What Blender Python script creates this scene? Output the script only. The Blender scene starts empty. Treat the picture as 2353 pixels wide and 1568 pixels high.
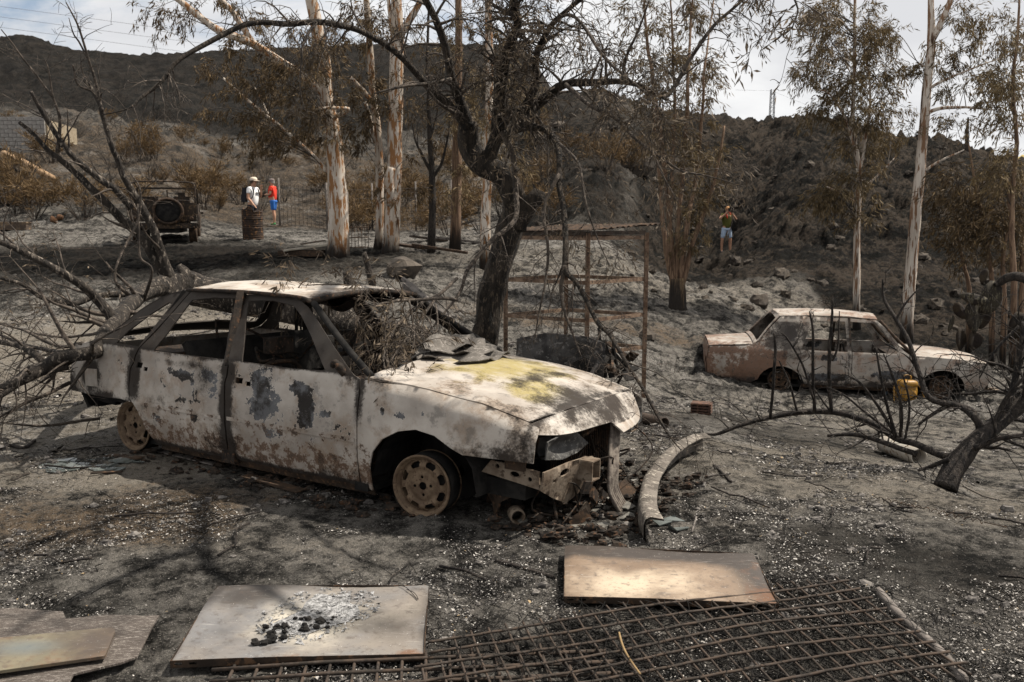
import bpy, math, random
import numpy as np
from mathutils import Vector, Matrix
from mathutils.geometry import delaunay_2d_cdt
SC = bpy.context.scene
COL = SC.collection
rng = np.random.default_rng(7)
random.seed(7)
# ------------------------------------------------------------------ camera, sky, sun, exposure
FPX, PIT, CH = 2008.5, 0.1367, 1.705          # focal length in units of a 2353 px wide picture, downward pitch, eye height
cd = bpy.data.cameras.new('camera'); cam = bpy.data.objects.new('camera', cd); COL.objects.link(cam)
cd.sensor_width = 36; cd.lens = FPX / 2353 * 36; cd.clip_start = .05; cd.clip_end = 2000
cam.location = (0, 0, CH); cam.rotation_euler = (math.pi / 2 - PIT, 0, 0)
cd.dof.use_dof = True; cd.dof.focus_distance = 5.3; cd.dof.aperture_fstop = 7.0
SC.camera = cam
SUN_EL, SUN_AZ = 58.0, math.atan2(.95, .30)   # azimuth clockwise from +Y
world = bpy.data.worlds.new('World'); SC.world = world; world.use_nodes = True
wt = world.node_tree; wt.nodes.clear()
def wn(t, **k):
    n = wt.nodes.new(t)
    for a, v in k.items(): setattr(n, a, v)
    return n
wo = wn('ShaderNodeOutputWorld'); bg = wn('ShaderNodeBackground'); bg.inputs['Strength'].default_value = .1
sky = wn('ShaderNodeTexSky', sky_type='NISHITA', sun_disc=False)
sky.sun_elevation = math.radians(SUN_EL); sky.sun_rotation = SUN_AZ; sky.dust_density = 2.5
tc = wn('ShaderNodeTexCoord'); sp = wn('ShaderNodeSeparateXYZ'); wt.links.new(tc.outputs['Generated'], sp.inputs[0])
zz = wn('ShaderNodeMath', operation='MAXIMUM'); wt.links.new(sp.outputs[2], zz.inputs[0]); zz.inputs[1].default_value = 0
za = wn('ShaderNodeMath', operation='ADD'); wt.links.new(zz.outputs[0], za.inputs[0]); za.inputs[1].default_value = .22
dx = wn('ShaderNodeMath', operation='DIVIDE'); wt.links.new(sp.outputs[0], dx.inputs[0]); wt.links.new(za.outputs[0], dx.inputs[1])
dy = wn('ShaderNodeMath', operation='DIVIDE'); wt.links.new(sp.outputs[1], dy.inputs[0]); wt.links.new(za.outputs[0], dy.inputs[1])
cb = wn('ShaderNodeCombineXYZ'); wt.links.new(dx.outputs[0], cb.inputs[0]); wt.links.new(dy.outputs[0], cb.inputs[1])
cb.inputs[2].default_value = 3.4
def wnoise(scale, detail, rough, dist=0.):
    n = wn('ShaderNodeTexNoise'); n.inputs['Scale'].default_value = scale; n.inputs['Detail'].default_value = detail
    n.inputs['Roughness'].default_value = rough; n.inputs['Distortion'].default_value = dist
    wt.links.new(cb.outputs[0], n.inputs['Vector']); return n.outputs['Fac']
def wmap(s, lo, hi, a=0., b=1.):
    n = wn('ShaderNodeMapRange', interpolation_type='SMOOTHSTEP'); wt.links.new(s, n.inputs[0])
    for i, v in enumerate((lo, hi, a, b)): n.inputs[1 + i].default_value = v
    return n.outputs[0]
cover = wmap(wnoise(1.05, 7, .58, .3), .26, .43)
shade = wmap(wnoise(1.7, 6, .55, .2), .33, .68)
cr = wn('ShaderNodeMix', data_type='RGBA'); wt.links.new(shade, cr.inputs[0])
cr.inputs[6].default_value = (4.55, 4.6, 4.75, 1); cr.inputs[7].default_value = (5.9, 5.9, 5.9, 1)
mx = wn('ShaderNodeMix', data_type='RGBA'); wt.links.new(cover, mx.inputs[0])
sg = wn('ShaderNodeMix', data_type='RGBA', blend_type='MULTIPLY'); sg.inputs[0].default_value = 1; sg.inputs[7].default_value = (.8, .8, .8, 1); wt.links.new(sky.outputs[0], sg.inputs[6]); wt.links.new(sg.outputs[2], mx.inputs[6]); wt.links.new(cr.outputs[2], mx.inputs[7])
wt.links.new(mx.outputs[2], bg.inputs[0]); wt.links.new(bg.outputs[0], wo.inputs[0])
sd = bpy.data.lights.new('sun', 'SUN'); sd.energy = 5.0; sd.angle = math.radians(.6); sd.color = (1, .935, .84)
sun = bpy.data.objects.new('sun', sd); COL.objects.link(sun)
_e = math.radians(SUN_EL)
SUNV = Vector((math.sin(SUN_AZ) * math.cos(_e), math.cos(SUN_AZ) * math.cos(_e), math.sin(_e)))
sun.rotation_euler = (-SUNV).to_track_quat('-Z', 'Y').to_euler(); sun.location = SUNV * 40
vs = SC.view_settings; vs.view_transform = 'Standard'; vs.look = 'None'; vs.exposure = .72; vs.gamma = 1; vs.use_curve_mapping = False
SC.cycles.max_bounces = 6; SC.cycles.diffuse_bounces = 3; SC.cycles.transparent_max_bounces = 8

# ------------------------------------------------------------------ pixel <-> place
_c, _s = math.cos(PIT), math.sin(PIT)
def ray(u, v):
    a, b = (u - 1176.5) / FPX, (784 - v) / FPX
    return np.array([a, _c + _s * b, _c * b - _s])
def W(u, v, d):
    r = ray(u, v); return np.array([0, 0, CH]) + r * (d / r[1])
def Zm(sc, ox, oy): return lambda x, y: ((x / sc + ox) * .57446, (y / sc + oy) * .57446)
zA, zB, zC = Zm(1.6507, 200, 1050), Zm(1.5687, 1400, 1300), Zm(2.0911, 0, 1050)
zE, zF, zG = Zm(1.5729, 2600, 1050), Zm(1.3072, 1500, 1950), Zm(1.5226, 2900, 1700)
z3, z4, z5, z6 = Zm(1.96, 0, 0), Zm(1.3636, 900, 0), Zm(1.12, 1700, 0), Zm(1.2063, 2700, 0)
z8, z10, z16 = Zm(1.8824, 0, 600), Zm(1.96, 1950, 850), Zm(3.136, 3500, 1000)

# ------------------------------------------------------------------ numpy noise
_tab = rng.random((256, 256))
def vnoise(x, y):
    xi, yi = np.floor(x).astype(int), np.floor(y).astype(int); fx, fy = x - xi, y - yi
    fx, fy = fx * fx * (3 - 2 * fx), fy * fy * (3 - 2 * fy)
    a, b = _tab[xi & 255, yi & 255], _tab[(xi + 1) & 255, yi & 255]
    c, d = _tab[xi & 255, (yi + 1) & 255], _tab[(xi + 1) & 255, (yi + 1) & 255]
    return (a * (1 - fx) + b * fx) * (1 - fy) + (c * (1 - fx) + d * fx) * fy
def fbm(x, y, o=4, g=.5):
    x = np.asarray(x, float); y = np.asarray(y, float); s = 0; a = 1; t = 0
    for i in range(o):
        s = s + a * vnoise(x * 2 ** i + 17.3 * i, y * 2 ** i + 5.1 * i); t += a; a *= g
    return s / t

# ------------------------------------------------------------------ ground shape
_cols = {
 -500: [(9, 0), (14, .25), (18, .7), (24, 1.2), (28, 1.7), (34, 3.4), (45, 5.8), (60, 9), (80, 13.5), (110, 21), (140, 29), (180, 27), (250, 20)],
 0: [(9, 0), (14, .2), (18, .6), (24, 1.15), (28, 1.5), (34, 3.2), (40, 4.6), (46, 5.5), (60, 8.5), (80, 13), (110, 21), (140, 29.6), (180, 27), (250, 20)],
 100: [(9, 0), (14, .2), (18, .6), (24, 1.15), (28, 1.5), (34, 2.9), (40, 4.4), (46, 5.3), (60, 8.3), (80, 13), (110, 21), (140, 30.3), (180, 27), (250, 20)],
 230: [(9, 0), (14, .2), (18, .6), (24, 1.15), (28, 1.4), (33, 2.6), (40, 4.0), (50, 6), (70, 10), (100, 17.5), (145, 28.5), (190, 25), (250, 20)],
 330: [(9, 0), (14, .2), (18, .6), (24, 1.15), (28, 1.35), (32, 2.2), (38, 3.4), (50, 5.6), (70, 9.6), (100, 17), (150, 28.9), (190, 25), (250, 20)],
 600: [(9, 0), (14, .3), (20, .9), (25, 1.2), (35, 1.55), (40, 2.2), (50, 4.3), (65, 7.3), (90, 14), (120, 22), (150, 30), (190, 26), (250, 20)],
 900: [(9, 0), (14, .2), (20, .92), (25, 1.1), (35, 1.4), (45, 2.6), (60, 6), (90, 14), (150, 30.7), (190, 27), (250, 22)],
 1176: [(7, 0), (10, -.2), (13, -.35), (16, 0), (19, .7), (22, 1.0), (30, 1.2), (40, 2.5), (60, 7), (90, 14.6), (140, 28.9), (180, 26), (250, 22)],
 1350: [(6.5, 0), (8, -.18), (11, -.42), (14, -.3), (17, 0), (20, .85), (24, 1.25), (30, 2.4), (40, 4.6), (60, 8.6), (82, 13.6), (110, 12.5), (250, 20)],
 1600: [(6, 0), (8, -.22), (10, -.52), (13, -.9), (15, -.55), (17, -.25), (20, .05), (26, .12), (33, 0), (36, .7), (45, 3.5), (55, 6.4), (66, 9.5), (90, 9), (250, 26)],
 1850: [(5.4, 0), (7, -.22), (9, -.6), (12, -1.0), (14.5, -1.02), (17, -.75), (20, -.55), (22, .15), (26, .95), (35, 2.9), (45, 5.2), (58, 8.2), (80, 8), (250, 26)],
 2100: [(5, 0), (6.3, -.1), (8, -.6), (12, -1.05), (16, -1.02), (19, -.8), (22, .1), (27, 1.1), (36, 2.7), (46, 4.7), (56, 6.6), (80, 7), (250, 16)],
 2353: [(4.6, 0), (5.4, -.06), (7, -.6), (12, -1.1), (18, -1.0), (22, -.3), (28, .7), (40, 2.9), (55, 4.8), (80, 7.0), (250, 12)],
 2900: [(4.4, 0), (5.2, -.06), (7, -.6), (12, -1.1), (18, -1.0), (22, -.3), (28, .6), (40, 2.4), (55, 3.8), (80, 5.5), (250, 10)],
}
_cu = np.array([(k - 1176.5) / FPX for k in sorted(_cols)])
_ld = np.linspace(math.log(3), math.log(260), 220)
_tabz = []
for k in sorted(_cols):
    a = np.array([(3, 0)] + [(4, 0)] * (_cols[k][0][0] > 4.2) + _cols[k] + [(270, _cols[k][-1][1])], float)
    zc = np.interp(_ld, np.log(a[:, 0]), a[:, 1])
    kk = np.array([1, 2, 3, 2, 1]) / 9.; zc = np.convolve(np.pad(zc, 2, 'edge'), kk, 'valid'); _tabz.append(zc)
_tabz = np.array(_tabz)
def Hbase(x, y):
    x = np.asarray(x, float); y = np.asarray(y, float); yy = np.maximum(y, 3.0)
    u = np.clip(x / yy, _cu[0], _cu[-1] - 1e-6)
    i = np.clip(np.searchsorted(_cu, u, 'right') - 1, 0, len(_cu) - 2)
    t = (u - _cu[i]) / (_cu[i + 1] - _cu[i]); t = t * t * (3 - 2 * t)
    j = (np.log(np.clip(yy, 3, 259)) - _ld[0]) / (_ld[1] - _ld[0]); j0 = np.clip(np.floor(j).astype(int), 0, len(_ld) - 2); f = j - j0
    za = _tabz[i, j0] * (1 - f) + _tabz[i, j0 + 1] * f; zb = _tabz[i + 1, j0] * (1 - f) + _tabz[i + 1, j0 + 1] * f
    return za * (1 - t) + zb * t
def sst(v, a, b):
    t = np.clip((v - a) / (b - a), 0, 1); return t * t * (3 - 2 * t)
def H(x, y):
    x = np.asarray(x, float); y = np.asarray(y, float)
    z = Hbase(x, y)
    d = np.maximum(y, 1)
    z = z + (fbm(x * .9 + 3, y * .9, 4) - .5) * (.05 + .05 * sst(d, 8, 14) + .35 * sst(d, 24, 45))
    z = z + (fbm(x * 7, y * 7 + 9, 3) - .5) * (.025 + .05 * sst(d, 9, 16))
    hillr = sst(d, 19, 24) * sst(x / d, .02, .14) + .6 * sst(d, 17, 20) * (1 - sst(d, 25, 30)) * sst(x / d, -.2, -.05)
    hillr = np.clip(hillr, 0, 1) * (.25 + .75 * sst(d, 23, 28)) * (1 - np.exp(-((x - 8.0) ** 2 + (y - 32.8) ** 2) / 3.))
    rk = fbm(x * .75, y * .75, 5, .62); z = z + hillr * (np.abs(rk - .5) * -1.5 + .28) * (.55 + .35 * sst(d, 30, 50))
    z = z + hillr * ((fbm(x * 2.4 + 7, y * 2.4, 4, .65) - .5) * .75 + np.maximum(0, fbm(x * 1.1 + 70, y * 1.1, 3) - .58) * 1.6 + (np.abs(fbm(x * 5.5 + 3, y * 5.5, 3, .6) - .5) * -1.0 + .1) * .55)
    z = z + sst(d, 10, 14) * (1 - hillr) * (1 - sst(d, 40, 60)) * (np.abs(fbm(x * 3.2, y * 3.2 + 40, 4, .62) - .5) * -1.0 + .1) * .34
    for wx, wy in ((-.52, 4.86), (-2.78, 6.22)): z = z + .05 * np.exp(-((x - wx - .10) ** 2 + (y - wy + .12) ** 2) / .035)
    rl = sst(d, 30, 60) * (1 - hillr); rk2 = fbm(x * .35 + 40, y * .35, 5, .6); z = z + rl * (rk2 - .5) * 2.2
    return z
def h1(x, y): return float(H(np.array([x]), np.array([y]))[0])
def GP(u, v, lift=0.):
    """point of the ground met by the view ray of a pixel"""
    r = ray(u, v); ts = np.geomspace(2.5, 240, 900) / r[1]
    P = np.array([0, 0, CH]) + ts[:, None] * r
    below = P[:, 2] < H(P[:, 0], P[:, 1]); i = int(np.argmax(below)) if below.any() else len(ts) - 1
    lo, hi = ts[max(i - 1, 0)], ts[i]
    for _ in range(14):
        m = (lo + hi) / 2; q = np.array([0, 0, CH]) + m * r
        if q[2] < h1(q[0], q[1]): hi = m
        else: lo = m
    q = np.array([0, 0, CH]) + hi * r; q[2] += lift
    return q

# ------------------------------------------------------------------ naming
def tag(o, label=None, cat=None, group=None, kind=None):
    if label: o['label'] = label
    if cat: o['category'] = cat
    if group: o['group'] = group
    if kind: o['kind'] = kind
    return o
def empty(name, loc=(0, 0, 0), label=None, cat=None, group=None, mat=None):
    o = bpy.data.objects.new(name, None); COL.objects.link(o); o.empty_display_size = .1
    if mat is not None: o.matrix_world = mat
    else: o.location = loc
    return tag(o, label, cat, group)
def link(name, me, m, parent=None):
    o = bpy.data.objects.new(name, me); COL.objects.link(o)
    if m is not None and not me.materials:
        for q in (m if isinstance(m, (list, tuple)) else [m]): me.materials.append(q)
    if parent is not None: o.parent = parent
    return o
def copy_tree(o, parent=None):
    c = o.copy(); COL.objects.link(c)
    if parent is not None: c.parent = parent
    for ch in list(o.children): copy_tree(ch, c)
    return c

# ------------------------------------------------------------------ mesh building
class MB:
    def __init__(s): s.v = []; s.f = []; s.n = 0; s.mi = []; s.cur = 0; s.sm = []; s.smooth = True
    def add(s, v, f):
        v = np.asarray(v, float); s.v.append(v); n = s.n
        for q in f: s.f.append(tuple(int(i) + n for i in q)); s.mi.append(s.cur); s.sm.append(s.smooth)
        s.n += len(v); return s
    def box(s, c, size, R=None, taper=1.):
        sx, sy, sz = [q / 2 for q in size]
        v = np.array([(x * sx * (taper if z > 0 else 1), y * sy * (taper if z > 0 else 1), z * sz) for z in (-1, 1) for x, y in ((-1, -1), (1, -1), (1, 1), (-1, 1))])
        if R is not None: v = v @ np.array(R).T
        sm = s.smooth; s.smooth = False
        s.add(v + np.array(c), [(3, 2, 1, 0), (4, 5, 6, 7), (0, 1, 5, 4), (1, 2, 6, 5), (2, 3, 7, 6), (3, 0, 4, 7)]); s.smooth = sm; return s
    def bar(s, a, b, w, h=None, up=(0, 0, 1)):
        a, b = np.array(a, float), np.array(b, float); h = h or w; d = b - a; L = np.linalg.norm(d); d /= L
        up = np.array(up, float)
        if abs(d @ up) > .95: up = np.array([1., 0, 0])
        sd = np.cross(up, d); sd /= np.linalg.norm(sd); u2 = np.cross(d, sd)
        return s.box((a + b) / 2, (L, w, h), np.stack([d, sd, u2], 1))
    def tube(s, pts, rad, k=6, cap=True, rough=0., seed=0):
        P = np.asarray(pts, float); n = len(P); R = np.broadcast_to(np.asarray(rad, float), (n,))
        T = np.empty_like(P); T[1:-1] = P[2:] - P[:-2]; T[0] = P[1] - P[0]; T[-1] = P[-1] - P[-2]
        T /= np.linalg.norm(T, axis=1)[:, None] + 1e-12
        a = np.cross(T[0], (0, 0, 1.)); a = a if np.linalg.norm(a) > .1 else np.cross(T[0], (1., 0, 0)); a /= np.linalg.norm(a)
        A = np.empty_like(P); A[0] = a
        for i in range(1, n):
            a = a - T[i] * (a @ T[i]); a /= np.linalg.norm(a) + 1e-12; A[i] = a
        B = np.cross(T, A); th = np.arange(k) * 2 * math.pi / k
        rr = R[:, None] * np.ones((1, k))
        if rough:
            L = np.concatenate([[0], np.cumsum(np.linalg.norm(np.diff(P, axis=0), axis=1))])
            q = fbm(np.cos(th)[None] * 2.2 + seed * 3.3 + 50, (L / (R.max() * 3 + 1e-6))[:, None] + np.sin(th)[None] * 2.2, 4, .6)
            rr = rr * (1 + rough * (q - .5) * 2)
        v = P[:, None] + rr[..., None] * (np.cos(th)[None, :, None] * A[:, None] + np.sin(th)[None, :, None] * B[:, None])
        f = []
        for i in range(n - 1):
            for j in range(k):
                j2 = (j + 1) % k; f.append((i * k + j, i * k + j2, (i + 1) * k + j2, (i + 1) * k + j))
        if cap: f += [tuple(range(k - 1, -1, -1)), tuple((n - 1) * k + j for j in range(k))]
        return s.add(v.reshape(-1, 3), f)
    def lathe(s, prof, k=24, M=None, closed=False):
        th = np.arange(k) * 2 * math.pi / k; v = []
        for r, z in prof: v += [(r * math.cos(t), r * math.sin(t), z) for t in th]
        v = np.array(v)
        if M is not None: v = v @ np.array(M)[:3, :3].T + np.array(M)[:3, 3]
        f = []
        n = len(prof)
        for i in range(n if closed else n - 1):
            i2 = (i + 1) % n
            for j in range(k):
                j2 = (j + 1) % k; f.append((i * k + j, i * k + j2, i2 * k + j2, i2 * k + j))
        return s.add(v, f)
    def leaves(s, P, Dr, L, Wd, nrm=None):
        """rhombic leaf blades: centre line from P along Dr"""
        P = np.asarray(P); n = len(P)
        if n == 0: return s
        Dr = Dr / (np.linalg.norm(Dr, axis=1)[:, None] + 1e-9)
        q = rng.normal(size=(n, 3)); sd = np.cross(Dr, q); sd /= np.linalg.norm(sd, axis=1)[:, None] + 1e-9
        up = np.cross(sd, Dr); L = np.broadcast_to(L, (n,))[:, None]; Wd = np.broadcast_to(Wd, (n,))[:, None]
        v = np.stack([P, P + Dr * L * .45 + sd * Wd * .5, P + Dr * L + up * L * .12, P + Dr * L * .45 - sd * Wd * .5], 1).reshape(-1, 3)
        b = np.arange(n) * 4
        f = np.stack([b, b + 1, b + 2, b + 3], 1)
        return s.add(v, f)
    def build(s, name, m, parent=None, raw=False):
        me = bpy.data.meshes.new(name)
        v = np.concatenate(s.v) if s.v else np.zeros((0, 3))
        lens = np.fromiter((len(q) for q in s.f), int, len(s.f)); idx = np.fromiter((i for q in s.f for i in q), int, int(lens.sum()))
        me.vertices.add(len(v)); me.vertices.foreach_set('co', v.ravel())
        me.loops.add(len(idx)); me.loops.foreach_set('vertex_index', idx)
        me.polygons.add(len(lens)); st = np.concatenate([[0], np.cumsum(lens)[:-1]]) if len(lens) else []
        me.polygons.foreach_set('loop_start', st); me.polygons.foreach_set('loop_total', lens)
        me.polygons.foreach_set('use_smooth', np.array(s.sm, bool)); me.polygons.foreach_set('material_index', np.array(s.mi, int))
        me.update(calc_edges=True); me.validate()
        return me if raw else link(name, me, m, parent)
def spline(pts, n=6):
    """Catmull-Rom through rows of pts (any number of columns)"""
    P = np.asarray(pts, float)
    if len(P) < 3: 
        t = np.linspace(0, 1, n + 1)[:, None]; return P[0] * (1 - t) + P[-1] * t
    Q = np.vstack([2 * P[0] - P[1], P, 2 * P[-1] - P[-2]]); out = []
    for i in range(1, len(Q) - 2):
        a, b, c, d = Q[i - 1:i + 3]
        for t in np.arange(n) / n:
            out.append(.5 * (2 * b + (c - a) * t + (2 * a - 5 * b + 4 * c - d) * t * t + (3 * b - a - 3 * c + d) * t ** 3))
    out.append(P[-1]); return np.array(out)
def inpoly(P, poly):
    P = np.asarray(P); poly = np.asarray(poly); x, y = P[:, 0], P[:, 1]; r = np.zeros(len(P), bool); n = len(poly)
    for i in range(n):
        x1, y1 = poly[i]; x2, y2 = poly[(i + 1) % n]
        c = (y1 > y) != (y2 > y)
        with np.errstate(divide='ignore', invalid='ignore'): xx = (x2 - x1) * (y - y1) / (y2 - y1 + 1e-30) + x1
        r ^= c & (x < xx)
    return r
def dense(poly, g):
    poly = np.asarray(poly, float); out = []
    for i in range(len(poly)):
        a, b = poly[i], poly[(i + 1) % len(poly)]; k = max(1, int(math.ceil(np.linalg.norm(b - a) / g)))
        for j in range(k): out.append(a + (b - a) * j / k)
    return np.array(out)
def panel(name, outer, holes, surf, m, parent, g=.04, thick=.01, mask=None, mirror=False, wob=0., raw=False):
    """sheet metal: a 2-D outline with holes, triangulated and laid on a curved surface, with real thickness"""
    rings = [dense(outer, g)] + [dense(q, g) for q in holes]
    V = []; E = []
    for r in rings:
        b = len(V); V += list(r); E += [(b + i, b + (i + 1) % len(r)) for i in range(len(r))]
    lo, hi = rings[0].min(0), rings[0].max(0)
    gx, gy = np.meshgrid(np.arange(lo[0] + g / 2, hi[0], g), np.arange(lo[1] + g / 2, hi[1], g))
    I = np.stack([gx.ravel(), gy.ravel()], 1); I[:, 0] += g * .5 * (np.round((I[:, 1] - lo[1]) / g) % 2)
    ok = inpoly(I, rings[0])
    for r in rings[1:]: ok &= ~inpoly(I, r)
    I = I[ok]; B = np.array(V)
    if len(I): I = I[np.array([((B - q) ** 2).sum(1).min() > (.45 * g) ** 2 for q in I])]
    V = V + list(I)
    o = delaunay_2d_cdt([Vector(q) for q in V], E, [], 0, 1e-6)
    v2 = np.array([tuple(q) for q in o[0]]); tr = np.array([f for f in o[2] if len(f) == 3])
    ce = v2[tr].mean(1); ok = inpoly(ce, rings[0])
    for r in rings[1:]: ok &= ~inpoly(ce, r)
    tr = tr[ok]
    P = np.array([surf(*q) for q in v2])
    fn = np.cross(P[tr[:, 1]] - P[tr[:, 0]], P[tr[:, 2]] - P[tr[:, 0]])
    N = np.zeros_like(P)
    for k in range(3): np.add.at(N, tr[:, k], fn)
    N /= np.linalg.norm(N, axis=1)[:, None] + 1e-12
    if wob: P = P + N * ((fbm(v2[:, 0] * 5 + 9, v2[:, 1] * 5, 3) - .5) * 2 * wob)[:, None]
    cnt = {}
    for a, b, c in tr:
        for e in ((a, b), (b, c), (c, a)): cnt[e] = cnt.get(e, 0) + 1
    be = [e for e in cnt if (e[1], e[0]) not in cnt]
    res = []
    for mir in ((False, True) if mirror else (False,)):
        mb = MB(); Q = P * np.array([1, -1, 1]) if mir else P; NN = N * np.array([1, -1, 1]) if mir else N
        fl = (lambda t: tuple(t[::-1])) if mir else tuple
        mb.add(Q, [fl(t) for t in tr])
        if thick:
            K = Q - NN * thick; mb.add(K, [fl(t[::-1]) for t in tr])
            mb.smooth = False
            sv = []; sf = []
            for a, b in be:
                i = len(sv); sv += [Q[a], Q[b], K[b], K[a]]; sf.append(fl((i, i + 3, i + 2, i + 1)))
            mb.add(np.array(sv), sf)
        ob = mb.build(name, m, parent)
        if mask is not None:
            at = ob.data.color_attributes.new('M', 'FLOAT_COLOR', 'POINT')
            co = np.concatenate(mb.v); at.data.foreach_set('color', np.asarray(mask(co), 'f').ravel())
        res.append(ob)
    return res if mirror else res[0]

# ------------------------------------------------------------------ material nodes
class NT:
    def __init__(s, name, rough=.9, spec=.25):
        s.m = bpy.data.materials.new(name); s.m.use_nodes = True; s.t = s.m.node_tree; s.L = s.t.links
        s.b = s.t.nodes['Principled BSDF']; s.b.inputs['Roughness'].default_value = rough; s.b.inputs['Specular IOR Level'].default_value = spec
        s._tc = None
    def nd(s, t, **k):
        n = s.t.nodes.new(t)
        for a, v in k.items(): setattr(n, a, v)
        return n
    def put(s, sock, v):
        if hasattr(v, 'is_linked'): s.L.new(v, sock)
        elif isinstance(v, (tuple, list)): sock.default_value = tuple(v) + ((1,) if len(v) == 3 and len(sock.default_value) == 4 else ())
        else: sock.default_value = v
    def obj(s, scale=None):
        if s._tc is None: s._tc = s.nd('ShaderNodeTexCoord')
        o = s._tc.outputs['Object']
        if scale is None: return o
        mp = s.nd('ShaderNodeMapping'); s.L.new(o, mp.inputs[0]); mp.inputs['Scale'].default_value = scale; return mp.outputs[0]
    def pos(s): return s.nd('ShaderNodeNewGeometry').outputs['Position']
    def noise(s, scale, detail=5, rough=.55, vec=None, dist=0., ofs=None):
        n = s.nd('ShaderNodeTexNoise'); n.inputs['Scale'].default_value = scale; n.inputs['Detail'].default_value = detail
        n.inputs['Roughness'].default_value = rough; n.inputs['Distortion'].default_value = dist
        vec = vec or s.obj()
        if ofs:
            a = s.nd('ShaderNodeVectorMath', operation='ADD'); s.L.new(vec, a.inputs[0]); a.inputs[1].default_value = ofs; vec = a.outputs[0]
        s.L.new(vec, n.inputs['Vector']); return n.outputs['Fac']
    def voro(s, scale, vec=None, feat='F1', out='Distance', rnd=1.):
        n = s.nd('ShaderNodeTexVoronoi', feature=feat); n.inputs['Scale'].default_value = scale; n.inputs['Randomness'].default_value = rnd
        s.L.new(vec or s.obj(), n.inputs['Vector']); return n.outputs[out]
    def step(s, x, lo, hi, a=0., b=1.):
        n = s.nd('ShaderNodeMapRange', interpolation_type='SMOOTHSTEP'); s.put(n.inputs[0], x)
        for i, v in enumerate((lo, hi, a, b)): n.inputs[1 + i].default_value = v
        return n.outputs[0]
    def op(s, o, a, b=0.):
        n = s.nd('ShaderNodeMath', operation=o); s.put(n.inputs[0], a); s.put(n.inputs[1], b); return n.outputs[0]
    def mix(s, f, a, b, bt='MIX'):
        n = s.nd('ShaderNodeMix', data_type='RGBA', blend_type=bt); s.put(n.inputs[0], f); s.put(n.inputs[6], a); s.put(n.inputs[7], b); return n.outputs[2]
    def attr(s, name):
        n = s.nd('ShaderNodeAttribute', attribute_name=name); c = s.nd('ShaderNodeSeparateColor'); s.L.new(n.outputs['Color'], c.inputs[0])
        return c.outputs[0], c.outputs[1], c.outputs[2], n.outputs['Alpha']
    def bump(s, h, strength=.5, dist=.01):
        n = s.nd('ShaderNodeBump'); n.inputs['Strength'].default_value = strength; n.inputs['Distance'].default_value = dist
        s.put(n.inputs['Height'], h); s.L.new(n.outputs[0], s.b.inputs['Normal'])
    def done(s, col, rough=None):
        s.put(s.b.inputs['Base Color'], col)
        if rough is not None: s.put(s.b.inputs['Roughness'], rough)
        return s.m
def simple(name, c1, c2, scale=8., rough=.9, bs=.3, bd=.01, detail=6, c3=None, lo=.38, hi=.62, spec=.2, vec=None):
    t = NT(name, rough, spec); v = t.obj(vec) if vec else None
    n = t.noise(scale, detail, .6, v); col = t.mix(t.step(n, lo, hi), c1, c2)
    if c3: col = t.mix(t.step(t.noise(scale * 2.7, detail, .65, v, ofs=(7, 3, 1)), .55, .62), col, c3)
    t.bump(t.noise(scale * 4, 5, .6, v), bs, bd); return t.done(col)
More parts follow.
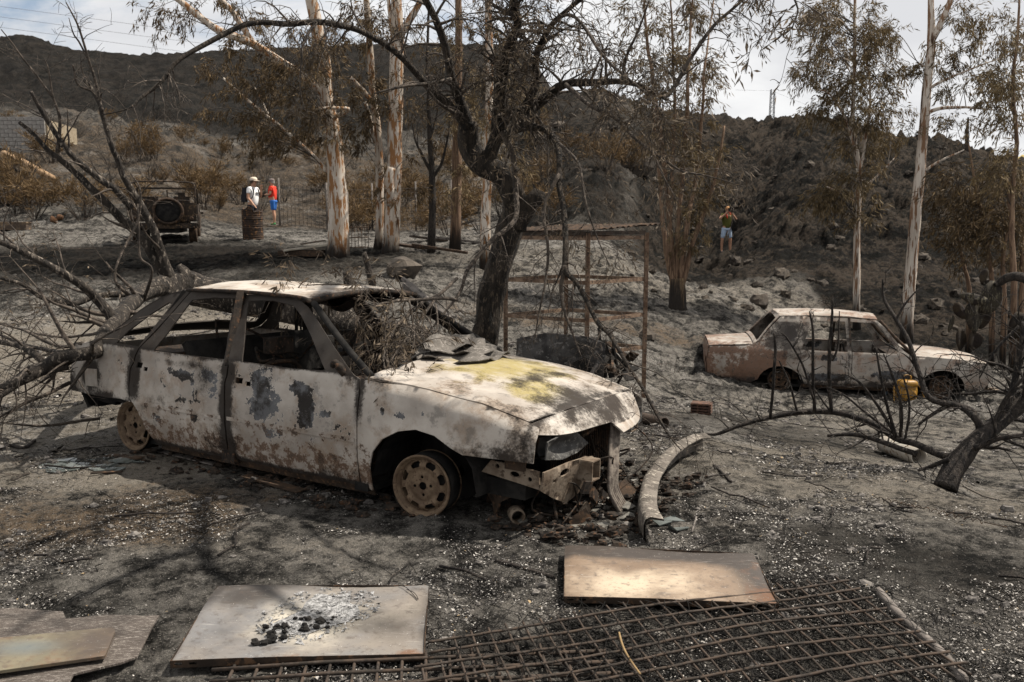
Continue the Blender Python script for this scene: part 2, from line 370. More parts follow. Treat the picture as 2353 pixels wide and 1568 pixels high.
# ------------------------------------------------------------------ terrain sheet
def build_ground():
    nu = 760
    us = np.linspace(-.86, .86, nu)
    ys = np.concatenate([[-14, -8, -4, -1.5, 0, 1, 1.8], np.geomspace(2.4, 12, 300), np.geomspace(12, 60, 440)[1:], np.geomspace(60, 250, 90)[1:]])
    sc = np.maximum(ys, 2.6) + np.where(ys < 2.6, (2.6 - ys) * .7, 0)
    X = us[None] * sc[:, None] * 1.0; Y = np.repeat(ys[:, None], nu, 1)
    Z = H(X, Y); n, m = X.shape
    Z = Z + (fbm(X * 30, Y * 30, 3) - .5) * .02 * (1 - sst(Y, 7, 14))
    v = np.stack([X, Y, Z], -1).reshape(-1, 3)
    i = np.arange((n - 1) * m).reshape(n - 1, m)[:, :-1].ravel()
    idx = np.stack([i, i + 1, i + m + 1, i + m], 1)
    me = bpy.data.meshes.new('ground'); me.vertices.add(len(v)); me.vertices.foreach_set('co', v.ravel())
    me.loops.add(idx.size); me.loops.foreach_set('vertex_index', idx.ravel())
    me.polygons.add(len(idx)); me.polygons.foreach_set('loop_start', np.arange(len(idx)) * 4); me.polygons.foreach_set('loop_total', np.full(len(idx), 4))
    me.polygons.foreach_set('use_smooth', np.ones(len(idx), bool)); me.update(calc_edges=True)
    x, y = v[:, 0], v[:, 1]; u = x / np.maximum(y, 2.6)
    wx = x + (fbm(x * .5, y * .5 + 30, 3) - .5) * 2.4; wy = y + (fbm(x * .5 + 60, y * .5, 3) - .5) * 3
    def blob(cx, cy, rx, ry, s=.5):
        q = np.sqrt(((wx - cx) / rx) ** 2 + ((wy - cy) / ry) ** 2); return 1 - sst(q, 1 - s, 1 + s)
    pale = np.maximum.reduce([1.25 * blob(-6, 10.8, 4.6, 3.8), .5 * blob(.8, 20, 5.0, 2.7), .45 * blob(4.0, 19.5, 2.0, 3), .5 * blob(6.6, 19.6, 2.2, 3.0), .55 * blob(-4, 19.5, 3.5, 2.5), .5 * blob(-3, 4.4, 2.2, .5), .85 * blob(-3.9, 6.0, 1.7, 1.3), .62 * blob(2.6, 6.9, 2.2, 2.2), .45 * blob(4.5, 10.5, 4, 3), .4 * blob(1.6, 4.9, 1.0, .5), .35 * blob(-.2, 4.0, 1.2, .3), .35 * blob(2.6, 5.0, 1.5, .6)])
    black = np.maximum.reduce([.85 * blob(-8, 20, 7, 3.6), .55 * blob(2.4, 3.9, 1.3, .6), .55 * blob(.3, 3.2, 1.8, .4), .4 * blob(4.2, 4.6, 1.6, .8), .5 * blob(1.8, 9.5, 3, 1.5), sst(y, 50, 78), .5 * sst(y, 28, 31) * (1 - sst(u, -.1, .0))])
    hr = sst(y + 5.5 * sst(u, .33, .4), 20.5, 23.5) * sst(u, .06, .17); black = np.maximum(black, hr * .8); black = np.maximum(black, .75 * sst(y, 23.5, 27) * sst(u, -.06, .03) * (1 - sst(u, .1, .2)))
    tan = np.maximum.reduce([.9 * blob(-2.6, 4.6, 1.1, .55, .7), .5 * blob(-.7, 4.3, .8, .3, .7), .7 * blob(2.2, 15.6, 5, 1.0), .85 * sst(y, 29, 33) * (1 - sst(y, 50, 85)) * (1 - sst(u, -.06, .03)), .35 * hr, .5 * blob(-6, 10.5, 4, 3)])
    dry = sst(y, 66, 74) * sst(u, .47, .55) + .0
    at = me.color_attributes.new('T', 'FLOAT_COLOR', 'POINT')
    at.data.foreach_set('color', np.stack([pale, black, tan, dry], 1).astype('f').ravel())
    t = NT('burnt_ground', .97, .03); R, G, B, A = t.attr('T'); p = t.pos()
    n1 = t.noise(1.3, 6, .62, p); n2 = t.noise(5, 9, .74, p); n3 = t.noise(60, 4, .7, p); n4 = t.noise(230, 3, .7, p); n5 = t.noise(17, 6, .7, p, ofs=(3, 9, 2)); n6 = t.noise(.55, 7, .68, p, ofs=(1, 5, 2))
    c = t.mix(t.step(t.op('ADD', n2, t.op('MULTIPLY', t.op('SUBTRACT', n1, .5), .6)), .37, .62), (.015, .0138, .0126), (.18, .165, .146))
    c = t.mix(t.step(t.op('ADD', R, t.op('MULTIPLY', t.op('SUBTRACT', n2, .5), 1.7)), .3, .85), c, (.225, .197, .162))
    c = t.mix(t.op('MULTIPLY', t.step(t.op('ADD', B, t.op('ADD', t.op('MULTIPLY', t.op('SUBTRACT', n1, .5), 1.8), t.op('MULTIPLY', t.op('SUBTRACT', n2, .5), 1.2))), .5, 1.0), .8), c, t.mix(t.step(n5, .42, .6), (.135, .092, .056), (.042, .031, .022)))
    xs = t.nd('ShaderNodeSeparateXYZ'); t.L.new(p, xs.inputs[0]); less_burnt_lit = t.step(xs.outputs[0], -1, 9)  # left burnt blacker; right hill's sunlit clods put into the soil colour
    k = t.mix(t.step(t.op('ADD', n2, t.op('MULTIPLY', t.op('SUBTRACT', n6, .5), .8)), .42, .62), (.0042, .0036, .0032), t.mix(less_burnt_lit, (.021, .017, .014), (.047, .0365, .028)))
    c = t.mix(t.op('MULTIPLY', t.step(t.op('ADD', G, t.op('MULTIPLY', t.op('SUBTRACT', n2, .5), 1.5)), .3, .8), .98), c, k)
    dr = t.op('MULTIPLY', t.step(t.op('ADD', n6, t.op('MULTIPLY', t.op('SUBTRACT', n2, .5), .55)), .53, .66), t.step(G, .2, .75, .75, 0))
    c = t.mix(dr, c, t.mix(t.step(n3, .4, .62), (.13, .12, .107), (.33, .307, .28)))
    c = t.mix(t.step(A, .3, .8), c, (.4, .31, .13))
    c = t.mix(t.op('MULTIPLY', t.step(n5, .54, .61), .7), c, (.018, .0165, .0155))
    fl = t.op('MULTIPLY', t.op('MULTIPLY', t.step(n3, .53, .66), t.step(n1, .36, .6, .3, 1)), t.step(G, .15, .7, 1, .0))
    c = t.mix(t.op('MULTIPLY', fl, .5), c, (.27, .25, .225))
    c = t.mix(t.step(n4, .53, .62, 0, .9), c, (.012, .015, .0145))
    vz = t.voro(130, p); vcol = t.voro(130, p, out='Color'); cs = t.nd('ShaderNodeSeparateColor'); t.L.new(vcol, cs.inputs[0])
    wh = t.op('MULTIPLY', t.op('MULTIPLY', t.step(cs.outputs[0], .88, .92), t.step(vz, .42, .3)), t.step(G, .2, .8, 1, .0))
    c = t.mix(t.op('MULTIPLY', wh, .6), c, (.36, .33, .30))
    t.bump(t.op('ADD', t.op('MULTIPLY', n3, .5), t.op('ADD', t.op('MULTIPLY', n2, 2.2), t.op('ADD', t.op('MULTIPLY', n5, .8), t.op('MULTIPLY', n4, .3)))), 1.0, .045)
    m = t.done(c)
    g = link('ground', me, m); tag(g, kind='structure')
build_ground()
# ------------------------------------------------------------------ burnt metal
def burnt_paint(name, base, base2, dark, slate, rust, yellow=(.40, .335, .13), fleck=.75, seed=0., warm=(.22, .165, .12)):
    t = NT(name, .7, .16); R, G, B, A = t.attr('M'); o = (seed, seed * .7, 1.3)
    n1 = t.noise(5, 8, .66, ofs=o); n2 = t.noise(15, 8, .72, ofs=o); n3 = t.noise(70, 5, .7, ofs=o); n4 = t.noise(260, 3, .7, ofs=o); nb = t.noise(2.1, 5, .6, ofs=o)
    c = t.mix(t.step(nb, .35, .65), base, base2)
    c = t.mix(t.step(n1, .47, .62, 0, .75), c, warm); c = t.mix(t.step(t.noise(9, 6, .7, ofs=(o[0] + 3, 4, 7)), .56, .66, 0, .6), c, tuple(q * .3 for q in base))
    c = t.mix(t.op('MULTIPLY', t.step(t.op('ADD', A, t.op('MULTIPLY', t.op('SUBTRACT', n1, .5), 1.4)), .35, .75), t.step(n2, .3, .55, .45, .9)), c, yellow)
    c = t.mix(t.op('MULTIPLY', t.step(n3, .58, .66), t.step(n1, .45, .6)), c, tuple(q * .55 for q in base))
    gs = t.op('ADD', G, t.op('ADD', t.op('MULTIPLY', t.op('SUBTRACT', n2, .5), 1.5), t.op('MULTIPLY', t.op('SUBTRACT', n1, .5), 1.3)))
    c = t.mix(t.op('MULTIPLY', t.step(gs, .455, .48), .97), c, t.mix(t.step(n1, .44, .58), slate, tuple(q * .55 for q in dark)))
    rim = t.op('MULTIPLY', t.step(gs, .42, .455), t.step(gs, .475, .455)); c = t.mix(t.op('MULTIPLY', rim, .6), c, tuple(min(.7, q * 1.25) for q in base))
    ds = t.op('ADD', B, t.op('ADD', t.op('MULTIPLY', t.op('SUBTRACT', n2, .5), 2.3), t.op('MULTIPLY', t.op('SUBTRACT', n3, .5), .9)))
    c = t.mix(t.op('MULTIPLY', t.step(ds, .56, .64), .9), c, t.mix(t.step(n2, .55, .62), rust, dark))
    c = t.mix(t.op('MULTIPLY', t.step(ds, .42, .6), .22), c, (.20, .12, .07))
    so = t.op('ADD', R, t.op('ADD', t.op('MULTIPLY', t.op('SUBTRACT', n1, .5), 1.5), t.op('MULTIPLY', t.op('SUBTRACT', n3, .5), .7)))
    c = t.mix(t.op('MULTIPLY', t.step(so, .28, .72), .94), c, dark)
    c = t.mix(t.op('MULTIPLY', t.op('MULTIPLY', t.step(n4, .6, .68), t.step(n2, .5, .62)), t.op('MULTIPLY', t.step(so, .5, 1.0, 1, .12), fleck)), c, (.5, .47, .43))
    t.bump(t.op('ADD', t.op('MULTIPLY', t.step(gs, .44, .49), -.35), t.op('ADD', t.op('MULTIPLY', n3, .5), t.op('MULTIPLY', t.step(ds, .54, .64), -.5))), .35, .006)
    return t.done(c, t.step(so, .3, .8, .55, .85))
M_PAINT = burnt_paint('ash_white_paint', (.40, .36, .315), (.235, .205, .175), (.016, .0125, .0105), (.088, .089, .093), (.085, .05, .033), yellow=(.255, .205, .072))
M_PAINT2 = burnt_paint('rusted_white_paint', (.335, .305, .27), (.215, .185, .155), (.028, .024, .022), (.065, .068, .074), (.12, .066, .046), seed=4., warm=(.20, .125, .085))
M_CHAR = simple('charred_metal', (.013, .011, .0095), (.034, .026, .02), 14, .8, .4, .01, c3=(.075, .042, .025), spec=.12)
M_CHARW = simple('charred_warm', (.024, .018, .014), (.052, .035, .024), 10, .85, .4, .01, c3=(.10, .058, .034), spec=.12)
M_RIM = simple('scorched_rim', (.145, .10, .062), (.085, .055, .033), 16, .75, .35, .004, c3=(.06, .034, .02), spec=.3)
M_RUSTBAR = simple('rusty_bar', (.026, .021, .017), (.058, .041, .03), 18, .85, .4, .004, c3=(.05, .04, .034))
M_BLACK = simple('soot_black', (.012, .0115, .011), (.024, .022, .02), 10, .95, .4, .01, spec=.08)
M_TAN = simple('scorched_tan_metal', (.20, .16, .12), (.105, .075, .052), 9, .8, .6, .008, c3=(.07, .05, .035))
def gs(v, c, r): return np.exp(-((v - c) / r) ** 2)

def ray_in(Mi, u, v):
    o = Mi @ Vector((0, 0, CH)); d = Mi.to_3x3() @ Vector(ray(u, v)); return np.array(o), np.array(d)
def side_px(Mi, wf, q):
    o, d = ray_in(Mi, *q); yy = -.75
    for _ in range(40):
        P = o + d * ((yy - o[1]) / d[1]); yy = -wf(P[0], P[2])
    return (P[0], P[2])

def make_wheel(parent, x, y, z, R=.185, steer=0., sgn=-1, holes=8, mr=None):
    M_RIM_ = mr or M_RIM
    """pressed steel rim without tyre, axle along y; sgn = side it faces"""
    e = empty('wheel'); e.parent = parent; e.location = (x, y, z); e.rotation_euler = (0, 0, steer)
    A = Matrix.Rotation(math.radians(90) * (1 if sgn < 0 else -1), 4, 'X')
    k = R / .185
    b = MB(); b.lathe([(.185 * k, .0), (.187 * k, .008), (.178 * k, .014), (.168 * k, .0), (.160 * k, -.03), (.150 * k, -.05), (.152 * k, -.11), (.176 * k, -.135), (.187 * k, -.14), (.182 * k, -.15), (.146 * k, -.118), (.140 * k, -.055), (.152 * k, -.025), (.165 * k, -.004)], 48, A, True)
    b.build('rim', M_RIM_, e)
    b = MB(); b.lathe([(.168 * k, -.028), (.183 * k, -.04), (.186 * k, -.08), (.184 * k, -.13), (.172 * k, -.145), (.16 * k, -.1)], 32, A, True); b.build('burnt_cords', M_BLACK, e)
    outer = [(.158 * k * math.cos(a), .158 * k * math.sin(a)) for a in np.linspace(0, 2 * math.pi, 48, endpoint=False)]
    hs = []
    for i in range(holes):
        a = 2 * math.pi * (i + .5) / holes; w1, w2 = .11 * 2.2, .085 * 2.0
        hs.append([(r * k * math.cos(a + s), r * k * math.sin(a + s)) for r, s in ((.112, -w1 * .85), (.112, w1 * .85), (.137, w1), (.148, w1 * .55), (.148, -w1 * .55), (.137, -w1))])
    for i in range(4):
        a = math.pi / 2 * i + .1; hs.append([(.052 * k * math.cos(a) + .0095 * math.cos(q), .052 * k * math.sin(a) + .0095 * math.sin(q)) for q in np.linspace(0, 6.28, 8, endpoint=False)])
    hs.append([(.024 * k * math.cos(q), .024 * k * math.sin(q)) for q in np.linspace(0, 6.28, 12, endpoint=False)])
    def sf(a, b_):
        r = math.hypot(a, b_) / k; rib = .5 + .5 * math.cos(holes * math.atan2(b_, a))
        z = np.interp(r, [0, .068, .074, .082, .1, .125, .158], [-.012, -.012, -.006, -.022, -.014, -.006 , -.03]) + .006 * rib * np.interp(r, [.085, .11, .15], [0, 1, 0])
        q = A @ Vector((a, b_, z)); return (q.x, q.y, q.z)
    panel('wheel_disc', outer, hs, sf, M_RIM_, e, g=.013, thick=.004)
    b = MB(); b.lathe([(.001, -.05), (.13 * k, -.05), (.145 * k, -.07), (.145 * k, -.11), (.001, -.11)], 24, A); b.build('brake_drum', M_BLACK, e)
    return e

# ------------------------------------------------------------------ the pale hatchback
YA, RL, PC = .5363, -.0358, -.0087
MC = Matrix.Translation((-.1144, 5.5419, 0)) @ Matrix.Rotation(-YA, 4, 'Z') @ Matrix.Rotation(RL, 4, 'X') @ Matrix.Rotation(-PC, 4, 'Y')
MCi = MC.inverted()
def carw(x, y, z): return np.array(MC @ Vector((x, y, z)))
def zh(x): return float(np.interp(x, [-.5, 0, .35, .62, .72], [.752, .722, .675, .606, .575]))
def w1(x, z):
    b = .84 - .05 * max(0, x / .66) ** 1.5 * 1.6 - .06 * max(0, (-x - 2.9) / .7) ** 1.5
    if z < .76: b -= .10 * max(0, (.42 - z) / .42) ** 2 + .03 * max(0, (z - .5) / .26)
    else: b -= .03 + .24 * (z - .76) / .38
    b -= .007 * math.exp(-((z - .66) / .02) ** 2)
    if x > -.45:
        q = min(max((z - (zh(x) - .075)) / .075, 0), 1.2); b -= .055 * q * q * min(1, (x + .45) / .25)
        b += .012 * math.exp(-((math.hypot(x, z - .17) - .335) / .03) ** 2)
    if x < -2.35: b += .008 * math.exp(-((z - .37) / .03) ** 2)
    return b
def S1(x, z): return (x, -w1(x, z), z)
def zC_of(v): return tuple(v)
FX = side_px(MCi, w1, zC(768, 962))
def M1(P):
    x, y, z = P.T; right = y < 0
    n = fbm(x * 4 + 20, z * 4 + y * 3, 3) - .5
    up = sst(z, .735, .765)
    R = .95 * up + 1.5 * np.clip(n - .02, 0, 1) * (1 - up)
    low = 1 - up
    R = np.maximum(R, low * 1.05 * gs(x, -1.585, .075)); R = np.maximum(R, low * 1.0 * gs(x, -2.53, .085) * sst(z, .30, .45))
    R = np.maximum(R, .85 * gs(x, -.45, .05) * sst(z, .35, .6))
    R = np.maximum(R, .95 * (1 - sst(z, .08, .15)) * (x < -.4)); R = np.maximum(R, .5 * gs(x, .12, .3) * (1 - sst(z, .40, .56)) * (x > -.2))
    R = np.maximum(R, .62 * gs(x, .5, .22) * gs(z, .42, .09) * (np.abs(y) > .5))
    R = np.maximum(R, 1.25 * gs(x, FX[0] - .01, .12) * gs(z, FX[1] + .01, .14)); R = np.maximum(R, .7 * (x < -2.55) * (1 - sst(z, .37, .46)))
    R = np.maximum(R, .7 * gs(x, -2.95, .4) * gs(z, .39, .05)); R = np.maximum(R, .55 * (x < -3.22) * (1 - sst(z, .48, .6)))
    R = np.maximum(R, .9 * gs(x, -2.50, .05) * sst(z, .66, .72)); R = np.maximum(R, low * .8 * gs(x, -1.78, .13) * gs(z, .61, .12)); R = np.maximum(R, low * .6 * gs(x, -1.95, .45) * gs(z, .69, .04)); R = np.maximum(R, low * .45 * gs(x, -2.25, .2) * gs(z, .42, .06)); R = np.maximum(R, .5 * sst(x, .2, .7) * low * (np.abs(y) > .6))
    # roof and bonnet tops
    roof = (z > 1.19) | ((z > 1.172) & (np.abs(y) < .53)); R = np.where(roof, .12 + .5 * gs(x, -1.1, .1) + .25 * np.clip(n, 0, 1) * 2, R)
    bon = (x > -.46) & (np.abs(y) < .755) & (z > .5)
    R = np.where(bon, .30 + .42 * np.maximum(gs(x, .60, .16) * gs(y, -.15, .38), .75 * gs(x, .28, .10) * gs(y, .0, .35)) + .22 * (x > .7) * gs(y, .05, .5) + .3 * gs(x, .66, .02), R)
    G = .235 * (np.abs(y) > .5) * (z < .74) * (x < -.45) + 0 * x
    if True:
        for cx, cz, rx, rz, a in ((-1.25, .60, .11, .12, .8), (-1.22, .47, .16, .10, .8), (-1.13, .52, .07, .12, .75), (-1.30, .67, .07, .05, .7), (-.93, .63, .10, .045, .8), (-.86, .50, .075, .11, .8), (-.72, .50, .06, .035, .75), (-.80, .42, .06, .04, .6),
                                  (-1.17, .32, .10, .06, .75), (-.80, .34, .06, .03, .65), (-1.88, .34, .06, .04, .6), (-1.75, .62, .10, .07, .75), (-1.70, .53, .07, .09, .7), (-2.0, .63, .12, .04, .7), (-1.88, .55, .06, .07, .55), (-2.28, .28, .06, .04, .7), (-2.05, .37, .05, .03, .5),
                                  (-.15, .57, .045, .028, .75), (-.27, .57, .02, .025, .7), (.02, .60, .03, .022, .6), (-2.0, .45, .2, .03, .45)):
            G = np.maximum(G, a * gs(x, cx, rx * 1.3) * gs(z, cz, rz * 1.25) * (np.abs(y) > .6))
    B = .62 * (1 - sst(z, .2, .48)) * (x < -.35) * (x > -2.6) + .25 * gs(z, .37, .03) * (x < -.4) * (x > -2.6)
    B = B + .45 * (roof & (gs(x, -1.14, .10) * gs(y, -.33, .2) > .3)); B = np.where(bon, .16, B)
    A = np.where(bon & (x < .68), .92 * np.maximum(gs(x, .0, .5) * gs(y, .1, .6), gs(x, .42, .22) * gs(y, -.25, .3)), 0)
    return np.stack([R, G, B, A], 1)
MP = [M_PAINT, M_CHAR]
M_LAMP = simple('sooty_lamp', (.055, .053, .05), (.03, .028, .026), 14, .6, .4, .004, c3=(.11, .105, .095))
def build_car1():
    root = empty('hatchback_car', label='burnt out pale hatchback with ash grey paint, open windows and fallen branches on its tail', cat='car', mat=MC)
    kw = dict(mask=M1, mirror=True)
    arch = [(.29, .395), (.215, .43), (.115, .485), (-.014, .505), (-.14, .477), (-.258, .414), (-.336, .325), (-.372, .219), (-.385, .07)]
    panel('front_fender', [(-.448, .745), (-.30, .733), (-.15, zh(-.15)), (0, zh(0)), (.2, zh(.2)), (.35, zh(.35)), (.5, zh(.5)), (.62, zh(.62)), (.70, .578), (.712, .54), (.70, .395)] + arch + [(-.462, .075), (-.447, .4)], [], S1, MP, root, g=.028, wob=.002, **kw)
    fdw = [(-1.645, 1.135), (-1.42, 1.147), (-1.22, 1.125), (-1.12, 1.07), (-.95, .945), (-.735, .768), (-1.0, .755), (-1.455, .757)]
    slot = lambda x, z, a, b: [(x - a, z - b), (x + a, z - b), (x + a, z + b), (x - a, z + b)]
    panel('front_door', [(-.456, .742), (-.456, .632), (-.455, .378), (-.475, .085), (-1.588, .085), (-1.573, .40), (-1.592, .60), (-1.572, .715), (-1.635, .93), (-1.708, 1.172), (-1.45, 1.187), (-1.2, 1.168), (-1.10, 1.128), (-.953, 1.04), (-.72, .89), (-.51, .762)],
          [fdw, slot(-1.47, .632, .035, .018), slot(-1.385, .62, .022, .015)], S1, MP, root, g=.025, wob=.011, **kw)
    rdw = [(-2.33, .75), (-2.295, .835), (-2.19, 1.108), (-2.0, 1.137), (-1.777, 1.145), (-1.70, .95), (-1.625, .757)]
    panel('rear_door', [(-1.586, .72), (-1.607, .60), (-1.587, .40), (-1.603, .085), (-2.35, .085), (-2.40, .13), (-2.45, .24), (-2.51, .362), (-2.552, .395), (-2.562, .472), (-2.565, .60), (-2.508, .716), (-2.455, .80), (-2.335, .99), (-2.24, 1.165), (-2.0, 1.185), (-1.722, 1.178), (-1.65, .93)],
          [rdw, slot(-2.475, .64, .03, .018), slot(-2.40, .62, .022, .014)], S1, MP, root, g=.025, wob=.013, **kw)
    qw = [(-2.758, .775), (-2.70, .86), (-2.56, .985), (-2.42, 1.078), (-2.375, 1.078), (-2.445, .91), (-2.50, .77)]
    top = [(-3.262, .713), (-3.10, .742), (-2.98, .778), (-2.855, .845), (-2.762, .925), (-2.661, 1.02), (-2.531, 1.097), (-2.415, 1.142), (-2.25, 1.172)]
    panel('rear_quarter', [(-2.52, .72), (-2.576, .60), (-2.573, .47), (-2.562, .40), (-2.55, .37), (-2.66, .382), (-2.84, .372), (-3.25, .375), (-3.305, .38), (-3.30, .59)] + top + [(-2.35, .99), (-2.47, .80)], [qw], S1, MP, root, g=.028, wob=.003, **kw)
    # fuel flap in its sooty recess
    p = [side_px(MCi, w1, zC(*q)) for q in ((715, 885), (812, 892), (822, 1040), (722, 1030))]
    panel('fuel_flap', p, [], lambda x, z: (x, -w1(x, z) - .006, z), M_PAINT, root, g=.02, thick=.012, mask=lambda P: np.full((len(P), 4), .0))
    for x0, x1, z0 in ((-1.56, -.47, .374), (-2.48, -1.62, .37)):
        for o in panel('side_moulding', [(x0, z0 - .012), (x1, z0 - .008), (x1, z0 + .016), (x0, z0 + .012)], [], lambda x, z: (x, -w1(x, z) - .007, z), M_PAINT, root, g=.02, thick=.007, mask=lambda P: np.stack([.25 + 0 * P[:, 0], .25 + 0 * P[:, 0], .45 + 0 * P[:, 0], 0 * P[:, 0]], 1), mirror=True): pass
    panel('sill', [(-2.36, .035), (-.39, .03), (-.40, .082), (-2.33, .082)], [], lambda x, z: (x, -w1(x, z) + .02, z), M_CHARW, root, g=.05, mirror=True)
    # roof
    def Rf(x, y): return (x + .03 * (y / .56) ** 2 * (1 if x > -1.5 else 0) * -1, y, float(np.interp(x, [-2.3, -1.9, -1.4, -1.05], [1.172, 1.19, 1.19, 1.165])) + .05 * (1 - (y / .56) ** 2) + .008 * math.sin(x * 5 + y * 3))
    panel('roof', [(-2.29, -.552), (-1.8, -.558), (-1.35, -.558), (-1.10, -.555), (-1.065, -.3), (-1.06, 0), (-1.065, .3), (-1.10, .555), (-1.5, .558), (-2.29, .552), (-2.33, 0)], [], Rf, MP, root, g=.045, wob=.006, mask=M1)
    for s in (-1, 1):
        b = MB(); b.tube(spline([(-2.28, s * .553, 1.176), (-1.72, s * .562, 1.19), (-1.2, s * .562, 1.18), (-1.08, s * .556, 1.15)], 5), .014, 6); b.build('roof_gutter', M_CHAR, root)
        b = MB(); b.tube(spline([(-1.07, s * .55, 1.15), (-.85, s * .615, 1.0), (-.62, s * .69, .865), (-.42, s * .745, .755)], 6), [.021] * 19, 8); b.build('windscreen_pillar', M_BLACK, root)
        b = MB(); b.bar((-1.60, s * .775, .70), (-1.725, s * .55, 1.175), .05, .09); b.bar((-1.60, s * .775, .06), (-1.60, s * .775, .72), .05, .12); b.build('middle_pillar', M_CHAR, root)
        b = MB(); b.bar((-.46, s * .765, .06), (-.46, s * .765, .72), .04, .10); b.build('front_pillar', M_BLACK, root); b = MB(); b.bar((-2.52, s * .77, .36), (-2.50, s * .765, .73), .04, .14); b.bar((-2.505, s * .755, .72), (-2.30, s * .545, 1.16), .03, .06); b.build('rear_pillar', M_BLACK, root)
    b = MB(); b.tube([(-1.075, y, 1.16 + .045 * (1 - (y / .56) ** 2)) for y in np.linspace(-.55, .55, 9)], .02, 6); b.build('windscreen_header', M_CHAR, root)
    # tailgate
    tc_ = np.array([(x, z) for x, z in top[::-1]])
    L = np.concatenate([[0], np.cumsum(np.linalg.norm(np.diff(tc_, axis=0), axis=1))]); L /= L[-1]
    def Ht(s_, t_):
        x, z = np.interp(s_, L, tc_[:, 0]), np.interp(s_, L, tc_[:, 1]); return (x - .03 * (1 - t_ * t_), t_ * (w1(x, z) - .004), z + .045 * (1 - t_ * t_))
    panel('tailgate', [(0, -1), (0, 1), (1, 1), (1, -1)], [[(.1, -.86), (.1, .86), (.68, .88), (.68, -.88)]], Ht, MP, root, g=.06, mask=M1)
    panel('rear_panel', [(-.76, .38), (.76, .38), (.75, .6), (.72, .715), (-.72, .715), (-.75, .6)], [[(-.70, .45), (-.35, .45), (-.35, .62), (-.70, .62)], [(.35, .45), (.70, .45), (.70, .62), (.35, .62)]], lambda y, z: (-3.30 + .04 * (y / .76) ** 2 + (.04 if z > .7 else 0), -y, z), MP, root, g=.06, mask=M1)
    b = MB(); b.box((-3.2, 0, .31), (.12, 1.40, .13)); b.bar((-3.24, -.71, .37), (-3.19, -.69, .25), .16, .02); b.bar((-2.95, -.66, .30), (-3.2, -.69, .33), .05); b.build('rear_valance', M_BLACK, root)
    # bonnet and nose
    def yE(x): return w1(x, zh(x)) - .012
    ox = [-.43, -.2, 0, .2, .4, .55, .63]
    out = [(x, -yE(x)) for x in ox] + [(.675, -.45), (.695, -.2), (.70, 0), (.695, .2), (.675, .45)] + [(x, yE(x)) for x in ox[::-1]] + [(-.47, .4), (-.48, 0), (-.47, -.4)]
    def Hd(x, y):
        e = yE(min(x, .63)); q = min(1, abs(y) / e); return (x, y, zh(x) + .004 + .046 * (1 - q ** 2.4) - .008 * math.exp(-((q - .62) / .08) ** 2))
    panel('bonnet', out, [], Hd, MP, root, g=.03, wob=.004, mask=M1)
    def Ns(s_, t_):
        q = 1 - abs(t_) ** 4; xs = .637 + .07 * (1 - t_ * t_); zs = zh(.64) - .004 + .046 * (1 - abs(t_) ** 2.4)
        return (xs + s_ * (.045 + .075 * q), t_ * (yE(.63) + .03 - .03 * s_), zs - s_ * (.045 + .055 * q) - .02 * s_ * s_)
    panel('nose_panel', [(.06, -1), (.06, -.5), (.06, 0), (.06, .5), (.06, 1), (1, 1), (1.25, .8), (1.4, .4), (1.45, .06), (1.2, .0), (1.0, -.05), (.95, -.4), (.95, -.8), (.9, -1)], [], Ns, MP, root, g=.045, mask=M1, wob=.004)
    b = MB(); b.box((-.52, 0, .70), (.14, 1.42, .05)); b.box((-.44, 0, .45), (.04, 1.44, .55)); b.build('bulkhead', M_CHAR, root)
    b = MB(); b.box((-.72, 0, .60), (.26, 1.36, .14)); b.box((-.84, .2, .66), (.05, .5, .06)); b.build('dashboard', M_CHARW, root)
    b = MB(); b.box((-1.45, 0, .07), (2.1, 1.46, .03)); b.box((-2.9, 0, .33), (.75, 1.4, .04)); b.box((.1, 0, .28), (.9, .62, .42)); b.box((-1.4, 0, .14), (1.9, .2, .12)); b.build('floor_pan', M_BLACK, root)
    for s in (-1, 1):
        b = MB()
        b.tube([(r * 1, s * .60, z) for r, z in ((-.40, .12), (-.37, .36), (-.2, .50), (0, .54), (.2, .49), (.36, .40), (.5, .38))], .02, 5)
        for i in range(7):
            a0, a1 = math.pi * i / 7, math.pi * (i + 1) / 7
            q = [(.37 * math.cos(a), .16 + .37 * math.sin(a)) for a in (a0, a1)]
            b.add([(q[0][0], s * .30, q[0][1]), (q[1][0], s * .30, q[1][1]), (q[1][0], s * .79, q[1][1]), (q[0][0], s * .79, q[0][1])], [(0, 1, 2, 3)])
        b.box((0, s * .33, .25), (.8, .02, .55)); b.tube([(0, s * .4, .17), (0, s * .68, .17)], .03, 8); b.tube([(.0, s * .55, .2), (-.02, s * .5, .5)], .035, 8); b.build('wheel_arch_liner', M_BLACK, root)
    # front end
    b = MB(); b.box((.585, .05, .34), (.02, .84, .40)); b.build('radiator', M_BLACK, root)
    b = MB()
    for i in range(30): b.box((.60, -.36 + i * .028, .34), (.012, .007, .38))
    b.build('radiator_fin', M_CHARW, root)['kind'] = 'stuff'
    for s in (-1, 1):
        e = empty('headlight'); e.parent = root
        y0, y1 = s * .67, s * .27
        b = MB(); fr = [(.655, y0, .395), (.69, y0, .515), (.735, y1, .525), (.765, y1, .43), (.72, s * .36, .385)]
        bk = [(q[0] - .13, q[1] * .97, q[2] * .98) for q in fr]; b.smooth = False
        b.add(fr + bk, [(0, 1, 6, 5), (1, 2, 7, 6), (2, 3, 8, 7), (3, 4, 9, 8), (4, 0, 5, 9), (5, 6, 7, 8, 9)]); b.build('housing', M_CHAR, e)
        b = MB(); b.lathe([(.001, -.05), (.04, -.045), (.075, -.01), (.08, 0)], 16, Matrix.Translation((.66, s * .55, .45)) @ Matrix.Rotation(math.radians(90), 4, 'Y')); b.build('reflector', simple('reflector_grey', (.07, .07, .072), (.12, .12, .12), 20, .5), e)
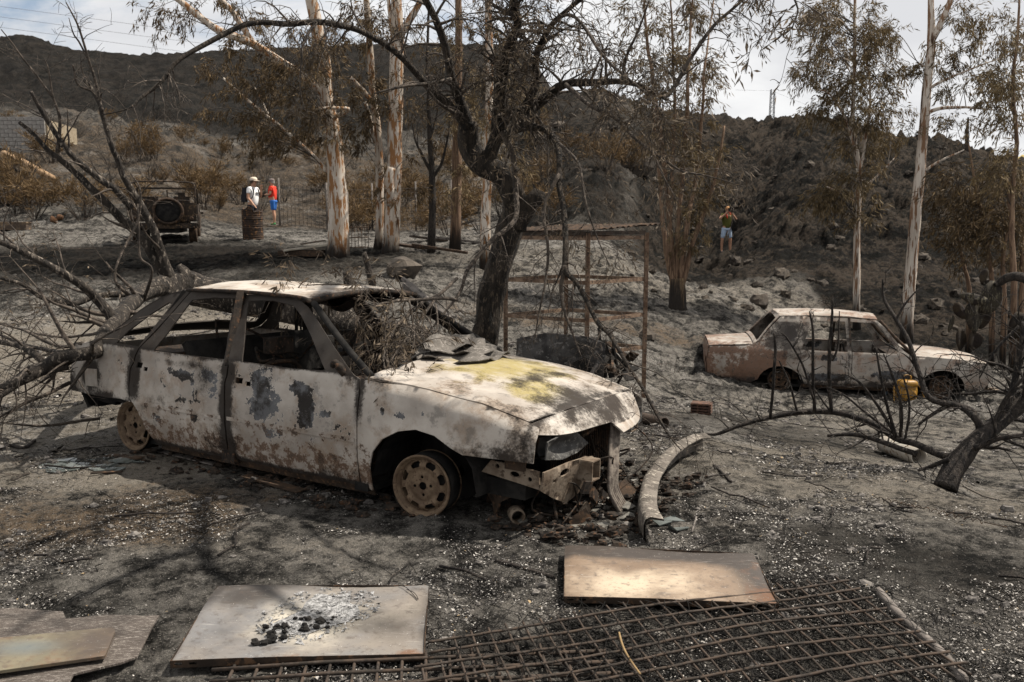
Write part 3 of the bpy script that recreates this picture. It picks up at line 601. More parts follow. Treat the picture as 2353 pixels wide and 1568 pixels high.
    for s in (-1, 1):
        ol = [(-.68, .405), (-.66, .50), (-.5, .515), (-.36, .51), (-.22, .42), (-.34, .385), (-.5, .375)]
        panel('lamp_shell', [(s * -q[0], q[1]) for q in ol], [], lambda y, z: (.735 + .05 * (1 - abs(y) / .7) - .05 * max(0, 1 - ((abs(y) - .5) / .16) ** 2 - ((z - .45) / .055) ** 2), y, z), M_LAMP, root, g=.02, thick=.008, wob=.004)
    bb = panel('chassis_bracket', [(.34, .285), (.40, .36), (.70, .335), (.705, .235), (.60, .25)], [[(.55 + .03 * math.cos(a), .30 + .016 * math.sin(a)) for a in np.linspace(0, 6.28, 10, endpoint=False)], [(.645 + .014 * math.cos(a), .285 + .014 * math.sin(a)) for a in np.linspace(0, 6.28, 8, endpoint=False)], [(.44 + .014 * math.cos(a), .33 + .014 * math.sin(a)) for a in np.linspace(0, 6.28, 8, endpoint=False)]], lambda x, z: (x, -.70 + .04 * (x - .3), z), M_TAN, root, g=.03, thick=.015)
    def Ap(y, z): return (.74 + .04 * (1 - (y / .7) ** 2) - .25 * max(0, .30 - z), y, z)
    panel('front_apron', [(-.70, .34), (-.45, .35), (-.30, .345), (-.16, .33), (-.14, .22), (-.24, .12), (-.38, .09), (-.55, .16), (-.70, .235)], [[(-.49 + .05 * math.cos(a), .30 + .022 * math.sin(a)) for a in np.linspace(0, 6.28, 12, endpoint=False)], [(-.60, .26), (-.57, .26), (-.57, .28), (-.60, .28)]], Ap, M_TAN, root, g=.03, thick=.012, wob=.006)
    for y in (-.27, .52):
        b = MB()
        for o in ((0, .07), (0, -.07), (.05, 0), (-.05, 0)):
            b.box((.80 if y < 0 else .70, y + o[0], (.28 if y < 0 else .42) + o[1] * .8), (.10, .10 if o[1] else .008, .008 if o[1] else .11))
        b.box((.755 if y < 0 else .655, y, .28 if y < 0 else .42), (.008, .10, .11)); b.build('bumper_bracket', M_TAN, root)
    b = MB(); sp_ = spline([(.80, .10, .52), (.82, .04, .38), (.86, -.05, .24), (.88, -.08, .12), (.94, -.05, .0)], 8)
    for i in range(6): b.tube(sp_ + np.array([0, -.055 + i * .022, 0]), .0135, 5, rough=.15, seed=i)
    b.build('crumpled_core', simple('ashy_fins', (.17, .145, .12), (.08, .065, .055), 30, .9, .5, .005), root)
    panel('torn_liner', [(.28, .30), (.36, .33), (.47, .28), (.50, .15), (.42, .10), (.40, .05), (.36, .0), (.33, .08), (.28, .15)], [], lambda x, z: (x, -.60 - .10 * (z - .1) + .03 * math.sin(x * 25), z), M_CHARW, root, g=.03, thick=.01, wob=.01)
    b = MB(); b.box((.45, -.1, .2), (.3, 1.1, .1)); b.tube([(.5, -.5, .2), (.62, -.1, .10), (.55, .4, .15)], .04, 8); b.build('engine_remains', M_BLACK, root)
    for i in range(14):
        y_ = -.5 + 1.0 * rng.random(); q = np.array([.66 + .1 * rng.random(), y_, .34 * rng.random() + .1]); b = MB()
        b.tube(spline([q, q + rng.normal(size=3) * [.06, .10, .08], q + np.array([.08, 0, -.10]) + rng.normal(size=3) * [.08, .12, .05], [q[0] + .12 * rng.random(), y_ + rng.normal() * .12, .015]], 5), .004 + .006 * rng.random(), 5); b.build('hanging_wire', M_CHAR, root)
    for i in range(9):
        q = np.array([.68 + .22 * rng.random(), -.62 + 1.1 * rng.random(), .02 + .22 * rng.random() ** 2]); b = MB(); b.box(q, (.05 + .08 * rng.random(), .05 + .10 * rng.random(), .006 + .02 * rng.random()), np.array(Matrix.Rotation(rng.normal() * .7, 3, 'X') @ Matrix.Rotation(rng.normal() * .7, 3, 'Y') @ Matrix.Rotation(rng.random() * 6, 3, 'Z'))); b.build('torn_scrap', [M_CHARW, M_TAN, M_CHAR][i % 3], root)
    b = MB(); b.box((.57, .05, .545), (.05, 1.36, .03)); b.box((.56, -.70, .44), (.12, .03, .22)); b.box((.60, -.24, .42), (.06, .03, .24)); b.build('radiator_support', M_CHARW, root)
    # inside
    for y in (-.36, .36):
        e = empty('seat_frame'); e.parent = root
        b = MB(); b.tube(spline([(-1.42, y - .2, .22), (-1.50, y - .2, .45), (-1.56, y - .17, .66), (-1.57, y, .70), (-1.56, y + .17, .66), (-1.50, y + .2, .45), (-1.42, y + .2, .22)], 4), .016, 6); b.build('backrest_tube', M_CHARW, e)
        b = MB()
        for i in range(5): b.tube([(-1.45 - .022 * i, y - .2, .3 + .075 * i), (-1.43 - .022 * i, y, .30 + .075 * i), (-1.45 - .022 * i, y + .2, .3 + .075 * i)], .005, 4)
        for i in (-.1, 0, .1): b.tube([(-1.42, y + i, .25), (-1.56, y + i, .68)], .005, 4)
        b.build('spring_wires', M_CHAR, e)
        b = MB(); b.tube(spline([(-1.42, y - .2, .22), (-1.1, y - .21, .27), (-1.0, y, .29), (-1.1, y + .21, .27), (-1.42, y + .2, .22)], 4), .016, 6)
        for i in range(4): b.tube([(-1.36 + .1 * i, y - .2, .23), (-1.36 + .1 * i, y + .2, .23)], .007, 4)
        b.box((-1.2, y, .14), (.4, .34, .1)); b.build('cushion_frame', M_CHARW, e)
        b = MB(); b.tube([(-1.57, y - .05, .69), (-1.58, y - .05, .78)], .008, 5); b.tube([(-1.57, y + .05, .69), (-1.58, y + .05, .78)], .008, 5); b.box((-1.58, y, .82), (.07, .22, .11)); b.build('headrest', M_CHAR, e)
    b = MB(); b.bar((-2.22, 0, .22), (-2.36, 0, .66), 1.3, .04, up=(1, 0, 0)); b.build('rear_seat_back', M_CHAR, root)
    panel('cabin_dark_sheet', [(-2.1, .02), (-1.75, -.06), (-1.4, .0), (-1.15, .1), (-1.15, .5), (-1.5, .52), (-2.1, .5)], [], lambda x, y: (x, y, 1.15 - .10 * math.sin((x + 2.1) * 3.3) * math.exp(-((y - .2) / .25) ** 2) - .03 * math.sin(x * 17 + y * 9)), M_CHAR, root, g=.05, thick=.006)  # dark sheet added under the roof to make the cabin darker
    for i in range(16):
        q = np.array([-2.5 + 1.8 * rng.random(), -.45 + 1.0 * rng.random(), .3 + .5 * rng.random()]); b = MB(); b.tube(spline([q, q + rng.normal(size=3) * [.14, .14, .12], q + rng.normal(size=3) * [.2, .2, .16], [q[0], q[1], .15]], 4), .006 + .010 * rng.random(), 5); b.build('bent_tube', M_CHAR, root)
    b = MB(); b.bar((-2.05, 0, .5), (-2.25, 0, .80), 1.24, .05, up=(1, 0, 0)); b.build('added_bench_back', M_BLACK, root)  # second seat back, added to darken the view through the cabin
    b = MB(); b.box((-2.62, 0, .69), (.42, 1.36, .03)); b.tube([(-2.40, -.66, .70), (-2.40, .66, .70)], .018, 6); b.build('parcel_shelf', M_CHAR, root)
    b = MB(); A = Matrix.Translation((-1.0, .36, .66)) @ Matrix.Rotation(math.radians(-62), 4, 'Y')
    b.tube([A @ Vector((.18 * math.cos(a), .18 * math.sin(a), 0)) for a in np.linspace(0, 6.284, 25)], .011, 6)
    for a in (.5, 2.64, 4.7): b.tube([A @ Vector((0, 0, 0)), A @ Vector((.18 * math.cos(a), .18 * math.sin(a), 0))], .01, 5)
    b.tube([A @ Vector((0, 0, 0)), (-.7, .36, .55)], .02, 6); b.build('steering_wheel', M_CHAR, root)
    b = MB(); b.tube(spline([(-.60, -.79, .76), (-.61, -.815, .80), (-.64, -.82, .83), (-.67, -.81, .80)], 4), [.026] * 6 + [.018] * 7, 6, rough=.4); b.build('melted_mirror', M_CHAR, root)
    b = MB(); b.tube(spline([(-.42, -.5, .79), (-.46, -.2, .84), (-.5, .1, .82)], 5), .008, 5); b.tube([(-.42, .1, .79), (-.48, .45, .85)], .008, 5); b.build('wiper', M_BLACK, root)
    make_wheel(root, .0, -.80, .165, steer=.13); make_wheel(root, -2.64, -.755, .172)
    make_wheel(root, .0, .80, .19, sgn=1); make_wheel(root, -2.64, .775, .19, sgn=1)
    return root
build_car1()

# ------------------------------------------------------------------ the rusted saloon to the right
YB = .16423
MR = Matrix.Translation((6.806, 14.126, -1.03)) @ Matrix.Rotation(-YB, 4, 'Z') @ Matrix.Rotation(.01746, 4, 'Y')
MRi = MR.inverted()
def w2(x, z):
    b = .80 - .05 * max(0, (x - .1) / .6) ** 2 - .10 * max(0, (-x - 3.0) / .7) ** 1.6
    if z < .64: b -= .09 * max(0, (.36 - z) / .36) ** 2 + .02 * max(0, (z - .45) / .2)
    else: b -= .025 + .235 * (z - .64) / .55
    b -= .006 * math.exp(-((z - .43) / .02) ** 2)
    return b
def S2(x, z): return (x, -w2(x, z), z)
def M2(P):
    x, y, z = P.T; n = fbm(x * 2 + 5, z * 3 + y, 3)
    R = .5 * np.clip(n - .45, 0, 1) * 2 + .7 * (1 - sst(z, .12, .25)) + .35 * sst(z, .62, .7) * (1 - sst(z, 1.08, 1.16)) * (np.abs(y) > .45)
    R = R + .55 * gs(x, -1.4, .03) * (z < .64) + .4 * gs(x, -.5, .03) * (z < .64) + .3 * gs(x, -2.35, .35) * (z > .5) * (z < 1.1)
    G = .24 + .75 * np.maximum.reduce([gs(x, -.75, .3) * gs(z, .33, .07), gs(x, -1.75, .35) * gs(z, .25, .06), gs(x, -1.7, .12) * gs(z, .56, .04), gs(x, -2.3, .12) * gs(z, .9, .12)]) * (np.abs(y) > .5)
    B = np.clip(.06 + .5 * gs(z, .43, .05) * (x < -.4) * (x > -2.3) + .62 * (x < -2.35) * (z < .64) + .60 * ((z > .62) & (x < -2.6)) + .48 * (z > 1.15) + .3 * ((x > -.3) & (np.abs(y) < .7)), 0, 1)
    B = B * np.clip(2.6 * n - .35, 0, 1.5)
    return np.stack([np.clip(R, 0, 1), G, B, 0 * x], 1)
def build_car2():
    root = empty('saloon_car', label='rusted burnt saloon with pinkish white paint behind the charred arching branch', cat='car', mat=MR)
    MP2 = [M_PAINT2, M_CHAR]; kw = dict(mask=M2, mirror=True)
    p = lambda L: [side_px(MRi, w2, zE(*q)) for q in L]
    T = p([(395, 545), (405, 680), (640, 720), (850, 520), (1215, 520), (1650, 550), (2110, 650), (840, 330), (1430, 365), (1640, 550), (870, 490), (960, 345), (1190, 350), (1230, 360), (1400, 370), (1560, 520), (930, 790), (1700, 830), (2060, 790)])
    print('R12', [tuple(round(a, 2) for a in q) for q in T])
    belt = .63
    xt, xr, xm, xf, xn = -3.42, -2.17, -1.36, -.45, .67
    ra = [(-2.44 + .34 * math.cos(a), .13 + .27 * math.sin(a)) for a in np.linspace(.15, math.pi - .15, 11)]
    fa = [(.0 + .34 * math.cos(a), .13 + .31 * math.sin(a)) for a in np.linspace(.1, math.pi - .1, 13)]
    panel('rear_quarter', [(xr + .035, .60), (xr - .02, .35)] + ra[:] + [(-2.9, .10), (-3.4, .16), (-3.57, .24), (-3.585, .45), (-3.55, .665), (-3.0, .70), (-2.80, .76), (-2.62, .98), (-2.45, 1.165), (-2.2, 1.185), (-2.05, 1.18), (-2.12, 1.1), (-2.22, .78)], [], S2, MP2, root, g=.05, wob=.006, **kw)
    panel('rear_door', [(xr + .045, .60), (xr - .0, .36), (-2.12, .27), (-2.05, .12), (xm - .006, .12), (xm - .006, .60), (-1.40, 1.175), (-2.04, 1.178), (-2.11, 1.1), (-2.21, .78)], [[(-2.13, .67), (-1.96, 1.12), (-1.46, 1.125), (-1.425, .665)]], S2, MP2, root, g=.045, wob=.006, **kw)
    panel('front_door', [(xm + .006, .60), (xm + .006, .12), (-.43, .12), (xf - .006, .4), (xf - .006, .615), (-.60, .72), (-.86, 1.05), (-.98, 1.155), (-1.385, 1.175)], [[(-1.36, .665), (-1.385, 1.125), (-1.0, 1.11), (-.92, 1.03), (-.68, .70), (-.70, .665)]], S2, MP2, root, g=.045, wob=.006, **kw)
    panel('front_fender', [(xf + .006, .62), (xf + .006, .4), (-.415, .12)] + fa[::-1] + [(.40, .10), (.62, .16), (.71, .30), (.70, .50), (.66, .54), (.3, .60), (-.1, .635)], [], S2, MP2, root, g=.05, wob=.005, **kw)
    panel('sill', [(-2.1, .06), (-.40, .06), (-.40, .115), (-2.1, .115)], [], lambda x, z: (x, -w2(x, z) + .015, z), M_CHARW, root, g=.06, mirror=True)
    def zb(x): return float(np.interp(x, [-.5, .3, .66, .71], [.645, .605, .55, .52]))
    panel('bonnet', [(-.42, -.74), (.3, -.73), (.66, -.69), (.70, -.3), (.70, .3), (.66, .69), (.3, .73), (-.42, .74), (-.46, 0)], [], lambda x, y: (x, y, zb(x) + .045 * (1 - (y / .74) ** 2)), MP2, root, g=.06, mask=M2)
    panel('boot_lid', [(-3.56, -.655), (-2.85, -.70), (-2.83, .70), (-3.56, .655)], [], lambda x, y: (x, y, float(np.interp(x, [-3.56, -2.8], [.672, .735])) + .03 * (1 - (y / .7) ** 2)), MP2, root, g=.06, mask=M2)
    panel('rear_panel', [(-.68, .2), (.68, .2), (.68, .45), (.64, .665), (-.64, .665), (-.68, .45)], [[(-.62, .36), (-.36, .36), (-.36, .48), (-.62, .48)], [(.36, .36), (.62, .36), (.62, .48), (.36, .48)]], lambda y, z: (-3.575 - .02 * math.sin(z * 5), -y, z), MP2, root, g=.06, mask=M2, wob=.006)
    panel('front_grille_panel', [(-.66, .15), (.66, .15), (.66, .52), (-.66, .52)], [[(-.6, .28), (-.6, .46), (.6, .46), (.6, .28)]], lambda y, z: (.705, y, z), M_CHAR, root, g=.08, mask=None)
    panel('roof', [(-2.46, -.53), (-.97, -.53), (-.92, 0), (-.97, .53), (-2.46, .53), (-2.5, 0)], [], lambda x, y: (x, y, float(np.interp(x, [-2.5, -2, -1.4, -.9], [1.175, 1.205, 1.205, 1.165])) + .045 * (1 - (y / .53) ** 2)), MP2, root, g=.055, wob=.005, mask=M2)
    rc = np.array([(-2.46, 1.175), (-2.62, 1.0), (-2.80, .77), (-2.86, .735)]); Lr = np.array([0, .38, .86, 1.])
    def Rw(s_, t_):
        x, z = np.interp(s_, Lr, rc[:, 0]), np.interp(s_, Lr, rc[:, 1]); return (x, t_ * (w2(x, z) - .005), z + .035 * (1 - t_ * t_))
    panel('rear_window_frame', [(0, -1), (0, 1), (1, 1), (1, -1)], [[(.12, -.84), (.12, .84), (.88, .88), (.88, -.88)]], Rw, MP2, root, g=.08, mask=M2)
    for s in (-1, 1):
        b = MB(); b.tube(spline([(-.93, s * .53, 1.155), (-.72, s * .62, .92), (-.45, s * .72, .66)], 6), .026, 7); b.build('windscreen_pillar', M_CHARW, root)
        b = MB(); b.bar((-1.38, s * .755, .10), (-1.38, s * .755, .62), .03, .10); b.bar((-1.38, s * .75, .62), (-1.40, s * .53, 1.18), .03, .05); b.bar((-.46, s * .74, .08), (-.46, s * .74, .60), .03, .10); b.build('middle_pillar', M_CHAR, root)
    b = MB(); b.box((-1.3, 0, .08), (1.9, 1.4, .04)); b.box((-2.9, 0, .24), (.9, 1.3, .05)); b.box((-.48, 0, .38), (.05, 1.4, .5)); b.box((.1, 0, .3), (.9, .7, .4)); b.build('floor_pan', M_BLACK, root)
    b = MB(); b.box((-.62, 0, .55), (.25, 1.3, .13)); b.build('dashboard', M_CHAR, root)
    b = MB(); b.box((-2.18, 0, .42), (.1, 1.25, .5)); b.box((-2.5, 0, .66), (.5, 1.3, .03)); b.build('rear_seat_back', M_CHAR, root)
    for y in (-.33, .33):
        b = MB(); b.tube(spline([(-1.2, y - .2, .2), (-1.28, y - .2, .5), (-1.3, y, .68), (-1.28, y + .2, .5), (-1.2, y + .2, .2)], 4), .016, 6); b.build('seat_frame', M_CHAR, root)
    for s in (-1, 1):
        for x in (0, -2.44):
            b = MB()
            for i in range(7):
                q = [(x + .35 * math.cos(a), .13 + .31 * math.sin(a)) for a in (math.pi * i / 7, math.pi * (i + 1) / 7)]
                b.add([(q[0][0], s * .35, q[0][1]), (q[1][0], s * .35, q[1][1]), (q[1][0], s * .735, q[1][1]), (q[0][0], s * .735, q[0][1])], [(0, 1, 2, 3)])
            b.box((x, s * .36, .25), (.7, .02, .4)); b.build('wheel_arch_liner', M_BLACK, root)
            make_wheel(root, x, s * .715, .165, R=.178, sgn=s, holes=6, mr=M_CHARW)
    b = MB(); b.bar((.80, -.55, .14), (.82, -.70, .13), .08, .05); b.tube([(.5, -.55, .15), (.8, -.56, .14)], .02, 6); b.build('bumper_stub', M_TAN, root)
    return root
build_car2()
# ------------------------------------------------------------------ vegetation
def leaf_mat(name, a, b, c, trans=.25):
    t = NT(name, .75, .2); r = t.nd('ShaderNodeNewGeometry').outputs['Random Per Island']
    col = t.mix(t.step(r, 0, .6), a, b); col = t.mix(t.step(r, .8, 1), col, c); t.put(t.b.inputs['Base Color'], col)
    tr = t.nd('ShaderNodeBsdfTranslucent'); t.put(tr.inputs[0], col); ms = t.nd('ShaderNodeMixShader'); ms.inputs[0].default_value = trans
    out = t.t.nodes['Material Output']; t.L.new(t.b.outputs[0], ms.inputs[1]); t.L.new(tr.outputs[0], ms.inputs[2]); t.L.new(ms.outputs[0], out.inputs[0]); return t.m
L_GUM = leaf_mat('scorched_gum_leaf', (.07, .05, .026), (.12, .085, .043), (.22, .165, .09))
L_GUMD = leaf_mat('dark_gum_leaf', (.045, .031, .017), (.085, .057, .029), (.17, .115, .055))
L_OLIVE = leaf_mat('dry_olive_leaf', (.045, .034, .025), (.10, .076, .052), (.22, .17, .12))
L_STRAW = leaf_mat('dry_straw', (.07, .043, .021), (.11, .07, .033), (.18, .12, .058))
def bark_mat(name, a, b, c, soot_h, streak=(14, 14, 1.1), soot=(.018, .015, .013)):
    t = NT(name, .9, .2); v = t.obj(streak); n = t.noise(1.1, 6, .6, v); n2 = t.noise(3, 5, .6, v, ofs=(3, 1, 2)); n3 = t.noise(6, 5, .6)
    col = t.mix(t.step(n, .4, .58), a, b); col = t.mix(t.step(n2, .51, .545), col, c); n4 = t.noise(2.2, 5, .65, v, ofs=(9, 4, 4)); col = t.mix(t.step(n4, .60, .64), col, tuple(q * .3 for q in c))
    z = t.nd('ShaderNodeSeparateXYZ'); t.L.new(t.obj(), z.inputs[0])
    f = t.op('ADD', t.op('DIVIDE', z.outputs[2], max(soot_h, 1e-3)), t.op('MULTIPLY', t.op('SUBTRACT', n, .5), 1.6))
    col = t.mix(t.step(f, .35, 1.0, .97, 0.), col, soot)
    t.bump(t.op('ADD', n, t.op('MULTIPLY', n3, .6)), .5, .03); return t.done(col)
B_GUM = bark_mat('gum_bark', (.45, .395, .335), (.33, .275, .22), (.21, .105, .045), .75, streak=(4.5, 4.5, .9))
B_GUMW = bark_mat('pale_gum_bark', (.56, .50, .43), (.40, .34, .285), (.19, .11, .065), 1.0, streak=(6, 6, .7))
B_BROWN = bark_mat('brown_gum_bark', (.08, .05, .032), (.13, .082, .055), (.19, .125, .08), .9)
B_CHAR = simple('charred_bark', (.016, .014, .013), (.040, .033, .028), 22, .92, .8, .03, c3=(.07, .058, .047), vec=(1, 1, .35))
B_OLIVE = simple('olive_bark', (.016, .014, .012), (.045, .036, .028), 15, .92, 1.0, .05, c3=(.11, .085, .062), vec=(1, 1, .3))
B_TWIG = simple('grey_twig', (.028, .023, .019), (.065, .052, .041), 12, .9, .5, .01, c3=(.13, .105, .085))
B_FALL = simple('fallen_bark', (.017, .0145, .0125), (.038, .031, .025), 13, .9, .9, .03, c3=(.16, .135, .11), vec=(1, 1, .4))

def limb(pix, n=5):
    a = np.array([tuple(W(u, v, d)) + (r,) for u, v, d, r in pix]); s = spline(a, n); return s[:, :3], np.maximum(s[:, 3], .002)
def wob(P, amt, sc=3.):
    q = np.stack([fbm(P[:, 2] * sc + 11, P[:, 0] * sc, 3), fbm(P[:, 0] * sc + 31, P[:, 2] * sc + 4, 3), fbm(P[:, 1] * sc + 51, P[:, 2] * sc, 3)], 1) - .5
    q[0] = 0; return P + q * 2 * amt
def sprout(mb, P, R, n, L, lev, droop=0., spread=.9, leaf=None, t0=.25, k=4, ratio=.5, up=0., rmin=.0022, side=None):
    """side shoots along a limb, recursively; leaf collects (point, direction) at the shoots' ends"""
    m = len(P); T = np.gradient(P, axis=0); T /= np.linalg.norm(T, axis=1)[:, None] + 1e-9
    for _ in range(n):
        x = (t0 + (1 - t0) * rng.random()) * (m - 1); i = min(int(x), m - 2); f = x - i
        p0 = P[i] * (1 - f) + P[i + 1] * f; r0 = max(rmin, (R[i] * (1 - f) + R[i + 1] * f) * ratio * (.7 + .6 * rng.random()))
        d = rng.normal(size=3); d -= T[i] * (d @ T[i]); d /= np.linalg.norm(d) + 1e-9
        d = d * spread + T[i] * (1.1 - .5 * spread) + np.array([0, 0, up])
        if side is not None: d = d + np.array(side)
        d /= np.linalg.norm(d); l = L * (.5 + rng.random() * .9); q = [p0]; K = 5
        for j in range(K):
            d = d + rng.normal(size=3) * .16 + np.array([0, 0, -droop * (j + 1) / K]); d /= np.linalg.norm(d); q.append(q[-1] + d * l / K)
        q = np.array(q); rr = np.linspace(min(r0, .02 + L * .01), rmin * .6, K + 1)
        mb.tube(q, rr, k if r0 > .006 else 3, cap=False)
        if leaf is not None and lev == 0:
            for j in range(2, K + 1): leaf.append((q[j], q[j] - q[j - 1]))
        if lev: sprout(mb, q, rr, max(1, int(2 + 2.5 * rng.random())), L * .5, lev - 1, droop, spread, leaf, .3, 3, .6, up * .5, rmin, side)
def leafspray(mb, pts, per, L, Wd, hang=.5, jit=.6, frac=1.):
    if not pts: return
    A = np.array([p for p, _ in pts]); D = np.array([d for _, d in pts]); D /= np.linalg.norm(D, axis=1)[:, None] + 1e-9
    if frac < 1: k = rng.random(len(A)) < frac; A, D = A[k], D[k]
    A = np.repeat(A, per, 0); D = np.repeat(D, per, 0); n = len(A)
    D = D + rng.normal(size=(n, 3)) * jit + np.array([0, 0, -hang]); A = A + rng.normal(size=(n, 3)) * L * .25
    mb.leaves(A, D, L * (.6 + .8 * rng.random(n)), Wd * (.7 + .6 * rng.random(n)))
def place(o, base): o.data.transform(Matrix.Translation(-Vector(base)))
class Tree:
    def __init__(s, name, base, label, cat='tree', group=None):
        s.base = np.array(base); s.root = empty(name, tuple(base), label, cat, group); s.pts = []; s.tw = MB(); s.lf = MB(); s.lp = []
    def part(s, name, pix, m, k=10, rough=.12, w=0., n=5, keep=True, world=False):
        P, R = (pix if world else limb(pix, n)); P = wob(P, w) if w else P
        b = MB(); b.tube(P, R, k, rough=rough, seed=len(s.pts)); o = b.build(name, m, s.root); place(o, s.base)
        if keep: s.pts.append((P, R))
        return P, R
    def clusters(s, specs, L=.13, Wd=.022, per=5, sub=5, hang=.8, tl=.32, zj=1.0, rb=.012, dens=.46):
        allP = np.concatenate([p for p, _ in s.pts])
        for u, v, d, rx, ry, n in specs:
            for _ in range(int(n * dens + .5)):
                a, r = rng.random() * 6.283, math.sqrt(rng.random())
                q = W(u + rx * r * math.cos(a), v + ry * r * math.sin(a), d + rng.normal() * rx / FPX * d * .55 * zj)
                dv = allP - q; cost = np.linalg.norm(dv, axis=1) + np.maximum(0, dv[:, 2] + .35) * 2.5
                p0 = allP[int(np.argmin(cost + rng.random(len(cost)) * .35))]
                ln = np.linalg.norm(q - p0); mid = (p0 + q) / 2 + np.array([0, 0, .12 * ln]) + rng.normal(size=3) * .06 * ln
                c = spline([p0, mid, q], 4); s.tw.tube(c, np.linspace(min(rb, .004 + .005 * ln), .003, len(c)), 4, cap=False)
                sprout(s.tw, c, np.full(len(c), .004), sub, tl, 0, .45, .9, s.lp, .45, 3, .8, rmin=.0028)
        s.per, s.L, s.Wd, s.hang = per, L, Wd, hang
    def finish(s, twm, lm, tname='twigs', lname='leaves'):
        if s.tw.n: o = s.tw.build(tname, twm, s.root); place(o, s.base); o['kind'] = 'stuff'
        if s.lp: leafspray(s.lf, s.lp, s.per, s.L, s.Wd, s.hang, .55)
        if s.lf.n: o = s.lf.build(lname, lm, s.root); place(o, s.base); o['kind'] = 'stuff'
        return s.root
def gbase(u, d, sink=.1):
    p = W(u, 784, d); x = p[0]; return np.array([x, d, h1(x, d) - sink])
def bpix(b, r): return None

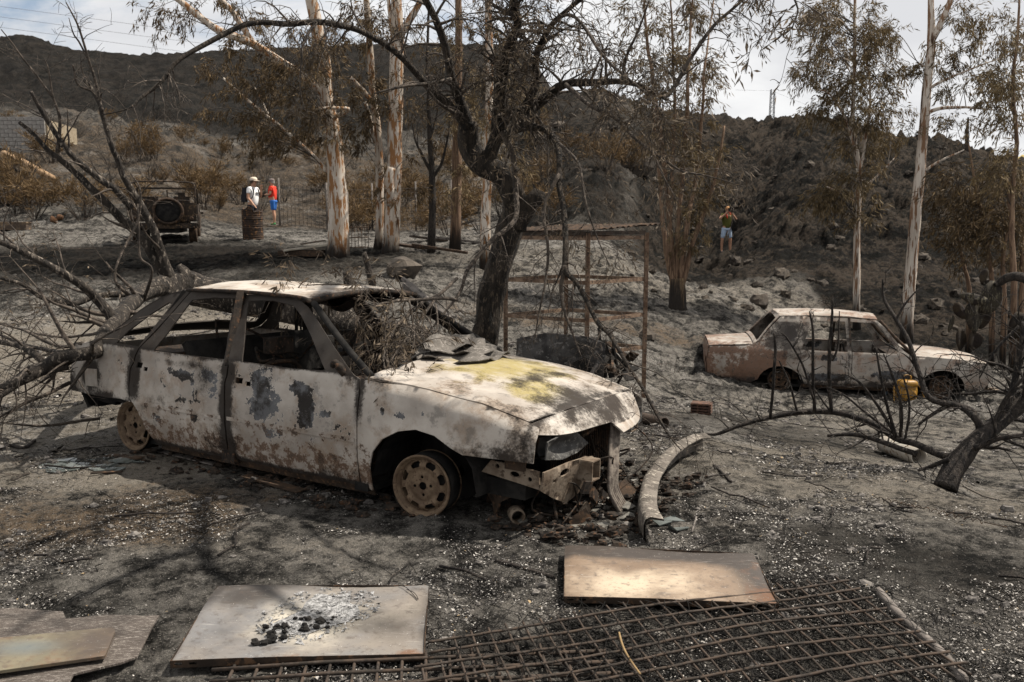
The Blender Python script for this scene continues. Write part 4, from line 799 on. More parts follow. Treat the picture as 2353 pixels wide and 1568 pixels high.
def gum(name, label, u0, d, pix, bark, twm, lm, specs, limbs=(), rbase=None, group=None, **kw):
    b = gbase(u0, d, .12); t = Tree(name, b, label, 'tree', group)
    P, R = limb(pix, 5); r0 = rbase or R[0] * 1.25
    P = np.vstack([b, P]); R = np.concatenate([[r0], R]); t.part('trunk', (P, R), bark, 12, .1, .015, world=True)
    for l in limbs: t.part('limb', l, bark, 7, .12, .02)
    t.clusters(specs, **kw); t.finish(twm, lm); return t
def build_gums():
    G = lambda L, d, r: [(u, v, d, rr) for (u, v), rr in zip(L, r)]
    # left group
    gum('gum_tree', 'stout pale gum tree with peeling bark and a thick brown crown behind the hatchback roof', 778, 20, G([(778, 560), (774, 421), (768, 337), (759, 274), (749, 219), (744, 147), (728, 63), (715, 0), (700, -80)], 20, [.25, .215, .19, .175, .16, .15, .14, .13, .12]), B_GUM, B_TWIG, L_GUMD,
        [(640, 200, 19.6, 90, 110, 46), (560, 250, 20, 80, 110, 26), (720, 190, 19.2, 70, 110, 34), (640, 110, 19, 130, 60, 34), (480, 190, 20, 70, 80, 20), (400, 40, 19, 110, 50, 16), (560, 30, 19, 120, 50, 20), (780, 60, 19.5, 60, 70, 14), (735, 300, 19.4, 60, 60, 16), (590, 330, 20, 60, 50, 8)],
        [[(749, 219, 20, .10), (680, 165, 19.6, .09), (583, 103, 19.2, .085), (557, 91, 19, .085), (498, 67, 18.8, .08), (410, 0, 18.4, .06), (360, -50, 18.2, .05)], [(583, 103, 19.2, .07), (542, 38, 19, .06), (498, -10, 18.8, .055)], [(757, 400, 20, .055), (715, 354, 20.2, .055), (673, 316, 20.4, .05), (622, 274, 20.6, .045), (559, 223, 20.8, .035), (513, 180, 21, .02)], [(622, 274, 20.6, .03), (585, 200, 20.8, .012)], [(768, 270, 19.9, .05), (800, 250, 19.6, .04), (730, 250, 19.2, .03)]],
        per=4, sub=6, L=.125, Wd=.023)
    gum('gum_tree', 'slim grey gum trunk standing just left of the scorched gum', 871, 21.2, G([(871, 545), (873, 421), (867, 295), (858, 236), (854, 168), (848, 84), (841, 0), (835, -60)], 21.2, [.10, .095, .09, .085, .08, .075, .07, .06]), B_GUM, B_TWIG, L_GUMD,
        [(840, 130, 21, 60, 110, 24), (820, 300, 20.6, 60, 60, 12), (830, 30, 21, 70, 50, 12), (850, 220, 20.8, 50, 60, 12)],
        [[(858, 236, 21.2, .06), (830, 205, 21, .055), (805, 180, 20.8, .04)], [(862, 330, 21.2, .05), (850, 270, 21, .045), (838, 235, 20.9, .04)]], per=4, sub=6, L=.14, Wd=.026)
    gum('gum_tree', 'tall gum with a forked top and black burn scar up its scorched trunk', 898, 20.6, G([(899, 560), (905, 421), (909, 253), (911, 126), (913, 84), (910, 0), (908, -60)], 20.6, [.19, .175, .165, .155, .15, .12, .1]), B_GUM, B_TWIG, L_GUMD,
        [(905, 80, 20.2, 60, 60, 8), (930, 200, 20.4, 40, 60, 6), (900, 400, 20.3, 30, 60, 5), (985, 420, 20.8, 30, 70, 6)],
        [[(913, 95, 20.6, .10), (930, 65, 20.5, .085), (964, 8, 20.4, .07), (985, -40, 20.3, .06)], [(899, 470, 20.5, .13), (893, 420, 20.3, .12), (900, 385, 20.3, .10)], [(905, 90, 20.6, .05), (897, 50, 20.6, .045), (892, -5, 20.6, .04)]], per=4, L=.14, Wd=.026)
    b = gum('charred_tree', 'thin charred black tree with upswept bare branches between the gums', 993, 21, G([(993, 520), (993, 421), (987, 295), (984, 200), (982, 126), (985, 30), (985, -40)], 21, [.09, .075, .055, .045, .035, .028, .02]), B_CHAR, B_CHAR, L_GUMD,
        [(985, 240, 20.8, 60, 60, 18), (1000, 150, 20.8, 60, 70, 10), (975, 320, 20.8, 50, 40, 10)],
        [[(992, 400, 21, .045), (972, 360, 20.9, .035), (955, 320, 20.8, .025), (945, 270, 20.8, .012)], [(994, 410, 21, .045), (1015, 370, 20.9, .035), (1030, 310, 20.8, .022), (1035, 250, 20.8, .01)], [(988, 320, 21, .03), (1005, 260, 21, .02), (1012, 190, 21, .01)]], per=3, L=.11, Wd=.02)
    sprout(b.tw, *b.pts[0], 20, .8, 2, 0, .8, None, .35, up=.6); 
    gum('gum_tree', 'dark slender gum trunk between the charred tree and the olive', 1047, 21.5, G([(1048, 500), (1050, 379), (1051, 250), (1054, 84), (1053, 0), (1052, -50)], 21.5, [.125, .115, .10, .085, .075, .06]), B_BROWN, B_TWIG, L_GUM,
        [(1070, 330, 21.2, 50, 60, 14), (1040, 420, 21.4, 40, 40, 8), (1060, 170, 21.2, 60, 90, 16), (1040, 40, 21.2, 60, 60, 10), (1085, 250, 21, 50, 60, 12)], per=4, L=.13, Wd=.024)
    gum('gum_tree', 'grey gum partly hidden by the leaning olive trunk, burnt black at its foot', 1116, 19, G([(1116, 545), (1117, 461), (1121, 400), (1124, 250), (1125, 150), (1121, 0), (1119, -50)], 19, [.115, .105, .10, .085, .08, .07, .06]), B_GUM, B_TWIG, L_GUM,
        [(1180, 290, 19.5, 70, 60, 18), (1120, 200, 19, 60, 80, 14), (1240, 230, 19.5, 60, 40, 10), (1150, 90, 19, 80, 60, 12), (1180, 400, 19.4, 50, 60, 12)], per=4, L=.13, Wd=.024)
    # many stemmed tree left of the photographer
    t = Tree('burnt_gum_clump', gbase(1557, 18), 'many stemmed brown gum with a black burnt stump left of the man on the slope', 'tree')
    P, R = limb([(1557, 705, 18, .19), (1558, 672, 18, .17), (1556, 640, 18, .15)]); P = np.vstack([t.base, P]); t.part('trunk', (P, np.concatenate([[.23], R])), bark_mat('stump_bark', (.08, .05, .028), (.13, .085, .045), (.26, .18, .105), 1.15), 12, .22, world=True)
    for L in ([(1548, 660), (1528, 560), (1518, 440), (1505, 330), (1500, 200)], [(1552, 655), (1540, 540), (1545, 400), (1550, 240), (1545, 60), (1540, -40)], [(1557, 655), (1560, 500), (1575, 350), (1580, 200), (1590, 30), (1592, -40)], [(1562, 655), (1580, 520), (1600, 400), (1612, 290), (1620, 150), (1640, 0)], [(1566, 660), (1592, 560), (1630, 450), (1650, 380), (1665, 290)], [(1555, 655), (1536, 480), (1510, 260), (1490, 120), (1480, 0)]):
        t.part('limb', [(u, v, 18 + rng.normal() * .12 * i, .055 * (1 - i / 5.6) + .006) for i, (u, v) in enumerate(L)], B_BROWN, 7, .1, .03)
    t.clusters([(1590, 330, 18, 70, 80, 30), (1590, 440, 18, 65, 60, 30), (1560, 180, 18, 90, 90, 34), (1500, 90, 18, 60, 90, 18), (1620, 120, 18, 60, 90, 22), (1530, 30, 18, 110, 50, 22), (1590, 530, 18, 40, 50, 10), (1540, 300, 18, 60, 80, 16), (1480, 180, 18, 40, 60, 8)], per=4, sub=6, L=.12, Wd=.022, tl=.34); t.finish(B_TWIG, L_GUM)
    sprout(t.tw, *t.pts[0], 1, .3, 0)
    # right pair
    gum('gum_tree', 'slender white gum with a full feathery brown crown behind the saloon roof', 1968, 19, G([(1968, 700), (1969, 571), (1971, 476), (1975, 405), (1966, 340), (1958, 286), (1961, 220), (1963, 143), (1965, 0), (1966, -60)], 19, [.075, .07, .065, .06, .05, .045, .042, .036, .03, .025]), B_GUMW, B_TWIG, L_GUM,
        [(1950, 60, 19, 120, 70, 60), (1930, 160, 19, 110, 60, 52), (1960, 250, 19, 90, 50, 34), (1850, 260, 19, 40, 30, 9), (1880, 130, 19, 50, 70, 18), (1990, 330, 19, 70, 50, 26), (1890, 450, 18.8, 55, 30, 26), (1960, 420, 18.8, 50, 50, 20), (2030, 230, 19, 50, 60, 22), (2040, 110, 19, 60, 60, 24), (1900, 25, 19, 60, 40, 18), (1985, 500, 18.8, 40, 20, 7)],
        [[(1966, 345, 19, .035), (1940, 270, 18.9, .03), (1905, 215, 18.8, .02), (1870, 205, 18.7, .01)], [(1975, 400, 19, .035), (1990, 320, 19.1, .03), (2000, 220, 19.2, .024), (1985, 100, 19.2, .015)], [(1972, 470, 19, .025), (1940, 450, 18.8, .018), (1900, 430, 18.7, .01)], [(1973, 440, 19, .025), (2010, 410, 19.1, .018), (2060, 360, 19.2, .01)]], per=4, sub=6, L=.125, Wd=.022, tl=.36)
    gum('gum_tree', 'tall straight white gum with a forked top standing behind the saloon bonnet', 2083, 18, G([(2084, 735), (2094, 619), (2103, 500), (2113, 405), (2122, 286), (2134, 167), (2139, 95), (2139, 0), (2139, -60)], 18, [.12, .112, .107, .102, .092, .085, .08, .055, .05]), B_GUMW, B_TWIG, L_GUM,
        [(2230, 110, 17.6, 80, 60, 22), (2180, 190, 17.8, 60, 50, 14), (2260, 210, 17.4, 70, 50, 20), (2300, 60, 17.4, 60, 60, 16), (2090, 150, 18, 40, 60, 9), (2330, 180, 17, 40, 60, 10), (2080, 290, 18, 30, 40, 5), (2200, 270, 17.6, 60, 30, 9), (2060, 60, 18, 30, 30, 5), (2220, 30, 17.8, 60, 40, 12)],
        [[(2141, 92, 18, .065), (2158, 60, 17.9, .06), (2175, 25, 17.8, .055), (2192, -20, 17.7, .05)], [(2120, 280, 18, .045), (2140, 255, 17.9, .04), (2205, 247, 17.6, .028), (2290, 252, 17.3, .012)], [(2126, 212, 18, .035), (2160, 190, 17.8, .028), (2230, 160, 17.5, .018), (2330, 125, 17.2, .008)], [(2112, 400, 18, .03), (2160, 370, 17.8, .022), (2215, 345, 17.7, .012)], [(2128, 155, 18, .02), (2110, 148, 18, .018)]], per=4, sub=6, L=.12, Wd=.021, tl=.36)
    far = [('thin brown gum stem crowded against the right edge, tallest of its clump', 2332, 15.5, [(2330, 640), (2325, 480), (2335, 330), (2328, 200), (2340, 60), (2345, -40)], [(2320, 260, 15.5, 45, 110, 40), (2335, 120, 15.5, 40, 60, 14), (2310, 400, 15.5, 50, 60, 30)]),
           ('dark leafy young gum leaning over the cactus', 2284, 16.5, [(2280, 720), (2276, 610), (2262, 520), (2240, 420), (2225, 330)], [(2230, 500, 16.3, 55, 80, 50), (2200, 440, 16.3, 50, 50, 22), (2270, 420, 16.5, 40, 60, 26)]),
           ('short tan stem behind the cactus with hanging scorched leaves', 2308, 16, [(2308, 720), (2305, 600), (2318, 500), (2315, 400)], [(2300, 540, 16, 45, 70, 34), (2330, 470, 16, 30, 70, 26)]),
           ('leaning pale stem left of the hanging cactus', 2226, 17, [(2228, 720), (2226, 660), (2212, 600), (2200, 540), (2190, 470)], [(2165, 430, 17, 35, 70, 22), (2185, 560, 17, 35, 60, 18), (2150, 540, 17, 25, 40, 8)]),
           ('thin orange stem at the very right edge', 2348, 16.5, [(2346, 730), (2350, 600), (2346, 480), (2356, 380)], [(2345, 590, 16.5, 25, 60, 16), (2350, 420, 16.5, 20, 60, 12)])]
    for lab, u, d, L, sp in far:
        gum('gum_sapling', lab, u, d, G(L, d, np.linspace(.05, .014, len(L))), B_BROWN, B_TWIG, L_GUM if d < 16 else L_GUMD, sp, per=3, sub=6, L=.12, Wd=.022, tl=.36, dens=.38)
    t = gum('dead_tree', 'bare dark tree on the skyline between the white gum and the right edge', 2222, 50, G([(2222, 350), (2222, 310), (2225, 270)], 50, [.12, .10, .05]), B_CHAR, B_CHAR, L_GUMD, [], per=1)
build_gums()

def build_olive():
    bx = W(1112, 900, 8.8); b = np.array([bx[0], 8.8, h1(bx[0], 8.8) - .12])
    t = Tree('olive_tree', b, 'big charred olive with a leaning trunk, bare drooping branches and dry leaves behind the hatchback', 'tree')
    P, R = limb([(1112, 800, 8.8, .150), (1120, 730, 8.75, .135), (1128, 680, 8.75, .138), (1155, 590, 8.7, .125), (1185, 500, 8.6, .118), (1180, 440, 8.5, .115), (1150, 400, 8.5, .11), (1110, 378, 8.5, .105), (1080, 330, 8.5, .10), (1080, 285, 8.4, .085)], 6)
    t.part('trunk', (np.vstack([b, P]), np.concatenate([[.20], R])), B_OLIVE, 16, .42, .03, world=True)
    t.part('broken_limb', [(1186, 520, 8.6, .10), (1210, 480, 8.5, .085), (1232, 455, 8.45, .075), (1240, 438, 8.45, .05)], B_OLIVE, 10, .5)
    LB = [
        ([(1079, 290, 8.4, .075), (1052, 261, 8.3, .045), (972, 185, 8.0, .032), (917, 126, 7.7, .027), (846, 80, 7.4, .025), (787, 59, 7.2, .023), (728, 50, 7.0, .022), (656, 55, 6.9, .022), (593, 51, 6.8, .021), (528, 70, 6.7, .02), (416, 135, 6.5, .017), (372, 190, 6.4, .014), (325, 226, 6.3, .012), (293, 249, 6.2, .006), (234, 264, 6.2, .004)], 30, .45),
        ([(1079, 290, 8.4, .07), (1060, 240, 8.3, .05), (1038, 180, 8.2, .042), (1023, 103, 8.1, .038), (1002, 46, 8.0, .034), (977, 0, 7.9, .03), (960, -40, 7.8, .028)], 16, .5),
        ([(1120, 370, 8.5, .07), (1150, 290, 8.3, .06), (1171, 262, 8.2, .055), (1218, 251, 8.0, .05), (1259, 221, 7.8, .042), (1295, 195, 7.6, .036), (1366, 190, 7.3, .03), (1428, 190, 7.0, .022), (1489, 205, 6.8, .014), (1530, 231, 6.6, .007)], 26, .5),
        ([(1200, 254, 8.1, .045), (1228, 200, 8.0, .035), (1233, 128, 7.8, .028), (1264, 62, 7.6, .024), (1310, 20, 7.4, .02), (1346, -10, 7.2, .018)], 14, .5),
        ([(1145, 300, 8.3, .07), (1150, 200, 8.1, .055), (1165, 120, 7.9, .045), (1190, 60, 7.8, .038), (1180, 0, 7.7, .03), (1178, -50, 7.7, .025)], 26, .5),
        ([(1150, 320, 8.4, .04), (1166, 308, 8.2, .034), (1223, 292, 7.9, .03), (1264, 308, 7.7, .028), (1284, 349, 7.5, .026), (1284, 426, 7.3, .025), (1295, 487, 7.2, .024), (1300, 564, 7.0, .024), (1298, 620, 6.9, .022), (1325, 652, 6.8, .018), (1346, 688, 6.7, .017), (1375, 743, 6.5, .016), (1401, 770, 6.4, .014), (1437, 834, 6.1, .013), (1472, 887, 5.9, .012), (1507, 952, 5.7, .009), (1540, 1003, 5.5, .006), (1566, 1036, 5.4, .003)], 26, .42),
        ([(1298, 610, 6.9, .02), (1289, 667, 6.9, .016), (1300, 720, 6.8, .012), (1318, 770, 6.7, .009), (1335, 820, 6.6, .005)], 10, .3),
        ([(1284, 400, 7.3, .018), (1250, 480, 7.2, .014), (1258, 560, 7.1, .012), (1255, 640, 7.0, .010), (1240, 720, 6.9, .007), (1225, 790, 6.8, .004)], 12, .3),
        ([(1150, 297, 8.3, .03), (1160, 320, 8.2, .028), (1177, 359, 8.1, .026), (1187, 446, 8.0, .025), (1184, 508, 7.8, .022), (1130, 554, 7.5, .020), (1079, 615, 7.2, .016), (1059, 667, 7.0, .013), (1020, 720, 6.8, .008), (980, 770, 6.6, .004)], 16, .4),
        ([(1300, 195, 7.5, .02), (1361, 246, 7.1, .016), (1412, 272, 6.9, .014), (1464, 323, 6.7, .012), (1515, 359, 6.6, .010), (1566, 395, 6.4, .007), (1618, 405, 6.3, .005), (1695, 426, 6.2, .003)], 16, .35),
        ([(1489, 205, 6.8, .014), (1535, 220, 6.9, .018), (1592, 128, 7.0, .016), (1643, 56, 7.0, .014), (1695, 8, 7.0, .012), (1730, -30, 7.0, .01)], 10, .35),
        ([(1264, 62, 7.6, .016), (1300, 35, 7.3, .014), (1335, 51, 7.1, .013), (1387, 128, 6.9, .012), (1428, 169, 6.7, .011), (1489, 220, 6.6, .009), (1525, 267, 6.5, .006)], 16, .4),
        ([(1428, 190, 7.0, .015), (1440, 130, 6.8, .012), (1469, 67, 6.7, .009), (1490, 0, 6.6, .006)], 8, .35),
        ([(1284, 330, 7.4, .014), (1330, 380, 7.1, .011), (1345, 460, 6.9, .009), (1370, 540, 6.8, .006), (1400, 610, 6.7, .003)], 12, .35),
        ([(1490, 300, 6.6, .006), (1520, 400, 6.4, .005), (1560, 470, 6.3, .003)], 6, .3),
        ([(1178, -30, 7.7, .03), (1260, -60, 6.8, .02), (1500, -70, 5.2, .014), (1760, -60, 4.6, .009), (1830, 10, 4.4, .005), (1820, 70, 4.4, .003)], 10, .25),
        ([(1038, 180, 8.2, .02), (1000, 190, 7.8, .015), (920, 200, 7.4, .012), (860, 215, 7.2, .006)], 8, .35),
        ([(728, 50, 7.0, .014), (700, 90, 6.8, .010), (692, 130, 6.7, .008), (690, 200, 6.7, .006), (700, 250, 6.7, .003)], 8, .25),
        ([(1052, 261, 8.3, .02), (1010, 240, 7.9, .014), (960, 190, 7.6, .010), (880, 215, 7.3, .004)], 6, .3)]
    for i, (L, n, sl) in enumerate(LB):
        P, R = t.part('limb', L, B_OLIVE if L[0][3] > .03 else B_TWIG, 8, .12, .012, 5)
        sprout(t.tw, P, R, int(n * (2.1 if i in (1, 2, 3, 4, 10, 11, 12) else 1.3)), sl * .9, 2, .28, 1.0, t.lp if i in (2, 4, 9, 10, 11, 13, 14, 15) else None, .15, 4, .4, rmin=.0022)
    over = [([(.45, 8.0, 4.3, .06), (.8, 7.0, 4.8, .055), (1.0, 6.2, 4.9, .05), (1.2, 5.4, 4.8, .042), (1.5, 4.7, 4.6, .03), (1.9, 4.2, 4.4, .012)], 18), ([(1.0, 6.2, 4.9, .04), (.5, 5.7, 4.8, .032), (.1, 5.2, 4.6, .022), (-.1, 4.8, 4.3, .01)], 14), ([(1.2, 5.4, 4.8, .035), (1.0, 4.8, 5.0, .028), (.9, 4.3, 5.0, .012)], 10), ([(.4, 7.9, 4.4, .05), (-.3, 7.2, 4.6, .04), (-.8, 6.6, 4.5, .03), (-1.2, 6.0, 4.2, .012)], 14)]
    for L, n in over:
        s_ = spline(L, 5); P, R = t.part('limb', (s_[:, :3], np.maximum(s_[:, 3], .004)), B_OLIVE, 8, .12, .03, world=True); sprout(t.tw, P, R, n, .5, 2, .15, 1.0, t.lp, .15, 4, .45, rmin=.003)
    keep = [q for q in t.lp if rng.random() < .2]; t.lp = keep
    # dense dry sprays round the head of the tree
    for u, v, d, n in ((1175, 130, 7.6, 50), (1230, 90, 7.4, 44), (1150, 200, 7.7, 36), (1210, 30, 7.4, 44), (1140, 60, 7.6, 30), (1190, 250, 7.6, 20), (1100, 170, 7.9, 14), (1440, 230, 6.7, 16), (1510, 250, 6.5, 22), (1400, 200, 6.8, 16), (1200, 340, 7.6, 10), (1150, 420, 7.4, 8), (1120, 330, 7.6, 8), (1470, 170, 6.7, 12), (1280, 260, 7.2, 8), (1550, 270, 6.4, 10), (1170, 380, 7.3, 8), (1260, 400, 7.2, 4), (1820, 40, 4.4, 12), (1840, 90, 4.4, 6), (1320, 430, 7, 4), (900, 790, 5.7, 0)):
        for _ in range(n):
            q = W(u + rng.normal() * 34, v + rng.normal() * 34, d + rng.normal() * .15); dr = rng.normal(size=3) + np.array([0, 0, -.6]); dr /= np.linalg.norm(dr)
            c = np.array([q, q + dr * .07, q + dr * .15 + np.array([0, 0, -.01])]); t.tw.tube(c, [.003, .0025, .0015], 3, cap=False)
            for k in range(6): t.lf.leaves(np.array([c[0] * (1 - k / 6) + c[2] * k / 6]), np.array([dr + rng.normal(size=3) * .6]), .05 + .03 * rng.random(), .011)
    t.per, t.L, t.Wd, t.hang = 2, .06, .012, .5; t.finish(B_TWIG, L_OLIVE)
build_olive()

def build_fallen():
    b = np.array(tuple(W(400, 640, 8.5)[:2]) + (0,)); b[2] = h1(b[0], b[1])
    t = Tree('fallen_tree', b, 'fallen olive tree lying behind the hatchback with bare limbs rising at the left', 'tree')
    t.part('trunk', [(372, 668, 8.3, .11), (410, 655, 8.5, .15), (470, 672, 8.6, .16), (600, 700, 8.6, .15), (720, 722, 8.6, .16), (830, 752, 8.6, .18), (930, 790, 8.7, .2), (985, 800, 8.8, .14)], B_FALL, 14, .4, .05)
    t.part('stump', [(400, 660, 8.45, .10), (425, 635, 8.5, .075), (410, 610, 8.5, .03)], B_FALL, 10, .5); t.part('stump', [(420, 660, 8.5, .10), (440, 640, 8.5, .05), (445, 630, 8.5, .03)], B_FALL, 10, .5)
    LB = [
        ([(391, 650, 8.4, .075), (382, 615, 8.35, .052), (369, 574, 8.3, .044), (351, 528, 8.25, .04), (327, 482, 8.2, .037), (305, 442, 8.15, .033), (284, 406, 8.1, .028), (269, 366, 8.05, .026), (258, 343, 8, .025), (240, 278, 7.95, .022), (231, 246, 7.9, .02), (214, 211, 7.9, .019), (193, 182, 7.85, .018)], 10, .5, .3),
        ([(235, 255, 7.9, .016), (229, 234, 7.9, .015), (217, 176, 7.85, .013), (205, 141, 7.8, .012), (193, 97, 7.75, .010), (176, 50, 7.7, .008), (152, 5, 7.65, .005)], 12, .3, .4),
        ([(205, 141, 7.8, .009), (185, 100, 7.75, .008), (170, 78, 7.7, .006), (158, 40, 7.7, .003)], 5, .2, .4),
        ([(385, 640, 8.4, .07), (369, 619, 8.35, .052), (330, 552, 8.25, .046), (275, 500, 8.15, .04), (229, 451, 8.0, .035), (183, 406, 7.9, .03), (137, 366, 7.75, .026), (111, 346, 7.7, .022), (79, 311, 7.6, .018), (44, 281, 7.5, .016)], 14, .5, .3),
        ([(300, 478, 8.15, .036), (265, 436, 8.05, .032), (226, 409, 7.95, .03), (171, 363, 7.8, .026), (130, 310, 7.7, .022), (97, 258, 7.6, .018), (73, 211, 7.5, .015)], 12, .5, .35),
        ([(132, 350, 7.75, .018), (138, 278, 7.7, .014), (123, 223, 7.65, .011), (112, 160, 7.6, .008), (103, 135, 7.6, .005)], 8, .3, .4),
        ([(123, 225, 7.65, .012), (91, 182, 7.6, .010), (50, 129, 7.5, .008), (30, 100, 7.45, .006), (3, 68, 7.4, .004)], 8, .3, .4),
        ([(215, 211, 7.9, .012), (180, 196, 7.8, .010), (172, 165, 7.75, .009), (168, 150, 7.7, .007)], 3, .2, .3),
        ([(372, 655, 8.3, .10), (335, 668, 8.0, .085), (302, 694, 7.4, .07), (280, 722, 7.0, .064), (262, 748, 6.75, .062), (242, 768, 6.55, .06), (222, 806, 6.35, .058), (192, 815, 6.25, .052), (137, 823, 6.2, .048), (110, 842, 6.2, .046), (69, 864, 6.1, .042), (0, 895, 6.0, .036), (-60, 915, 5.9, .03)], 34, .75, .1),
        ([(263, 742, 6.8, .05), (250, 722, 6.8, .042), (223, 689, 6.8, .038), (190, 658, 6.7, .034), (153, 633, 6.6, .031), (101, 604, 6.5, .027), (46, 577, 6.4, .024), (0, 558, 6.3, .021), (-50, 540, 6.2, .018)], 22, .5, .1),
        ([(340, 672, 8.1, .035), (290, 675, 7.9, .03), (230, 680, 7.7, .026), (176, 697, 7.5, .024), (140, 692, 7.4, .022), (96, 683, 7.3, .02), (55, 655, 7.2, .017), (0, 639, 7.1, .014)], 22, .5, .1),
        ([(100, 845, 6.2, .034), (70, 850, 6.15, .03), (30, 880, 6.1, .026), (0, 900, 6.1, .024), (-40, 905, 6.1, .02)], 8, .4, 0),
        ([(157, 842, 6.25, .03), (82, 862, 6.15, .025), (40, 885, 6.05, .022), (0, 912, 5.95, .018)], 10, .5, 0),
        ([(160, 880, 6.5, .016), (110, 905, 6.3, .014), (60, 925, 6.2, .012), (0, 960, 6.0, .008)], 10, .5, .05),
        ([(104, 836, 6.2, .028), (55, 800, 6.3, .024), (0, 787, 6.4, .02), (-40, 780, 6.4, .016)], 12, .5, .1),
        ([(150, 815, 6.3, .022), (118, 808, 6.5, .018), (50, 790, 6.8, .014), (0, 770, 7.0, .010)], 14, .5, .15),
        ([(190, 790, 6.5, .016), (130, 795, 6.9, .014), (60, 762, 7.1, .010), (0, 745, 7.3, .007)], 14, .5, .15),
        ([(230, 962, 6.6, .012), (180, 968, 6.5, .011), (110, 978, 6.3, .010), (50, 975, 6.2, .007), (0, 968, 6.2, .004)], 6, .4, .1),
        ([(240, 762, 6.7, .014), (200, 770, 6.9, .012), (140, 775, 7.1, .010), (80, 768, 7.3, .006)], 12, .5, .2),
        ([(315, 690, 7.5, .02), (300, 660, 7.4, .016), (280, 640, 7.4, .013), (258, 617, 7.3, .011), (245, 600, 7.3, .006)], 6, .4, .3),
        ([(310, 690, 7.5, .02), (265, 640, 7.3, .012), (290, 560, 7.5, .010), (318, 500, 7.6, .009), (322, 440, 7.6, .008), (300, 400, 7.6, .005)], 6, .3, .2),
        ([(330, 690, 7.6, .016), (350, 620, 7.5, .012), (322, 590, 7.5, .010), (318, 520, 7.5, .008), (316, 470, 7.5, .006)], 4, .3, .2)]
    for i, (L, n, sl, up) in enumerate(LB):
        P, R = t.part('limb', L, B_FALL if L[0][3] > .02 else B_TWIG, 8, .14, .012)
        sprout(t.tw, P, R, int(n * (.5 if i > 7 else .8) + .5), sl * .85, 2 if i in (8, 9, 12, 14) else 1, .06, 1.0, t.lp if i in (9, 10) else None, .1, 4, .38, up, rmin=.0022)
    t.lp = [q for q in t.lp if rng.random() < .3 and q[0][1] > 6.6]
    t.per, t.L, t.Wd, t.hang = 3, .055, .011, .4; t.finish(B_TWIG, L_OLIVE)
build_fallen()

